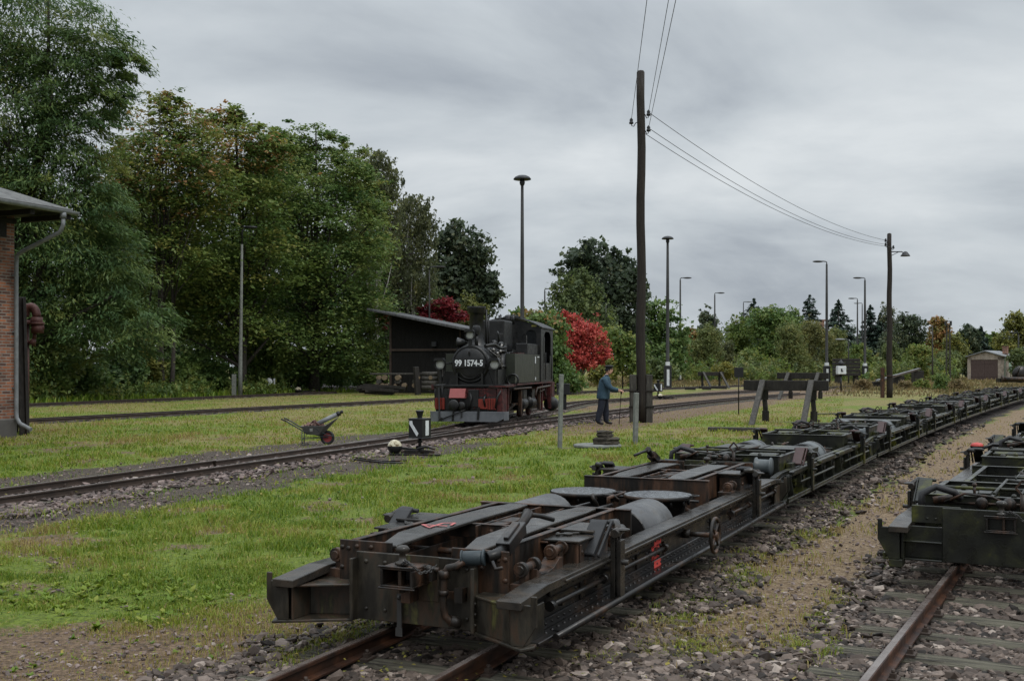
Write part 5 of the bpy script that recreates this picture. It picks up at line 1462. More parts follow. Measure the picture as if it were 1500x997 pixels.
def railwayman():
    b = at(884, 621.5, 0)
    t = thing('person', b, 'person in blue work jacket, navy trousers and peaked cap reaching out beside the pole', 'person', rz=R(-12))
    # faces +x, slightly away; z up
    leg = lambda s: [((0,s*.09,.92),(.115,.10)),((.0,s*.10,.80),.105),((.015,s*.105,.50),.080),((.0,s*.11,.28),.070),((-.01,s*.11,.10),.062),((-.005,s*.11,.075),(.055,.05)),((.11,s*.125,.045),(.045,.04)),((.19,s*.13,.035),(.035,.028))]
    lL = [((0,.0,.95),(.15,.18)),((.01,.10,.88),.130),((.05,.12,.50),.108),((.06,.125,.28),.100),((.06,.13,.095),.092),((.13,.125,.05),(.048,.042)),((.26,.13,.035),(.038,.03))]
    lR = [((0,.0,.95),(.15,.18)),((-.01,-.10,.88),.130),((-.06,-.12,.50),.110),((-.13,-.125,.28),.102),((-.16,-.13,.095),.092),((-.09,-.125,.05),(.048,.042)),((.03,-.13,.035),(.038,.03))]
    spine = [((0,0,.95),(.15,.18)),((.0,0,1.05),(.16,.19)),((.0,0,1.22),(.155,.21)),((-.005,0,1.36),(.14,.22)),((.0,0,1.44),(.09,.12)),((.025,0,1.50),(.055,.055)),((.04,0,1.56),(.058,.058))]
    sh = 1.385
    aR = [((-.005,0,1.36),(.14,.22)),((.0,-.215,sh),.095),((.11,-.255,1.20),.086),((.24,-.24,1.09),.078),((.41,-.18,1.055),.062),((.48,-.155,1.045),.036)]
    aL = [((-.005,0,1.36),(.14,.22)),((.0,.215,sh),.095),((.09,.25,1.18),.086),((.20,.22,1.05),.078),((.37,.09,1.02),.062),((.44,.04,1.015),.036)]
    me = skin_mesh([lL, lR, spine, aR, aL], 'body', 2)
    def fingers(base, d, side, up):
        out = []; d = Vector(d).normalized(); side = Vector(side).normalized(); up = Vector(up)
        palm = Vector(base)
        L = [.072,.082,.076,.060]
        for k in range(4):
            o = palm+d*.075+side*(-.030+.020*k)
            out.append([(tuple(palm+d*.03+side*(-.02+.013*k)),.012),(tuple(o),.0105),(tuple(o+d*L[k]*.40-up*.018),.0095),(tuple(o+d*L[k]*.45-up*.045),.0088),(tuple(o+d*L[k]*.2-up*.062),.008)])
        out.append([(tuple(palm+d*.012-side*.03),.014),(tuple(palm+d*.045-side*.052-up*.012),.0115),(tuple(palm+d*.085-side*.040-up*.035),.010)])
        out.append([(tuple(palm-d*.03),.032),(tuple(palm+d*.02),(.034,.018)),(tuple(palm+d*.075),(.036,.016))])
        return out
    import bmesh
    hands = [fingers((.50,-.15,1.04), (1,.12,-.1), (0,1,0), (0,0,1)), fingers((.46,.03,1.01), (1,-.25,-.1), (0,-1,0), (0,0,1))]
    bm = bmesh.new(); bm.from_mesh(me)
    for f in bm.faces:
        c = f.calc_center_median()
        if c.z < .085: f.material_index = 3
        elif c.z < .93 or (c.z < .80): f.material_index = 1
        elif c.z > 1.475: f.material_index = 2
        elif c.x > .455 and c.z < 1.2: f.material_index = 2
        else: f.material_index = 0
        if .80 < c.z < .97 and abs(c.y) < .25 and c.x < .25: f.material_index = 0 if c.z > .84 else 1
    tmps = []
    for hs in hands:
        for ch in hs:
            fm = skin_mesh([ch], 'digit', 1); n0 = len(bm.faces)
            bm.from_mesh(fm); bm.faces.ensure_lookup_table()
            for f in bm.faces[n0:]: f.material_index = 2
            bpy.data.meshes.remove(fm)
    # head: skull with brow, nose, chin and ears
    hv = MB(); hc = Vector((.065,0,1.645)); n = 18
    rows = [(-.118,.030,.03),(-.105,.052,.025),(-.085,.066,.015),(-.055,.078,.006),(-.02,.088,.0),(.02,.096,-.004),(.06,.094,-.008),(.09,.078,-.010),(.108,.048,-.010),(.114,.012,-.010)]
    vs = []
    for (z, r, dx) in rows:
        for k in range(n):
            a = 2*math.pi*k/n; ca, sa = math.cos(a), math.sin(a); rx = r*1.08*(1+(0.05 if ca > 0 else 0.10)*abs(ca))
            x = dx+rx*ca; y = r*.80*sa
            if ca > .93 and -.06 < z < .03: x += .020-.25*abs(z+.02)*.3
            if ca > .80 and .0 < z < .04 and abs(sa) > .25: x -= .010
            vs.append(hc+Vector((x, y, z)))
    fs = [(i*n+k, i*n+(k+1)%n, (i+1)*n+(k+1)%n, (i+1)*n+k) for i in range(len(rows)-1) for k in range(n)]
    hv.add(vs, fs, 2, True); hv.f.append(tuple(range(n-1,-1,-1))); hv.mi.append(2); hv.sm.append(True)
    for s in (-1, 1):
        hv.ball(hc+Vector((-.005, s*.082, -.005)), .030, 8, 2, (.55,.28,1)); hv.ball(hc+Vector((.098, s*.030, .012)), .010, 8, 4)
    hv.obox(hc+Vector((.103,0,-.068)), (.012,.045,.008), (0,0,0), 5)
    hm = bpy.data.meshes.new('head'); hm.from_pydata(hv.v, [], hv.f); hm.polygons.foreach_set('material_index', hv.mi); hm.polygons.foreach_set('use_smooth', hv.sm); hm.update()
    bm.from_mesh(hm); bpy.data.meshes.remove(hm)
    out = bpy.data.meshes.new('body'); bm.to_mesh(out); bm.free(); bpy.data.meshes.remove(me)
    for m in (M['jacket'], M['trousers'], M['skin'], M['shoe'], M['black'], M['loco_pink']): out.materials.append(m)
    out.polygons.foreach_set('use_smooth', [True]*len(out.polygons))
    ob = bpy.data.objects.new('body', out); COL.objects.link(ob); ob.parent = t
    # jacket skirt and collar
    mb = MB()
    def ring(z, rx, ry, dx=0): return [(dx+rx*math.cos(2*math.pi*k/20), ry*math.sin(2*math.pi*k/20), z) for k in range(20)]
    pr = [(.78,.195,.245,-.01),(.82,.205,.252,-.01),(.95,.198,.240,-.01),(1.05,.188,.228,-.01),(1.20,.185,.240,-.012),(1.32,.172,.245,-.012),(1.40,.135,.20,-.008),(1.44,.09,.13,0)]
    vs = []
    for z, rx, ry, dx in pr: vs += ring(z, rx, ry, dx)
    mb.add(vs, [(i*20+k, i*20+(k+1)%20, (i+1)*20+(k+1)%20, (i+1)*20+k) for i in range(len(pr)-1) for k in range(20)], 0, True)
    vs = []
    for z, rx, ry, dx in ((1.42,.085,.105,.0),(1.47,.072,.080,.01),(1.515,.068,.072,.02)): vs += ring(z, rx, ry, dx)
    mb.add(vs, [(i*20+k, i*20+(k+1)%20, (i+1)*20+(k+1)%20, (i+1)*20+k) for i in range(2) for k in range(20)], 0, True)
    mb.build('jacket', M['jacket'], t)
    mb = MB(); c = (.055,0,0)
    mb.lathe([(.098,1.685),(.104,1.70),(.104,1.735),(.135,1.760),(.137,1.772),(.10,1.795),(0,1.80)], c, 'z', 22)
    mb.prism([(.13,-.085),(.18,-.06),(.205,0),(.18,.06),(.13,.085)], 'z', 1.688, 1.698, 0)
    mb.build('peaked_cap', M['cap'], t)
    mb = MB(); mb.lathe([(.088,1.62),(.094,1.65),(.098,1.69)], (.040,0,0), 'z', 18); mb.build('hair', M['cap'], t)
    # he leans a little forward from the hips
    for c in kids(t):
        for v in c.data.vertices: v.co.x += max(0.0, v.co.z-.88)*.13
    # the hooked rod in his hands
    w = t.matrix_basis
    h = Vector((.555,-.10,1.005))
    rod = thing('hooked_rod', b+Euler((0,0,R(-12))).to_matrix() @ Vector((.52,-.13,0)), 'thin dark rod held upright by the person in the blue jacket', 'rod', rz=R(-12))
    mb = MB(); mb.tube([(-.03,.0,.02),(.0,.0,.5),(.035,.02,1.03),(.06,.02,1.10)], .011, 6); mb.build('rod_bar', M['steel'], rod)
    mb = MB(); mb.cyl((.03,.02,.93),(.045,.02,1.06), .026, n=10); mb.build('rod_grip', M['wood_dark'], rod)
railwayman()

# ---------------------------------------------------------------- wheelbarrow and its load
def wheelbarrow():
    p = at(461, 651, 0)
    t = thing('wheelbarrow', p, 'grey metal wheelbarrow with a red wheel rim standing beside the track', 'wheelbarrow', rz=R(4)); t.scale = (.86,.86,.86)
    # wheel at +x
    mb = MB(); o = [(-.30,.66),(.42,.66),(.55,.82)]
    def ring(pts): return pts
    top = [(-.34,-.32,.50),(.30,-.33,.51),(.62,-.22,.72),(.62,.22,.72),(.30,.33,.51),(-.34,.32,.50)]
    bot = [(-.20,-.20,.28),(.12,-.20,.26),(.22,-.12,.28),(.22,.12,.28),(.12,.20,.26),(-.20,.20,.28)]
    th = .02
    ti = [((x*.96+.006), y*.95, z+.0) for x, y, z in top]; bi = [(x*.95, y*.93, z+.02) for x, y, z in bot]
    n = 6; vs = bot+top+ti+bi; fs = []
    for k in range(n):
        j = (k+1) % n
        fs += [(k,j,n+j,n+k),(n+k,n+j,2*n+j,2*n+k),(2*n+k,2*n+j,3*n+j,3*n+k)]
    fs += [tuple(range(n-1,-1,-1)), tuple(3*n+k for k in range(n))]
    mb.add(vs, fs, 0); mb.build('tray', M['barrow'], t, .004)
    mb = MB()
    for s in (-1, 1):
        mb.tube([(-.78,s*.28,.66),(-.72,s*.28,.64),(-.25,s*.25,.36),(.16,s*.12,.235),(.36,s*.06,.20)], .016, 8)
        mb.tube([(-.30,s*.26,.38),(-.30,s*.27,.015),(-.20,s*.26,.012)], .013, 8); mb.tube([(-.30,s*.27,.17),(.30,s*.07,.19)], .010, 6)
        mb.tube([(.0,s*.31,.50),(.14,s*.24,.36),(.34,s*.10,.25),(.50,s*.08,.23)], .014, 8)
    mb.tube([(-.30,-.27,.17),(-.30,.27,.17)], .010, 6); mb.build('barrow_frame', M['bluegrey'], t)
    mb = MB()
    for s in (-1, 1): mb.tube([(-.83,s*.28,.685),(-.70,s*.28,.632)], .020, 8)
    mb.build('grip', M['rubber'], t)
    mb = MB(); mb.torus((.33,0,.185), .145, .042, 'y', 26, 10); w = mb.build('wheel', M['rubber'], t)
    mb = MB(); mb.lathe([(0,-.03),(.10,-.025),(.125,-.03),(.125,.03),(.10,.025),(0,.03)], (.33,0,.185), 'y', 22); mb.build('rim', M['tyre_red'], w)
    mb = MB(); mb.box(-.10,-.02,-.300,-.292,.36,.44); mb.build('label', M['concrete'], t)
    # load
    q = p+Vector((0,0,0))
    l = thing('metal_tube', p, 'pale metal tube with a dark end lying across the wheelbarrow', 'tube', rz=R(4)); l.scale = (.86,.86,.86)
    mb = MB(); mb.cyl((.06,-.05,.545),(.60,-.02,.80), .058, n=14); mb.build('tube_body', M['galv'], l)
    mb = MB(); mb.cyl((.58,-.022,.79),(.66,-.016,.828), .066, n=14); mb.cyl((.64,-.016,.82),(.70,-.01,.85), .03, n=10); mb.ball((.70,-.01,.855), .045, 8); mb.build('tube_cap', M['rubber'], l)
    l = thing('rubble_heap', p, 'small heap of broken reddish rubble filling the wheelbarrow tray', 'rubble', rz=R(4)); l.scale = (.86,.86,.86)
    rr = random.Random(3); mb = MB()
    for k in range(46):
        x, y = rr.uniform(-.28,.22), rr.uniform(-.25,.25); z = .47+.10*math.exp(-((x+.02)**2+y*y)*14)+rr.uniform(-.03,.02)
        mb.obox((x,y,z), (rr.uniform(.04,.10),rr.uniform(.03,.07),rr.uniform(.03,.06)), (rr.uniform(-1,1),rr.uniform(-1,1),rr.uniform(0,3)), 0)
    mb.box(-.26,.18,-.22,.22,.32,.47); mb.build('rubble_pile', M['rubble'], l, .004)
    l = thing('hand_tool', p, 'dark bent hand tool lying on top of the rubble in the wheelbarrow', 'tool', rz=R(4)); l.scale = (.86,.86,.86)
    mb = MB(); mb.tube([(-.05,-.12,.61),(.02,-.18,.62),(.10,-.24,.56),(.20,-.27,.50)], .018, 8); mb.tube([(-.05,-.12,.61),(-.02,-.05,.63),(.05,-.04,.62)], .02, 8); mb.build('tool_handle', M['crane'], l)
wheelbarrow()

# ---------------------------------------------------------------- point lanterns
def lantern(p, rz, label, sc=1.0, glow=False):
    t = thing('point_lantern', p, label, 'point lantern', 'point lanterns beside the switches', rz=rz)
    t.scale = (sc, sc, sc)
    mb = MB(); mb.box(-.16,.16,-.10,.10,.0,.05); mb.cyl((0,0,.05),(0,0,.32), .035, n=10); mb.box(-.06,.06,-.06,.06,.05,.16); mb.cyl((0,0,.22),(0,0,.26), .055, n=10); mb.build('post', M['steel'], t, .004)
    mb = MB(); mb.box(-.165,.165,-.165,.165,.32,.70); mb.box(-.175,.175,-.175,.175,.70,.715); mb.box(-.175,.175,-.175,.175,.315,.33); h = mb.build('lamp_housing', M['black'], t, .006)
    mb = MB(); y = -.1665
    mb.prism([(-.14,.665),(-.075,.665),(-.06,.60),(.075,.415),(.04,.355),(.02,.375),(-.12,.57),(-.14,.60)], 'y', y-.003, y); a = mb.build('arrow_pane', M['white'], h)
    mb = MB(); mb.box(.1665,.1695,-.05,.07,.37,.67); mb.build('bar_pane', M['white'], h)
    mb = MB(); mb.lathe([(.05,.715),(.05,.74),(.075,.83),(.085,.85),(.085,.865),(.06,.875),(0,.88)], (0,0,0), 'z', 18); mb.build('vent_cap', M['black'], t)
    return t
def lever(p, rz, label, sc=1.0, ball=True):
    t = thing('switch_lever', p, label, 'switch lever', 'weighted switch levers', rz=rz)
    t.scale = (sc, sc, sc)
    mb = MB(); mb.box(-.14,.14,-.10,.10,0,.10); mb.bar((.45,0,.06),(-.36,0,.15), .04, .05); mb.box(-.5,.6,-.14,-.08,.0,.03); mb.tube([(.1,0,.12),(.28,0,.17),(.46,.02,.12)], .025, 8); mb.build('lever_arm', M['steel'], t, .004)
    mb = MB(); n = 20
    mb.ball((-.36,0,.155), .145, 20, 0)
    for i, f in enumerate(mb.f):
        z = sum(mb.v[k][2] for k in f)/len(f)
        if z > .16: mb.mi[i] = 1
    mb.build('ball_weight', [M['black'], M['cream']], t)
    return t
M['cream'] = mat_noise('flaking_cream_paint', [(0.38, (0.10,0.07,0.03)), (0.48, (0.42,0.38,0.27)), (0.7, (0.60,0.57,0.46))], 9, (0.5, 0.8), bstr=0.2)
lantern(at(615, 664, 0), R(-28), 'nearest point lantern, black box with a white slanted arrow beside the wheelbarrow track')
lever(at(604, 666, 0)+Vector((.0,0,0)), R(-10), 'nearest switch lever with a round cream and black weight on cinders')
lantern(atd(964, 62, 0), R(-34), 'small distant point lantern just right of the tall wooden pole', 1.15)
lever(atd(976, 60, 0), R(20), 'distant switch lever just right of the tall wooden pole', 1.0)
def disc_signal():
    p = at(394, 576.5, 0)
    t = thing('disc_signal', p, 'tiny round white disc signal beside the farthest track', 'disc signal')
    mb = MB(); mb.cyl((0,0,0),(0,0,.7), .05, n=8); mb.box(-.2,.2,-.15,.15,.0,.2); mb.lathe([(0,-.04),(.26,-.04),(.28,0),(.28,.3),(0,.3)], (0,0,.78), 'y', 18); mb.build('post', M['black'], t)
    mb = MB(); mb.lathe([(0,-.05),(.23,-.05),(.24,-.041)], (0,0,.78), 'y', 18); mb.box(.30,.36,-.05,.2,.55,1.0); mb.build('disc', M['white'], t)
    lever(p+Vector((2.2,1,0)), R(0), 'switch lever with a white weight beside the farthest track', 1.4)
disc_signal()
# narrow pipe lying on the cinders beside the lever
def loose(name, label, cat, pts, r, mat):
    mb = MB(); mb.tube(pts, r, 8); return tag(mb.build(name, mat), label, cat)
loose('iron_rod', 'bent iron rod lying on the cinders under the round weight', 'rod', [at(500,667,.03), at(530,671,.03), at(560,675,.03), at(596,674,.04)], .022, M['steel_rust'])
loose('iron_rod', 'straight flat bar beside the bent iron rod on the cinders', 'rod', [at(520,672.5,.03), at(560,677,.03), at(590,678,.03)], .018, M['steel'])

# ---------------------------------------------------------------- posts, slab, signs
def post(px, pyb, pyt, label, mat, w=.07):
    p = at(px, pyb, 0); h = hgt(pyt, p.y)
    mb = MB(); mb.box(-w/2, w/2, -w/2, w/2, -.05, h); o = mb.build('marker_post', mat, None, .012, 2); o.location = p; o.rotation_euler = (R(.5), R(1.2), R(20))
    tag(o, label, 'post', 'thin grey concrete posts'); return o
post(820, 657, 548, 'taller thin grey concrete post standing in front of the locomotive', M['concrete'], .085)
post(930.5, 649, 575, 'shorter thin grey concrete post standing in front of the wooden pole', M['concrete'], .10)
def slab():
    p = at(875, 655, 0)
    mb = MB(); mb.lathe([(0,0),(.50,0),(.52,.02),(.52,.06),(.50,.07),(0,.08)], (0,0,0), 'z', 26); o = mb.build('concrete_cover', M['concrete']); o.location = p
    tag(o, 'round concrete cover lying in the grass', 'manhole cover')
    rr = random.Random(8)
    for k, (x, y, z, s, lab) in enumerate(((.20,-.10,.14,(.50,.38,.17),'lower dark clod of the pair on the round concrete cover'),(.16,-.06,.30,(.33,.26,.14),'upper dark block stacked on the clod on the round concrete cover'))):
        mb = MB(); N = 11; rings = []
        rad = [rr.uniform(.36,.56) for _ in range(N)]
        for (zz, f) in ((-.5,.92),(-.25,1.05),(.05,.93),(.3,1.04),(.5,.86)):
            rings.append([(math.cos(2*math.pi*i/N)*rad[i]*s[0]*f*rr.uniform(.86,1.14)*1.15, math.sin(2*math.pi*i/N)*rad[i]*s[1]*f*rr.uniform(.86,1.14)*1.15, (zz+rr.uniform(-.06,.06))*s[2]) for i in range(N)])
        mb.add([p_ for r_ in rings for p_ in r_], [(a*N+i, a*N+(i+1)%N, (a+1)*N+(i+1)%N, (a+1)*N+i) for a in range(4) for i in range(N)]+[tuple(range(N-1,-1,-1)), tuple(4*N+i for i in range(N))], 0)
        o = mb.build('dark_clod', M['soil']); o.location = p+Vector((x, y, z)); o.rotation_euler = (0,0,.4*k)
        tag(o, lab, 'clod')
slab()
def plate_sign():
    p = at(1082, 607, 0); h = hgt(538, p.y)
    t = thing('track_sign', p, 'small square dark sign plate on a thin rod left of the nearest buffer stop', 'sign')
    mb = MB(); mb.cyl((0,0,0),(0,0,h-.05), .022, n=8); mb.build('sign_post', M['steel'], t)
    mb = MB(); mb.box(-.17,.17,-.03,-.02,h-.36,h); mb.build('sign_plate', M['black'], t, .01)
    p = atd(1232, 78, 0)
    t = thing('shunting_signal', p, 'small white square signal box with a dark mark on a short post', 'signal')
    mb = MB(); mb.cyl((0,0,0),(0,0,1.15), .06, n=8); mb.cyl((0,0,1.15),(0,0,1.3), .16, n=10); mb.cyl((0,.2,1.2),(0,.2,1.95), .05, n=8); mb.box(-.04,.04,0,.2,1.2,1.28); mb.box(-.04,.04,0,.2,1.85,1.92); mb.lathe([(.16,1.75),(.2,1.9),(.26,2.0),(.12,2.1),(.0,2.3)], (0,0,0), 'z', 12); mb.build('signal_post', M['black'], t)
    mb = MB(); mb.box(-.30,.30,-.25,.25,1.22,1.80); h = mb.build('signal_box', M['white'], t, .03)
    mb = MB(); mb.prism([(-.08,1.40),(.10,1.40),(.02,1.52),(.02,1.62),(-.08,1.62)], 'y', -.262, -.255); mb.build('signal_mark', M['black'], h)
plate_sign()
def crossing_board():
    p = at(825, 600.5, 0)
    t = thing('relay_box', p, 'black square box on a short post between the locomotive and the person', 'relay box')
    mb = MB(); mb.box(-.13,.13,-.1,.1,0,.62); mb.build('box_post', M['black'], t, .01)
    mb = MB(); mb.box(-.26,.26,-.16,.16,.62,1.05); mb.box(-.28,.28,-.18,.18,1.05,1.07); mb.build('box_body', M['black'], t, .01)
crossing_board()

# ---------------------------------------------------------------- buffer stops
def buffer_stop(p, rz, label, sc=1.0, wide=2.62):
    t = thing('buffer_stop', p, label, 'buffer stop', 'timber buffer stops', rz=rz)
    t.scale = (sc, sc, sc); w = wide/2
    mb = MB(); mb.box(-w, w, -.11, .06, 1.00, 1.32); mb.build('buffer_timber', M['wood_dark'], t, .012)
    for x in (-.72, .78):
        mb = MB(); mb.bar((x-.02,-2.25,-.05),(x+.02,-.17,1.30), .165, .12); mb.build('strut', M['wood_grey'], t, .01)
        mb = MB(); rr = random.Random(int(x*10)); z = 0
        pts = [(x+.06,.18,-.05),(x+.07,.17,.35),(x+.04,.17,.7),(x+.05,.16,1.05),(x+.05,.15,1.25)]
        for k in range(4): mb.bar(pts[k], pts[k+1], .17-.015*(k % 2), .16-.02*(k % 2))
        mb.build('post', M['wood_dark'], t, .01)
    return t
q = atd(1151, 35, 0)
buffer_stop(q, R(-21), 'nearest timber buffer stop with two leaning grey struts on the grass')
buffer_stop(atd(1176, 61, 0), R(-26), 'second timber buffer stop, half hidden behind the nearest one', 1.08, 2.6)
buffer_stop(atd(1041, 92, 0), R(10), 'farthest timber buffer stop with planks lying in front of it', 1.0, 2.2)
for (px, d, L, rz, lab) in ((1044, 84, 2.1, -4, 'long dark plank lying in front of the farthest buffer stop'), (1011, 80, .75, 3, 'short dark plank lying left of the long plank on the far grass'), (1035, 81, .65, -6, 'short plank half under the long plank on the far grass')):
    mb = MB(); mb.box(-L/2, L/2, -.15, .15, .08, .28); o = mb.build('plank', M['wood_dark'], None, .02); o.location = atd(px, d, 0); o.rotation_euler = (0, R(1), R(rz)); tag(o, lab, 'plank')
mb = MB(); mb.box(-.75,.75,-.12,.12,.0,.10); o = mb.build('plank', M['wood_grey'], None, .01); o.location = at(1078, 631, 0); o.rotation_euler = (0,0,R(-14)); tag(o, 'weathered plank lying at the foot of the nearest buffer stop', 'plank')
mb = MB(); mb.box(-.6,.6,-.06,.06,.0,.05); o = mb.build('plank', M['wood_grey'], None, .01); o.location = at(1206, 607, 0); o.rotation_euler = (0,0,R(30)); tag(o, 'pale thin board lying on the grass right of the nearest buffer stop', 'plank')
# stack of dark timbers far behind
t = thing('timber_stack', atd(1240, 104, 0), 'stack of dark sleepers behind the small white signal', 'timber stack')
for k in range(5):
    mb = MB(); mb.box(-1.2,1.2,-.5+.05*k,.5,.9+.33*k,1.19+.33*k); mb.build('timber_layer', M['wood_dark'], t, .02)
for q in (-1, 1): mb = MB(); mb.box(q*.85-.15,q*.85+.15,-.4,.4,0,.9); mb.build('stack_trestle', M['wood_dark'], t, .02)
# rails leaning on the rising bank
for k in range(2):
    a = atd(1284+6*k, 96, .55); b2 = atd(1346+2*k, 112, 1.55)
    mb = MB(); mb.bar(a, b2, .16, .14); o = mb.build('stacked_rail', M['galv'] if k == 0 else M['rail_brown']); tag(o, ['grey rail resting on the dry bank right of the far pole', 'brown rail lying beside the grey rail on the dry bank'][k], 'rail')
for k, (px, d) in enumerate(((1283, 97), (1315, 104), (1344, 111))):
    p = atd(px, d, 0); mb = MB(); mb.box(-.5,.5,-.4,.4,0,.45+.46*k); o = mb.build('support_block', M['wood_dark'], None, .02); o.location = p; tag(o, ['first', 'second', 'third'][k]+' dark block under the rails on the dry bank, counted from the pole', 'support block')

# ---------------------------------------------------------------- poles, lamps and wires
def wood_pole(px, d, top, r0, r1, label, stubs=None):
    p = atd(px, d, 0); h = hgt(top, d)
    t = thing('telegraph_pole', p, label, 'telegraph pole', 'tall wooden telegraph poles')
    mb = MB(); K = 14; mb.tube([(0.02*math.sin(k*1.3),0,(.35 if stubs else -.1)+(h-(.35 if stubs else -.1))*k/K) for k in range(K+1)], [r0+(r1-r0)*k/K for k in range(K+1)], 16)
    mb.lathe([(r1,h-.01),(r1*.8,h+.04),(0,h+.07)], (0.02*math.sin(14*1.3),0,0), 'z', 16); mb.build('pole_shaft', M['pole'], t)
    return t, p, h
POLE_A, pA, hA = wood_pole(939, 35.2, 106, .155, .125, 'tallest dark wooden telegraph pole standing right of the person')
for s in (-1, 1):
    mb = MB(); mb.box(s*.15, s*.36, -.10, .10, -.05, 1.50); mb.build('stub_post', M['stub'] if 'stub' in M else M['wood_grey'], POLE_A, .015)
mb = MB(); mb.box(-.40,.40,-.115,-.10,.95,1.0); mb.box(-.40,.40,-.115,-.10,.45,.50); mb.build('clamp_band', M['steel'], POLE_A)
POLE_B, pB, hB = wood_pole(1303, 63, 343, .17, .12, 'reddish wooden telegraph pole with a hooded lamp on an arm')
mb = MB(); mb.box(-.5,-.30,-.08,.08,-.05,1.7); mb.box(-.30,.28,-.2,-.16,1.2,1.26); mb.build('stub_post', M['rail_rust'], POLE_B, .01)
mb = MB(); mb.tube([(.05,0,hB-1.0),(.7,0,hB-1.0),(.85,0,hB-1.1)], .03, 8); mb.tube([(.05,0,hB-1.25),(.5,0,hB-1.02)], .02, 6); mb.build('lamp_arm', M['lampdark'], POLE_B)
mb = MB(); mb.lathe([(.05,.14),(.12,.10),(.26,-.10),(.27,-.13),(.2,-.12),(0,-.05)], (.9,0,hB-1.12), 'z', 16); mb.build('lamp_hood', M['lampdark'], POLE_B)
INS = []
def insulator(pole, x, z, y=0.0):
    s = 1 if x > 0 else -1
    mb = MB(); mb.tube([(s*.10,y,z-.02),(x*.55,y,z-.05),(x*.75,y,z-.16),(x*.95,y,z-.14),(x,y,z-.05)], .014, 8); o = mb.build('insulator_hook', M['steel'], pole)
    mb = MB(); mb.lathe([(.0,-.08),(.065,-.08),(.07,-.03),(.045,.0),(.06,.04),(.035,.09),(0,.12)], (x,y,z), 'z', 12); mb.build('insulator', M['lampdark'], o)
zA = [hgt(178, 35.2), hgt(166, 35.2), hgt(189, 35.2)]
insulator(POLE_A, -.31, zA[0]); insulator(POLE_A, .24, zA[1]); insulator(POLE_A, .24, zA[2])
zB = [hgt(352, 63), hgt(358, 63), hgt(362, 63)]
for k in range(3): insulator(POLE_B, -.22 if k < 2 else .22, zB[k])
def wire(a, b, sag, label, r=.008):
    a, b = Vector(a), Vector(b); n = 28
    mb = MB(); mb.tube([a.lerp(b, k/n)-Vector((0,0,sag*4*(k/n)*(1-k/n))) for k in range(n+1)], r, 5); o = mb.build('overhead_wire', M['lampdark']); tag(o, label, 'wire', 'overhead telegraph wires')
a0 = pA+Vector((-.31,0,zA[0]+.03)); a1 = pA+Vector((.24,0,zA[1]+.03)); a2 = pA+Vector((.24,0,zA[2]+.03))
wire(a0, (0.45, -6, zA[0]-.35), .12, 'single wire rising from the left side of the tallest pole')
wire(a1, (0.80, -6, zA[1]-.45), .12, 'upper of two wires rising from the right side of the tallest pole')
wire(a2, (1.02, -6, zA[2]-.25), .12, 'lower of two wires rising from the right side of the tallest pole')
b0 = pB+Vector((-.22,0,zB[0])); b1 = pB+Vector((-.22,0,zB[1])); b2_ = pB+Vector((.22,0,zB[2]))
wire(a1, b0, .62, 'topmost wire hanging between the two wooden poles', .010)
wire(a2, b1, .66, 'middle wire hanging between the two wooden poles', .010)
wire(pA+Vector((.13,0,zA[2]-.15)), b2_, .72, 'lowest wire hanging between the two wooden poles', .010)

def lamp(kind, px, d, top, label, side=1, r=.10, base=True):
    p = atd(px, d, 0); h = hgt(top, d)
    t = thing('yard_lamp', p, label, 'lamp post', 'lamp posts around the yard')
    mb = MB(); mb.tube([(0,0,-.1),(0,0,1.5),(0,0,1.52),(0,0,h*.6),(0,0,h-.25)], [r*1.15,r*1.12,r*.95,r*.85,r*.62], 12); mb.build('lamp_shaft', M['lampgrey'], t)
    if base:
        mb = MB(); mb.box(-r*1.9,r*1.9,-r*1.7,r*1.7,-.05,1.85); mb.build('lamp_base', M['lampdark'], t, .02)
        mb = MB(); mb.box(-r*.7,r*.7,-r*1.78,-r*1.72,.25,1.55); mb.box(-r*.99,r*.99,-r*1.6,r*1.6,1.85,2.15); mb.build('base_stripe', M['white'], t)
    if kind == 'mushroom':
        mb = MB(); mb.lathe([(.09,-.55),(.12,-.50),(.15,-.38),(.12,-.25),(.08,-.20)], (0,0,h), 'z', 14); mb.build('lamp_bulb', M['lampdark'], t)
        mb = MB(); mb.lathe([(0,-.22),(.40,-.20),(.47,-.20),(.485,-.17),(.40,-.06),(.24,.02),(.06,.05),(0,.06)], (0,0,h-.03), 'z', 24); mb.build('lamp_shade', M['lampdark'], t)
    else:
        mb = MB(); mb.tube([(0,0,h-.3),(0,0,h-.06),(side*.12,0,h),(side*.5,0,h+.03)], .05, 8); mb.build('lamp_arm', M['lampdark'], t)
        mb = MB(); mb.ball((side*.85,0,h+.0), 1.0, 14, 0, (.52,.17,.10)); mb.build('lamp_head', M['lampgrey'] if kind == 'arm' else M['galv'], t)
lamp('mushroom', 765, 59.6, 257, 'tall mushroom lamp post rising behind the locomotive', r=.12)
lamp('mushroom', 978, 88, 346, 'tall mushroom lamp post just right of the tallest wooden pole', r=.15)
lamp('arm', 996.5, 132, 407, 'lamp post with an arm to the right, next to the mushroom lamp', 1, .14)
lamp('arm', 1047, 152, 429, 'lamp post with an arm to the right above the farthest buffer stop', 1, .14)
lamp('pale', 1089, 172, 442, 'thin lamp post with a pale head beside the dark sign plate', 1, .11)
lamp('mushroom', 1121, 185, 450, 'small mushroom lamp post in front of the distant trees', r=.12)
lamp('arm', 1211, 106, 383, 'lamp post with a large head to the left behind the buffer stops', -1, .15)
lamp('arm', 1267, 126, 407, 'lamp post with an arm to the left beside the reddish pole', -1, .16)
lamp('arm', 1256, 162, 437, 'shorter lamp post with an arm to the left behind its taller neighbour', -1, .14)
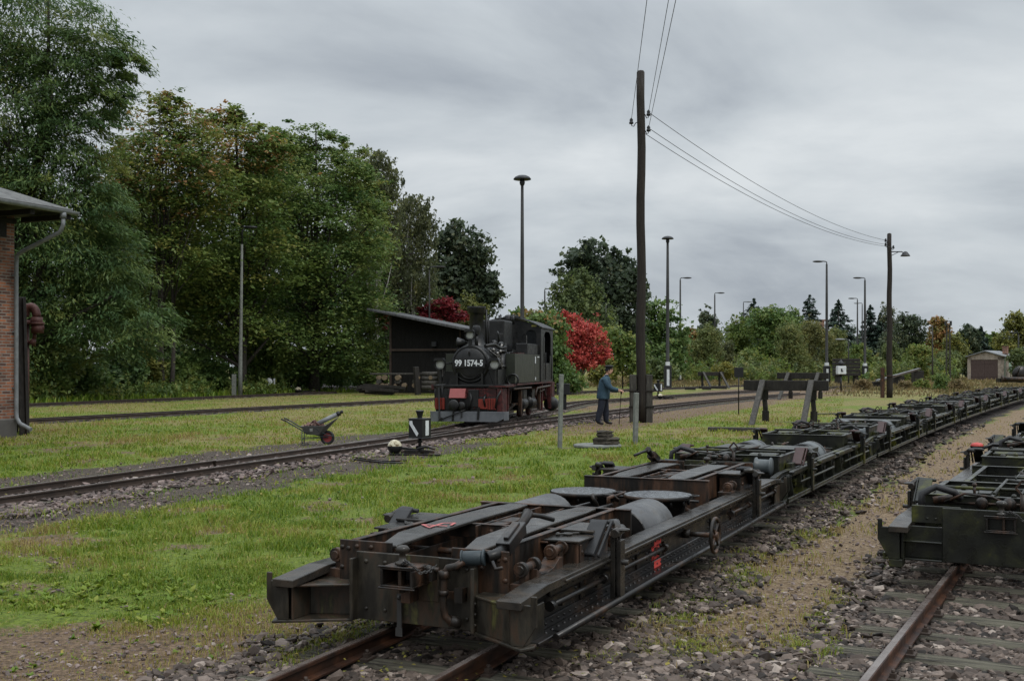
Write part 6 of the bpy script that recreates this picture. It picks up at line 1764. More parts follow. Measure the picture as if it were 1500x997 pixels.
lamp('pale', 1263, 176, 444, 'thin pale lamp post squeezed between two taller lamp posts', -1, .12)
lamp('arm', 1492, 150, 487, 'lamp post with its head reaching in at the right edge', -1, .13)
lamp('arm', 798, 112, 423, 'lamp post with an arm to the right rising above the cab roof', 1, .11)
lamp('arm', 629, 92, 391, 'lamp post with a dark head rising behind the black shed', 1, .085)
lamp('pale', 1243, 112, 497, 'short grey lamp post above the stack of sleepers', -1, .08, False)
def bare_pole(px, d, top, label, r, mat):
    p = atd(px, d, 0); h = hgt(top, d); mb = MB(); mb.tube([(0,0,-.1),(0,0,h*.5),(0,0,h)], [r,r*.85,r*.6], 10); o = mb.build('bare_pole', mat); o.location = p; tag(o, label, 'pole', 'slender bare poles'); return p, h
p, h = bare_pole(887.5, 104, 444, 'slender pale pole standing in front of the red bush', .07, M['concrete'])
bare_pole(1366, 118, 476, 'slender grey pole in front of the distant shrubs', .09, M['wood_grey'])
t = thing('yard_lamp', atd(352, 66, 0), 'pale slender lamp post in front of the wood, its head lost in the leaves', 'lamp post', 'lamp posts around the yard')
h = hgt(358, 66); mb = MB(); mb.tube([(0,0,-.1),(0,0,1.4),(0.05,0,h*.55),(.10,0,h)], [.14,.12,.09,.07], 12); mb.build('lamp_shaft', M['concrete'], t)
mb = MB(); mb.tube([(.10,0,h-.02),(.12,0,h+.8),(.3,0,h+1.0)], .05, 8); mb.ball((.6,0,h+1.02), 1.0, 12, 0, (.42,.16,.10)); mb.build('lamp_head', M['lampdark'], t)
mb = MB(); mb.box(-.5,-.25,-.1,.1,-.05,1.3); mb.build('lamp_stub', M['concrete'], t, .02)
t = thing('lattice_pole', atd(1389, 112, 0), 'lattice signal pole with a square top in front of the autumn trees', 'lattice pole')
h = hgt(470, 112); mb = MB()
for s in (-1, 1):
    for q in (-1, 1): mb.bar((s*.22,q*.12,0),(s*.15,q*.10,h-.4), .06, .06)
for k in range(12):
    z0 = h*k/13; z1 = h*(k+1)/13; s = 1 if k % 2 else -1; mb.bar((s*.2,-.12,z0),(-s*.19,-.12,z1), .04, .03)
mb.build('lattice_frame', M['wood_grey'], t)
mb = MB(); mb.box(-.3,.3,-.2,.2,h-.45,h-.38); mb.box(-.3,.3,-.2,.2,h-.06,h); mb.box(-.3,-.22,-.2,.2,h-.38,h-.06); mb.box(.22,.3,-.2,.2,h-.38,h-.06); mb.build('pole_head', M['lampdark'], t)

# ---------------------------------------------------------------- black open shed behind the locomotive
def shed():
    d = 74; k = d/F
    t = thing('timber_shed', atd(572, d, 0), 'black timber shed with a slanting grey roof behind the locomotive', 'shed', rz=R(-16))
    W, D = 6.5, 4.5; hl, hr = hgt(462, d), hgt(492, d+1.5)
    def zt(x): return hl+(hr-hl)*x/W
    mb = MB()
    mb.prism([(0,0),(W,0),(W,zt(W)),(0,zt(0))], 'y', 0, .06)
    for x in (0, W-.08): mb.box(x, x+.08, .06, D, 0, min(zt(x), zt(x+.08))-.01)
    mb.prism([(0.09,0),(W-.09,0),(W-.09,zt(W)-.02),(0.09,zt(0)-.02)], 'y', D-.06, D)
    x = .12
    while x < W: mb.box(x, x+.03, -.02, 0, 0, zt(x)-.02); x += .24
    mb.box(.1, W-.1, -.05, -.02, zt(0)-1.15, zt(0)-1.0) if False else None
    mb.build('wall', M['shed_wall'], t)
    mb = MB(); mb.box(-.05,.10,-.10,-.02,0,zt(0)); mb.box(4.9,4.97,-.10,-.02,1.5,zt(4.9)); mb.box(.1, 6.2, -.09, -.03, hr-1.05, hr-.90); mb.build('corner_post', M['rail_brown'], t)
    mb = MB(); 
    mb.prism([(-1.25,zt(-1.25)+.05),(W+.9,zt(W+.9)+.05),(W+.9,zt(W+.9)+.25),(-1.25,zt(-1.25)+.20)], 'y', -1.1, D+.4); r = mb.build('roof', M['shed_roof'], t, .02)
    mb = MB(); mb.box(3.1,3.4,-.5,-.1,hr-.75,hr-.45); mb.build('wall_lamp', M['lampdark'], t)
shed()
# log pile and heaps in front of the shed
def logs():
    rr = random.Random(12)
    t = thing('log_pile', atd(588, 69.5, 0), 'low pile of split logs between stakes in front of the black shed', 'log pile')
    mb = MB()
    for k in range(26):
        x = -1.5+rr.uniform(0, 3.4); z = .35+.24*(k % 4); mb.cyl((x,-.5+rr.uniform(-.1,.1),z),(x+rr.uniform(-.1,.1),.7,z), rr.uniform(.10,.17), n=9, mi=k % 2)
    mb.build('split_logs', [M['wood_grey'], M['log_end']], t)
    for x in (1.1, 2.6, 4.1):
        mb = MB(); mb.bar((x,-.6,-.05),(x-.15,-.5,1.75), .42, .2); mb.build('stake', M['wood_dark'], t, .03)
    mb = MB()
    for k in range(4): mb.cyl((1.3,-.4+.1*k,.45+.28*k),(2.5,-.4+.1*k,.45+.28*k), .16, n=10)
    mb.build('long_log', M['wood_grey'], t)
    mb = MB(); mb.box(-2.0,5.0,.1,.9,1.25,1.36); mb.build('cover_board', M['wood_grey'], t, .01)
    t = thing('timber_heap', atd(552, 68.5, 0), 'heap of black old timbers left of the log pile', 'timber heap')
    mb = MB()
    for k in range(9): mb.bar((rr.uniform(-1.6,-.6),rr.uniform(-.4,.4),.15+.1*k*.6),(rr.uniform(.8,1.8),rr.uniform(-.4,.4),.1+.08*k*.6), .22, .16)
    mb.build('old_timbers', M['wood_dark'], t)
M['log_end'] = mat_plain('split_log_wood', (0.13,0.095,0.06), 0.8)
logs()

# ---------------------------------------------------------------- brick house at the left edge
def brick_house():
    c = Vector((-12.42, 27.6)); tx, ty = math.sin(R(23.5)), math.cos(R(23.5)); h = 5.55
    # local frame: y along the tracks (away), x to the right; origin at the visible far right corner
    t = thing('brick_house', (c.x, c.y, 0), 'red brick railway house with a hipped grey roof at the left edge', 'house', rz=-R(23.5))
    mb = MB(); mb.box(-8, 0, -14, 0, .45, h); w = mb.build('wall', M['brick'], t)
    mb = MB(); mb.box(-8.05, .05, -14.05, .05, -.1, .45); mb.build('plinth', M['concrete_dark'], t, .02)
    mb = MB(); mb.box(.0,.02,-13,-.25,4.95,5.5); mb.box(.02,.10,-14,-.02,5.30,5.42); mb.build('eaves_beam', M['wood_dark'], t)
    ov = 1.50; oy = .42; ez = h-.02; run = 4+ov; rise = 2.2
    mb = MB(); th = .10
    A = [(ov,oy,ez),(ov,-14-ov,ez),(-8-ov,-14-ov,ez),(-8-ov,oy,ez)]; r1 = (-4, -run+oy, ez+rise); r2 = (-4, -14+run-ov, ez+rise)
    up = lambda q: (q[0], q[1], q[2]+th)
    vs = A+[r1, r2]+[up(q) for q in A]+[up(r1), up(r2)]
    fs = [(6,10,11,7),(9,8,11,10),(6,9,10),(7,11,8),(0,1,5,4),(2,3,4,5),(3,0,4),(1,2,5),(0,6,7,1),(1,7,8,2),(2,8,9,3),(3,9,6,0)]
    mb.add(vs, fs, 0); mb.build('roof', M['roof_felt'], t)
    mb = MB(); mb.box(-8.6, ov-.05, -14.5, ov-.06, ez-.06, ez-.02) if False else None
    for k in range(14):
        y = oy-.18-1.05*k; mb.box(.02, ov-.02, y-.06, y+.06, ez-.16, ez-.03)
    mb.box(.02, ov-.04, oy-.10, oy-.02, ez-.14, ez-.02); mb.build('rafters', M['wood_dark'], t)
    mb = MB(); n = 10
    def gut(P0, P1):
        d = (Vector(P1)-Vector(P0)).normalized(); x = d.cross(Vector((0,0,1)))
        ring = [(math.cos(math.pi+math.pi*k/n), math.sin(math.pi+math.pi*k/n)) for k in range(n+1)]; vs = []
        for P in (P0, P1):
            for (a, b) in ring: vs.append(Vector(P)+x*a*.085+Vector((0,0,b*.085)))
            for (a, b) in ring[::-1]: vs.append(Vector(P)+x*a*.075+Vector((0,0,b*.075+.002)))
        m = 2*(n+1); mb.add(vs, [(k, (k+1) % m, m+(k+1) % m, m+k) for k in range(m)]+[tuple(range(m-1,-1,-1)), tuple(range(m, 2*m))], 0)
    gut((ov+.09,-14-ov,ez+.06), (ov+.09,oy+.06,ez+.04)); mb.build('gutter', M['galv'], t)
    mb = MB()
    mb.cyl((ov+.09,.02,ez-.02),(ov+.09,.02,ez-.16), .075, n=14)
    mb.tube([(ov+.09,.02,ez-.12),(ov+.09,.02,ez-.32),(ov-.02,.02,ez-.50),(.30,-.02,ez-.92),(.13,-.03,ez-1.02),(.10,-.03,ez-1.2),(.10,-.03,.62),(.11,-.03,.48),(.22,-.03,.34),(.58,-.02,.20)], .052, 12)
    for z in (1.2, 2.6, 4.0): mb.box(.0,.10,-.08,.02,z,z+.04)
    mb.build('downpipe', M['galv'], t)
    mb = MB(); mb.box(.004,.010,-.95,-.45,1.9,2.35); mb.build('wall_notice', M['white'], t)
M['concrete_dark'] = mat_plain('dark_plinth', (0.075,0.07,0.065), 0.9)
brick_house()
def water_crane():
    p = at(36, 633, 0); h = hgt(441, p.y)
    t = thing('water_crane', p, 'reddish brown standpipe with a bent top beside the brick house', 'water crane')
    mb = MB(); mb.cyl((-.05,.15,-.05),(-.05,.15,h-.55), .105, n=18); mb.cyl((-.05,.15,h-.62),(-.05,.15,h-.50), .20, n=18)
    c = Vector((.10,.15,h-.42)); mb.tube([c+Vector((-.16*math.cos(math.pi*k/10)*1.0,0,.28*math.sin(math.pi*k/10))) for k in range(11)], .112, 16)
    mb.cyl((.26,.15,h-.62),(.26,.15,h-.42), .15, n=16); mb.build('standpipe', M['crane'], t)
    mb = MB(); mb.cyl((.28,.15,h-.85),(.28,.15,h-.62), .16, n=16); mb.cyl((.20,.15,h-1.0),(.20,.15,h-.85), .05, n=10); mb.cyl((.12,.15,h-1.15),(.20,.15,h-1.0), .12, .05, n=12); mb.tube([(.40,.15,h-.55),(.44,.15,h-.7),(.40,.15,h-.85)], .03, 8); mb.cyl((.26,.15,h-.62),(.26,.15,h-.56), .20, n=16); mb.build('spout', M['crane'], t)
    p2 = at(33, 636, 0)
    t = thing('iron_girder', p2, 'dark iron girder leaning beside the reddish standpipe', 'girder')
    mb = MB(); hh = hgt(434, p2.y); mb.bar((.05,0,-.05),(-.20,.35,hh), .24, .10); mb.bar((.10,-.02,-.05),(-.15,.33,hh-.02), .02, .2); mb.build('girder_web', M['wood_dark'], t, .01)
    mb = MB(); mb.bar((-.45,.6,-.05),(-.12,.2,1.3), .10, .10); mb.build('girder_prop', M['steel'], t, .01)
water_crane()
# ---------------------------------------------------------------- garage on the right and a distant red chimney
def garage():
    d = 150; t = thing('brick_garage', atd(1417, d, 0), 'small pale brick garage with brown double doors near the right edge', 'garage', rz=R(-40))
    W, D, h, hp = 4.7, 6.0, hgt(520, d), hgt(514.5, d)
    mb = MB()
    mb.box(0,.45,0,.3,0,h-.25); mb.box(W-.75,W,0,.3,0,h-.25); mb.prism([(0,h-.62),(W,h-.62),(W,h-.2),(W/2,hp-.1),(0,h-.2)], 'y', 0, .28)
    mb.box(0,.3,.3,D,0,h-.3); mb.box(0.3,W-.3,D-.3,D,0,h-.3); mb.box(W-.3,W,.3,2.2,0,h-.3); mb.box(W-.3,W,3.6,D,0,h-.3); mb.box(W-.3,W,2.2,3.6,0,1.1)
    mb.build('wall', M['brick_pale'], t)
    mb = MB(); mb.prism([(-.25,h-.28),(W/2,hp-.02),(W+.25,h-.28),(W+.25,h-.16),(W/2,hp+.12),(-.25,h-.16)], 'y', -.3, D+.3); r = mb.build('roof', M['galv'], t)
    mb = MB(); mb.box(W-.9,W-.3,2.5,3.1,h-.3,h+1.1); mb.box(W-.95,W-.25,2.45,3.15,h+1.1,h+1.2); mb.build('chimney', M['brick'], r)
    for s in (0, 1):
        mb = MB(); x0 = .45+s*(W-1.2)/2; x1 = x0+(W-1.2)/2-.02
        mb.box(x0, x1, .06, .12, 0, h-.62)
        for k in range(6): mb.box(x0+.25*k, x0+.25*k+.02, .045, .06, 0, h-.62)
        mb.box(x0,x1,.03,.045,.4,.55); mb.box(x0,x1,.03,.045,h-1.2,h-1.05); mb.build('door', M['door_brown'], t)
    mb = MB(); mb.box(W+.0,W+.02,.3,.6,.0,h-.35); mb.box(W-.28,W+.01,2.25,3.55,1.1,h-.4); mb.build('window', M['window_green'], t)
    t = thing('white_tank', atd(1479, 154, 0), 'small white container beside the garage', 'container'); mb = MB(); mb.cyl((-.7,0,.9),(.7,0,.9), .38, n=16); mb.box(-.6,-.4,-.3,.3,.3,.6); mb.box(.4,.6,-.3,.3,.3,.6); mb.build('tank_shell', M['white'], t); mb = MB(); mb.box(-.6,-.4,-.4,.4,0,.4); mb.box(.4,.6,-.4,.4,0,.4); mb.build('tank_feet', M['concrete'], t)
    t = thing('brick_chimney', atd(1201, 205, 0), 'red brick chimney just showing above the distant shrubs', 'chimney')
    mb = MB(); hh = hgt(468, 205); mb.box(-.7,.7,-.5,.5,0,hh-.3); mb.build('chimney_stack', M['brick'], t); mb = MB(); mb.box(-.85,.85,-.62,.62,hh-.3,hh); mb.build('chimney_cap', M['brick'], t)
M['door_brown'] = mat_plain('brown_doors', (0.075,0.050,0.046), 0.8)
M['window_green'] = mat_plain('pale_green_window', (0.25,0.36,0.28), 0.4)
garage()

# ---------------------------------------------------------------- trees and shrubs
def leaf_cloud(g, lobes, n, L, W, style, tmean=0.42, tsd=0.2, per=60, zmin=0.05):
    """lobes: (x,y,z,rx,ry,rz) in local metres -> verts, quad indices, tint"""
    lb = np.array(lobes, float); vol = (lb[:,3]*lb[:,4]*lb[:,5])**(2/3); vol /= vol.sum()
    K = max(6, n//per); li = g.choice(len(lb), K, p=vol); q = lb[li]
    d = g.normal(size=(K,3)); d /= np.linalg.norm(d, axis=1)[:,None]
    rr = 0.35+0.70*g.random(K)**0.55
    if per > 90: rr = 0.5+0.58*g.random(K)**0.6
    # some twigs reach out of the crown and break its outline
    shoot = g.random(K) < (0.20 if n > 6000 else 0.10)
    rr = np.where(shoot, g.uniform(0.98, 1.28, K), rr)
    C = q[:,:3]+d*q[:,3:]*rr[:,None]+np.where(shoot, np.abs(g.normal(0, .25, K))*q[:,5], 0)[:,None]*np.array([0,0,1.0])
    ci = np.repeat(np.arange(K), per); m = len(ci)
    R_ = (q[:,3]*q[:,4]*q[:,5])**(1/3)
    base = (R_*np.where(shoot, g.uniform(.10,.17,K), g.uniform(.20,.36,K)))[ci]
    G = g.normal(size=(m,3))
    out = d.copy(); out[:,2] *= 0.4
    yaw = np.arctan2(out[:,1], out[:,0])[ci]; cy, sy = np.cos(yaw), np.sin(yaw)
    if style == 'spray': a = np.stack([G[:,0]*1.15, G[:,1]*0.85, G[:,2]*0.38-0.22*np.abs(G[:,0])], 1)
    elif style == 'droop': a = np.stack([G[:,0]*0.35, G[:,1]*0.35, -np.abs(G[:,2])*1.5+0.4], 1)
    elif style == 'feather': a = np.stack([G[:,0]*1.0, G[:,1]*0.75, G[:,2]*0.35-0.35*np.clip(G[:,0], -1, 3)], 1)
    elif style == 'clump': a = G*np.array([0.75,0.75,0.62])
    else: a = G*np.array([0.7,0.7,0.9])
    a *= base[:,None]
    P = np.stack([a[:,0]*cy-a[:,1]*sy, a[:,0]*sy+a[:,1]*cy, a[:,2]], 1)+C[ci]
    if style == 'feather':
        ax = np.stack([cy+g.normal(0,.5,m), sy+g.normal(0,.5,m), -0.55+g.normal(0,.45,m)], 1)
    elif style == 'droop': ax = np.stack([g.normal(0,.4,m), g.normal(0,.4,m), -np.ones(m)], 1)
    elif style == 'spray': ax = np.stack([cy+g.normal(0,.7,m), sy+g.normal(0,.7,m), -0.2+g.normal(0,.35,m)], 1)
    else: ax = g.normal(size=(m,3))
    ax /= np.linalg.norm(ax, axis=1)[:,None]
    nr_ = np.stack([g.normal(0,.55,m), g.normal(0,.55,m), np.ones(m)], 1) if style != 'droop' else g.normal(size=(m,3))
    if style in ('clump', 'bush'): nr_ = nr_*np.array([1,1,.6])+d[ci]*0.5
    sd_ = np.cross(nr_, ax); sd_ /= np.maximum(np.linalg.norm(sd_, axis=1), 1e-6)[:,None]
    sz_ = np.clip(g.lognormal(-.08, .32, m), .4, 1.8); l = L*sz_*g.uniform(.8,1.2,m); w = W*sz_*g.uniform(.75,1.25,m)
    V = np.empty((m,4,3)); V[:,0] = P-ax*l[:,None]*0.5; V[:,2] = P+ax*l[:,None]*0.5
    V[:,1] = P+sd_*w[:,None]*0.5-ax*l[:,None]*0.08; V[:,3] = P-sd_*w[:,None]*0.5-ax*l[:,None]*0.08
    ok = (V[:,:,2].min(1) > zmin) & ~(shoot[ci] & (g.random(m) < .55))
    t = np.clip(g.normal(tmean, tsd, K)[ci]+g.normal(0, 0.10, m), 0, 1)
    V = V[ok]; t = t[ok]
    return V.reshape(-1,3), np.arange(len(V)*4), np.repeat(t, 4), C
def trunk_mesh(g, H, r, C, limbs, lean=(0,0), stems=1):
    mb = MB()
    for s_ in range(stems):
        ox, oy = (0, 0) if stems == 1 else (g.normal(0, .5), g.normal(0, .3))
        K = 10; pts = []
        wx, wy = g.normal(0, .02, 2)*H
        for k in range(K+1):
            u = k/K; pts.append((ox+lean[0]*u+wx*math.sin(u*4+1), oy+lean[1]*u+wy*math.sin(u*5), -0.15+H*u))
        rs = [r*(1-.88*(k/K)**0.9)*(1.25 if k == 0 else 1)/(1 if stems == 1 else 1.5) for k in range(K+1)]
        mb.tube(pts, rs, 8)
        if limbs and len(C):
            cs = C[g.choice(len(C), min(len(C), limbs//stems), replace=False)]
            for c in cs:
                zb = min(max(c[2]*g.uniform(.45,.8), H*.12), H*.85); k = min(K-1, int(zb/H*K)); b = Vector(pts[k]); e = Vector(c)
                mid = b.lerp(e, .5)+Vector((g.normal(0,.2), g.normal(0,.2), g.uniform(.0,.5)))
                r0 = max(.03, rs[k]*.6); mb.tube([b, mid, e], [r0, r0*.62, r0*.15], 6)
    return mb
def plant(name, label, cat, px, d, lobes_px, n, leaf, style, mat, H=None, r=0.2, bark='bark', limbs=14, group=None, seed=1, tmean=.42, tsd=.2, per=60, stems=1, dep=.85, extra=None):
    g = np.random.default_rng(seed); k = d/F; b = atd(px, d, 0)
    lobes = []
    for (x, y, rx, ry) in lobes_px:
        z = hgt(y, d); lobes.append(((x-px)*k, g.uniform(-.25,.25)*rx*k, z, rx*k, max(rx*k*dep, .4), ry*k))
    t = thing(name, b, label, cat, group)
    V, Q, T, C = leaf_cloud(g, lobes, n, leaf[0], leaf[1], style, tmean, tsd, per)
    np_mesh('crown' if r > 0 and cat == 'tree' else 'leaves', V, Q, 4, mat, {'t': T}, parent=t)
    if extra:       # a second leaf colour mixed into the same crown: its own leaf layer
        for (em, frac, lob) in extra:
            lb2 = [lobes[i] for i in lob]; V, Q, T, _ = leaf_cloud(g, lb2, int(n*frac), leaf[0], leaf[1], style, .5, .25, 25)
            np_mesh('coloured_leaves', V, Q, 4, em, {'t': T}, parent=t)
    if r > 0:
        top = max(l[2]+l[5]*.6 for l in lobes) if H is None else H
        trunk_mesh(g, top, r, C, limbs, stems=stems).build('trunk' if cat == 'tree' else 'stems', M[bark], t)
    return t
GW = 'trees of the wood on the left'
plant('locust_tree', 'huge dark green feathery tree rising out of the frame behind the brick house', 'tree', 45, 55,
      [(40,30,95,60),(135,60,60,40),(182,95,28,22),(-40,90,90,70),(90,120,80,50),(150,150,45,38),(20,170,100,60),(110,210,65,45),(145,255,45,35),(-20,250,100,60),(70,290,90,55),(140,320,60,40),(20,360,110,55),(110,390,90,50),(170,420,50,40),(40,450,110,50),(130,480,90,45),(10,520,100,40),(205,480,50,40)],
      190000, (.25,.064), 'feather', LEAF['locust'], r=.42, limbs=30, group=GW, seed=2, tmean=.42, tsd=.26, per=170)
plant('autumn_tree', 'thin crowned tree turning orange, right of the huge dark feathery tree', 'tree', 240, 65,
      [(248,175,40,32),(205,225,38,42),(290,205,42,36),(250,255,70,50),(215,320,60,50),(300,285,50,45),(180,300,35,40),(260,370,60,45),(245,150,22,18)],
      34000, (.20,.13), 'spray', LEAF['maple'], r=.22, limbs=34, group=GW, seed=4, tmean=.5, tsd=.26, per=60, stems=3, extra=[(LEAF['autumn'], .19, [0,1,2,3,5,6,8])])
plant('maple_tree', 'green tree with a few orange leaves between the orange tree and the densest maple', 'tree', 352, 70,
      [(332,172,24,20),(300,182,20,18),(372,205,28,22),(405,222,26,22),(352,225,58,40),(325,280,50,50),(390,270,50,45),(350,340,75,55),(300,400,60,50),(385,390,65,50),(330,460,80,45),(265,450,60,45)],
      52000, (.21,.14), 'spray', LEAF['maple'], r=.28, limbs=26, group=GW, seed=5, tmean=.42, extra=[(LEAF['autumn'], .08, [0,1,3,4])], per=120, tsd=.25)
plant('maple_tree', 'densest and broadest green maple of the wood, left of the drooping birches', 'tree', 462, 76,
      [(466,200,26,22),(438,212,24,20),(492,205,22,22),(518,235,22,24),(412,225,26,22),(430,240,42,32),(500,250,38,40),(455,275,70,45),(515,310,38,45),(420,320,70,50),(480,350,75,55),(548,310,20,34),(530,385,35,50),(400,410,75,50),(470,430,85,50),(535,460,40,45),(380,480,75,40),(450,500,90,40),(330,510,75,38),(525,520,45,32)],
      100000, (.20,.135), 'spray', LEAF['mapledark'], r=.34, limbs=34, group=GW, seed=6, tmean=.52, tsd=.28, per=150)
plant('maple_tree', 'green tree filling the gap between the feathery tree and the orange one', 'tree', 190, 72,
      [(180,240,30,30),(205,290,40,36),(185,350,45,45),(225,400,50,45),(200,460,55,45),(165,300,30,36),(240,330,40,40),(285,360,45,45),(290,440,50,50)],
      42000, (.21,.14), 'spray', LEAF['maple'], r=.2, limbs=20, group=GW, seed=31, tmean=.45, tsd=.25, per=90)
plant('maple_tree', 'pointed green tree behind the densest maple', 'tree', 415, 84,
      [(412,205,16,16),(380,218,18,18),(425,240,30,26),(390,260,36,30),(445,225,16,18),(500,215,14,16),(530,258,18,24),(500,270,34,34),(545,300,22,36),(420,320,50,45),(540,370,34,46)],
      40000, (.23,.15), 'spray', LEAF['maple'], r=.22, limbs=22, group=GW, seed=32, tmean=.50, tsd=.25, per=80)
plant('birch_tree', 'taller drooping birch with hanging twigs right of the dense maple', 'tree', 552, 90,
      [(550,235,22,16),(562,258,26,26),(540,285,30,32),(572,300,20,36),(548,335,32,40),(576,350,14,36)], 24000, (.19,.11), 'droop', LEAF['birch'], r=.18, bark='birchbark', limbs=26, group=GW, seed=7, tmean=.25, per=34)
plant('birch_tree', 'shorter drooping birch between the taller birch and the oak', 'tree', 606, 94,
      [(608,300,24,13),(602,322,30,26),(626,338,16,32),(595,362,32,36),(622,390,18,40),(592,412,30,36)], 24000, (.19,.11), 'droop', LEAF['birch'], r=.17, bark='birchbark', limbs=24, group=GW, seed=8, tmean=.20, per=34)
plant('willow_tree', 'olive green hanging crown below the drooping birches left of the shed', 'tree', 565, 96,
      [(560,370,35,40),(538,410,36,40),(595,410,34,40),(570,450,50,35),(620,440,28,30),(545,480,40,30)], 26000, (.22,.11), 'droop', LEAF['willow'], r=.18, limbs=16, group=GW, seed=9, tmean=.18, per=40)
plant('oak_tree', 'dark oak with a ragged crown above the shed roof', 'tree', 676, 106,
      [(662,340,24,20),(685,365,30,26),(652,375,22,28),(705,395,22,26),(672,405,38,30),(712,428,20,20),(650,430,26,30),(690,440,38,28),(665,470,40,25),(722,440,10,12)], 15000, (.42,.30), 'clump', LEAF['oak'], r=.35, limbs=22, seed=10, tmean=.40, per=34)
plant('oak_tree', 'large dark broad crowned tree behind the red bush left of the tallest pole', 'tree', 882, 116,
      [(868,378,34,20),(905,388,22,20),(845,405,28,26),(890,415,42,30),(925,415,18,26),(862,440,40,30),(910,450,34,30),(940,430,10,22),(885,480,50,30),(925,490,25,30)], 17000, (.46,.32), 'clump', LEAF['oak'], r=.4, limbs=22, seed=11, tmean=.34, per=34)
plant('birch_tree', 'yellowish olive tree in front of the large dark tree, above the cab', 'tree', 840, 104,
      [(848,408,18,16),(835,430,28,22),(862,440,24,24),(825,455,32,26),(856,470,36,28),(880,480,22,28),(815,480,28,26)], 11500, (.30,.18), 'bush', LEAF['willow'], r=.18, limbs=16, seed=12, tmean=.22, per=36)
plant('maple_tree', 'green tree just right of the tallest wooden pole', 'tree', 968, 128,
      [(966,455,20,16),(958,480,26,26),(985,490,22,26),(945,510,22,30),(975,525,32,26)], 9500, (.42,.28), 'clump', LEAF['mapledark'], r=.25, limbs=12, seed=13, tmean=.35, per=36)
plant('red_shrub', 'bright red autumn shrub behind the locomotive cab', 'shrub', 852, 80,
      [(836,474,16,15),(856,486,22,17),(838,500,20,20),(870,503,20,17),(850,520,28,15),(880,520,15,12),(840,533,20,9),(824,462,10,8),(866,533,18,8)], 15000, (.17,.11), 'clump', LEAF['red'], r=.05, limbs=26, seed=14, tmean=.45, tsd=.26, per=40, stems=2, extra=[(LEAF['autumn'], .04, [0,3])])
plant('dark_red_shrub', 'dark crimson shrub showing above the right part of the shed roof', 'shrub', 655, 94,
      [(650,447,20,12),(630,455,16,10),(668,460,18,12),(645,470,22,14),(562,475,9,14)][:4], 3600, (.26,.18), 'spray', LEAF['darkred'], r=.05, limbs=8, seed=15, per=30)
plant('dark_red_shrub', 'dark crimson creeper at the left end of the shed roof', 'shrub', 566, 80,
      [(558,466,8,8),(564,474,6,8)], 260, (.20,.13), 'spray', LEAF['darkred'], r=.04, limbs=4, seed=16, per=25)
plant('yellow_shrub', 'yellow green shrub between the shed roof and the chimney', 'shrub', 690, 96,
      [(688,450,16,16),(702,458,12,14),(690,478,20,16)], 3600, (.26,.18), 'clump', LEAF['yellow'], r=.06, limbs=8, seed=17, tmean=.15, per=30)
plant('ivy_bank', 'dark green ivy covered mound right behind the cab', 'shrub', 792, 70,
      [(770,470,24,18),(800,480,28,22),(785,510,36,30),(812,520,22,32),(800,550,36,24),(838,562,26,12),(765,520,24,40)], 15000, (.22,.17), 'clump', LEAF['mapledark'], r=.08, limbs=8, seed=18, tmean=.40, per=45, extra=[(LEAF['autumn'], .05, [0,1])])
plant('yellow_shrub', 'small yellow shrub at the foot of the red autumn shrub', 'shrub', 884, 76,
      [(884,545,12,10),(873,552,10,8),(896,536,8,10)], 1500, (.20,.13), 'clump', LEAF['yellow'], r=.04, limbs=5, seed=19, tmean=.3, per=26)
plant('leafy_shrub', 'tall mixed green shrub between the red shrub and the tallest pole', 'shrub', 912, 90,
      [(905,500,20,26),(920,520,24,30),(895,530,18,22),(930,545,18,18)], 5200, (.26,.17), 'clump', LEAF['maple'], r=.06, limbs=9, seed=20, tmean=.52, per=34)
plant('leafy_shrub', 'low light green shrub right of the tallest pole', 'shrub', 966, 98,
      [(960,540,18,14),(978,545,16,12),(945,545,12,12)], 3000, (.26,.17), 'clump', LEAF['willow'], r=.05, limbs=6, seed=21, tmean=.2, per=30)
# undergrowth along the edge of the wood: one shrub after another
U = [(62,540,40,30,'maple','dark arching shrub just right of the leaning girder'), (120,545,36,26,'mapledark','low dark shrub, second along the edge of the wood'), (175,535,34,32,'locust','blue green shrub, third along the edge of the wood'),
     (205,528,30,34,'yellow','yellow leaved shrub glowing in the dark edge of the wood'), (255,545,34,22,'maple','low spreading shrub right of the yellow leaved one'), (300,540,36,28,'mapledark','rounded dark shrub left of the pale lamp post'),
     (392,530,38,34,'maple','broad green shrub right of the pale lamp post'), (440,542,34,24,'mapledark','low dark shrub above the small disc signal'), (485,532,36,34,'mapledark','tall leafy shrub left of the timber heap'), (535,535,30,34,'maple','leafy shrub hanging over the timber heap'), (560,520,18,36,'mapledark','dark green shrub against the left wall of the shed')]
for k, (x, y, rx, ry, mt, lab) in enumerate(U):
    d = 53.5+(x-28)*.058
    plant('undergrowth_shrub', lab, 'shrub', x, d, [(x-rx*.35,y,rx*.7,ry*.8),(x+rx*.35,y+6,rx*.7,ry*.7),(x,y-ry*.4,rx*.6,ry*.6),(x+4,y+16,rx,ry*.5)], 4200, (.21,.14), 'spray' if k % 2 else 'clump', LEAF[mt], r=.05, limbs=9, group='shrubs along the edge of the wood', seed=40+k, tmean=.35 if mt != 'yellow' else .2, per=34)
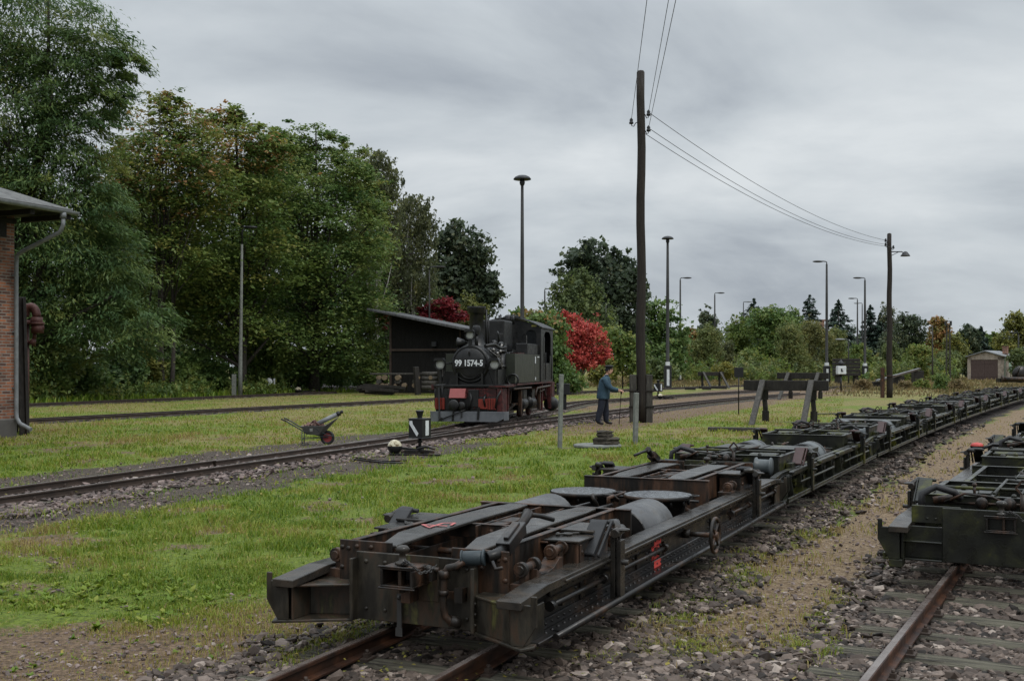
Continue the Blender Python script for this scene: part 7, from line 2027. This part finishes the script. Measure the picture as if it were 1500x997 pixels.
# dark understorey that fills the wood behind
g = np.random.default_rng(77)
lob = []
for k in range(110):
    px = -50+5.7*k+g.uniform(-8,8); d = g.uniform(76, 82)+px*.032; y = g.uniform(300+.12*max(px,0), 566); b = atd(px, d, 0); q = d/F
    lob.append((b.x, d, hgt(y, d), 34*q, 26*q, 40*q))
V, Q, T, C = leaf_cloud(g, lob, 90000, .36, .25, 'clump', .30, .24, 60)
o = np_mesh('understorey', V, Q, 4, LEAF['mapledark'], {'t': T}); tag(o, 'dark mass of leaves in the depth of the wood on the left', 'understorey', kind='stuff')
for k in range(2):
    px = [212,368][k]; d = 56+(px-28)*.058+1.5*(k % 3); p = atd(px, d, 0); gg = np.random.default_rng(200+k)
    mb = trunk_mesh(gg, 11+gg.uniform(-2,2), .13+.05*(k % 3), np.zeros((0,3)), 0, lean=(gg.uniform(-1.2,1.6), 0)); o = mb.build('slim_bare_tree', M['bark']); o.location = p
    tag(o, ['slim bare trunk beside the yellow leaved shrub in the edge of the wood','slim pale leaning trunk just right of the slender lamp post'][k], 'tree', 'slim bare trees in the edge of the wood')

# weeds and brambles on the verge of the farthest track
lob = []
for k in range(150):
    i = g.integers(10, len(T5)-2); n_ = norms(T5)[i]; o_ = -g.uniform(2.6, 6.5); p_ = T5[i]+n_*o_
    lob.append((p_[0], p_[1], g.uniform(.1,.35)+.10*(-o_-2.6), g.uniform(.6,1.4), g.uniform(.5,1), g.uniform(.25,.6)))
V, Q, T, C = leaf_cloud(g, lob, 42000, .20, .11, 'bush', .45, .25, 30)
o = np_mesh('verge_weeds', V, Q, 4, LEAF['maple'], {'t': T}); tag(o, 'tangled weeds and brambles along the foot of the wood', 'undergrowth', kind='stuff')

# far trees across the yard
def conifer(px, d, top, hw, label, seed, bot=548):
    g = np.random.default_rng(seed); k = d/F; b = atd(px, d, 0); H = hgt(top, d); Rb = hw*k
    t = thing('spruce_tree', b, label, 'tree', 'dark conifers on the far side')
    Vs = []; Ts = []
    N = 26
    for i in range(N):
        u = i/(N-1); z = H*(.16+.83*u); rad = 2.1*Rb*(1-u)**.80*(1+.22*g.normal()*.7)+.15; nb = max(4, int(11*(1-u)+4))
        for j in range(nb):
            a = g.uniform(0, 2*np.pi); Lr = rad*g.uniform(.65, 1.15); m = int(16+44*(1-u))
            s = g.random(m)**.7*Lr; wv = .16*Lr*(1-.6*s/max(Lr,1e-3))
            x = s*math.cos(a)+g.normal(0,1,m)*wv*-math.sin(a); y = s*math.sin(a)+g.normal(0,1,m)*wv*math.cos(a); zz = z-.28*s+.16*s*s/max(Lr,.1)+g.normal(0,.10,m)-.15
            P = np.stack([x,y,zz],1); ax = np.stack([math.cos(a)+g.normal(0,.5,m), math.sin(a)+g.normal(0,.5,m), -.5+g.normal(0,.4,m)],1); ax /= np.linalg.norm(ax,axis=1)[:,None]
            nn = np.stack([g.normal(0,.6,m),g.normal(0,.6,m),np.ones(m)],1); sd_ = np.cross(nn,ax); sd_ /= np.linalg.norm(sd_,axis=1)[:,None]
            l = .60*g.uniform(.6,1.3,(m,1)); w = .26*g.uniform(.6,1.3,(m,1))
            Vq = np.stack([P-ax*l/2, P+sd_*w/2, P+ax*l/2, P-sd_*w/2],1); Vs.append(Vq); Ts.append(np.full(m*4, np.clip(g.normal(.45,.25),0,1)))
    V = np.concatenate(Vs).reshape(-1,3); T = np.concatenate(Ts)
    np_mesh('crown', V, np.arange(len(V)), 4, LEAF['conifer'], {'t': T}, parent=t)
    mb = MB(); mb.tube([(0,0,-.1),(0,0,H*.5),(0,0,H*.98)], [.28,.17,.03], 8); mb.build('trunk', M['bark'], t)
conifer(1104, 196, 436, 24, 'dark twin spruce behind the thin pale lamp post', 1)
conifer(1186, 186, 431, 26, 'broad dark spruce left of the large headed lamp post', 2)
conifer(1228, 184, 439, 24, 'dark spruce just right of the large headed lamp post', 3)
conifer(1275, 192, 446, 14, 'narrow spruce behind the cluster of lamp posts', 4)
conifer(1290, 190, 457, 12, 'lowest narrow spruce left of the reddish pole', 5)
conifer(1437, 180, 478, 12, 'small spruce above the garage roof', 6)
def far_tree(px, d, top, hw, mt, label, seed, style='clump', n=5200, leaf=(.5,.36), bot=552, tmean=.4, cat='tree', cov=1.0, group='trees along the far side of the yard'):
    g = np.random.default_rng(seed); lob = []; mid = (top+bot)/2; hh = (bot-top)/2
    lob.append((px, top+hh*.28, hw*.45, hh*.28))
    for k in range(7):
        u = (k+.5)/7; y = top+hh*2*(.18+.75*u); wv = hw*math.sin(math.pi*min(1,(.28+.6*u)))**.8
        lob.append((px+g.uniform(-.55,.55)*wv, y, wv*g.uniform(.45,.65), hh*g.uniform(.26,.38)))
    plant('broad_tree' if cat == 'tree' else 'leafy_shrub', label, cat, px, d, lob, int(n*1.9), (leaf[0]*.68, leaf[1]*.68), style, LEAF[mt], r=.2 if cat == 'tree' else .06, limbs=10, group=group, seed=seed, tmean=min(.8, tmean+.16), per=30)
far_tree(1128, 166, 452, 54, 'mapledark', 'large dark green round tree in the middle of the far side', 61, n=12500, leaf=(.55,.40), tmean=.3)
far_tree(1085, 172, 460, 30, 'maple', 'green tree behind the arm of the middle lamp post', 62, tmean=.3)
far_tree(1160, 172, 452, 26, 'mapledark', 'feathery green tree between the round tree and the broad spruce', 63)
far_tree(1034, 158, 452, 20, 'oak', 'slender grey green tree left of the middle lamp post', 64, tmean=.5)
far_tree(1012, 150, 482, 24, 'autumn', 'brownish low tree right of the mushroom lamp post', 65, tmean=.3, n=4200)
far_tree(1034, 136, 476, 26, 'willow', 'pale green birch thicket behind the farthest buffer stop', 66, 'bush', n=6500, leaf=(.34,.18), tmean=.45)
far_tree(1066, 140, 500, 22, 'birch', 'low pale thicket beside the dark sign plate', 67, 'bush', leaf=(.34,.18), tmean=.25)
far_tree(1098, 142, 512, 26, 'maple', 'low green bush in front of the large round tree', 68, 'bush', n=4200, leaf=(.34,.2), cat='shrub')
far_tree(1155, 134, 474, 32, 'willow', 'left half of the tall pale green birch thicket behind the buffer stops', 69, 'bush', n=8500, leaf=(.34,.16), tmean=.5)
far_tree(1190, 138, 470, 30, 'birch', 'middle of the tall pale green birch thicket behind the buffer stops', 70, 'bush', n=8500, leaf=(.34,.16), tmean=.5)
far_tree(1226, 140, 482, 24, 'willow', 'right part of the pale birch thicket beside the large headed lamp post', 71, 'bush', n=6000, leaf=(.34,.16), tmean=.45)
far_tree(1258, 150, 505, 24, 'maple', 'low green tree behind the stack of sleepers', 72, 'bush', leaf=(.36,.2))
far_tree(1300, 176, 442, 20, 'oak', 'tall thin grey tree behind the reddish pole', 73, n=3600, leaf=(.42,.26), tmean=.55)
far_tree(1330, 168, 460, 34, 'oak', 'dark round tree right of the reddish pole', 74, n=7500, tmean=.3)
far_tree(1304, 146, 502, 22, 'willow', 'pale green shrub at the foot of the reddish pole', 75, 'bush', leaf=(.34,.18), tmean=.2)
far_tree(1344, 140, 506, 30, 'maple', 'rounded green tree below the dark round tree', 76, 'bush', n=6500, leaf=(.34,.22), tmean=.5)
far_tree(1375, 164, 464, 24, 'autumn', 'reddish brown autumn tree behind the lattice pole', 77, n=5200, tmean=.42)
far_tree(1398, 152, 488, 24, 'yellow', 'yellow green autumn tree right of the lattice pole', 78, n=5200, leaf=(.42,.28), tmean=.05)
far_tree(1388, 136, 515, 28, 'willow', 'low pale green bush left of the garage', 79, 'bush', n=5200, leaf=(.34,.18), tmean=.25)
far_tree(1418, 176, 475, 24, 'oak', 'dark tree behind the garage roof', 80, tmean=.25)
far_tree(1455, 182, 486, 22, 'mapledark', 'dark green tree behind the garage chimney', 81)
far_tree(1488, 172, 458, 34, 'yellow', 'broad yellow green tree at the right edge', 82, n=8000, tmean=.10)
far_tree(1495, 146, 510, 26, 'willow', 'pale green bush right of the garage', 83, 'bush', leaf=(.34,.18), tmean=.15)
far_tree(1376, 84, 548, 20, 'mapledark', 'dark green bush in the dry grass right of the reddish pole', 84, 'bush', n=4800, leaf=(.20,.13), bot=583, cat='shrub', tmean=.45, group='bushes in the dry grass')
far_tree(1352, 88, 556, 16, 'maple', 'loose green bush left of the dark green bush in the dry grass', 85, 'bush', n=2600, leaf=(.20,.13), bot=582, cat='shrub', tmean=.5, group='bushes in the dry grass')
far_tree(1402, 80, 556, 20, 'dry', 'brown withered bush right of the dark green bush', 86, 'bush', n=2600, leaf=(.22,.08), bot=583, cat='shrub', tmean=.35, group='bushes in the dry grass')
far_tree(1326, 86, 558, 18, 'dry', 'brown withered bush just right of the reddish pole', 87, 'bush', n=2400, leaf=(.22,.08), bot=580, cat='shrub', tmean=.3, group='bushes in the dry grass')
far_tree(1265, 84, 556, 18, 'dry', 'yellow withered weeds right of the white signal', 88, 'bush', n=2200, leaf=(.22,.08), bot=579, cat='shrub', tmean=.55, group='bushes in the dry grass')
far_tree(1063, 118, 532, 20, 'yellow', 'low yellow bush behind the farthest buffer stop', 89, 'bush', n=2200, leaf=(.28,.18), bot=556, cat='shrub', tmean=.3, group='bushes in the dry grass')
# low brushwood in front of the far trees
for nm, mt, lab, sd in (('brushwood','willow','pale green low brushwood in front of the far trees',301),('brushwood','maple','darker green low brushwood in front of the far trees',302)):
    g = np.random.default_rng(sd); lob = []
    for k in range(64):
        px = g.uniform(935, 1395); d = g.uniform(122, 152); y = g.uniform(538, 550); b = atd(px, d, 0); q = d/F
        lob.append((b.x, d, hgt(y, d), 16*q, 8*q, g.uniform(8,18)*q))
    V, Q, T, C = leaf_cloud(g, lob, 17000, .30, .16, 'bush', .5, .25, 30)
    o = np_mesh(nm, V, Q, 4, LEAF[mt], {'t': T}); tag(o, lab, 'brushwood', kind='stuff')
# the far wood behind them reads as one mass
g = np.random.default_rng(99); lob = []
for k in range(96):
    px = 600+10.5*k+g.uniform(-6,6); d = g.uniform(205, 235); y = g.uniform(494, 545); b = atd(px, d, 0); q = d/F
    lob.append((b.x, d, hgt(y, d), 24*q, 14*q, 20*q))
for k in range(40):
    px = 580+10*k; d = g.uniform(140, 190); y = g.uniform(526, 548); b = atd(px, d, 0); q = d/F
    lob.append((b.x, d, hgt(y, d), 20*q, 10*q, 16*q))
V, Q, T, C = leaf_cloud(g, lob, 48000, .55, .38, 'clump', .35, .22, 40)
o = np_mesh('far_wood', V, Q, 4, LEAF['oak'], {'t': T}); tag(o, 'dark green far wood closing the yard along the horizon', 'wood', kind='stuff')
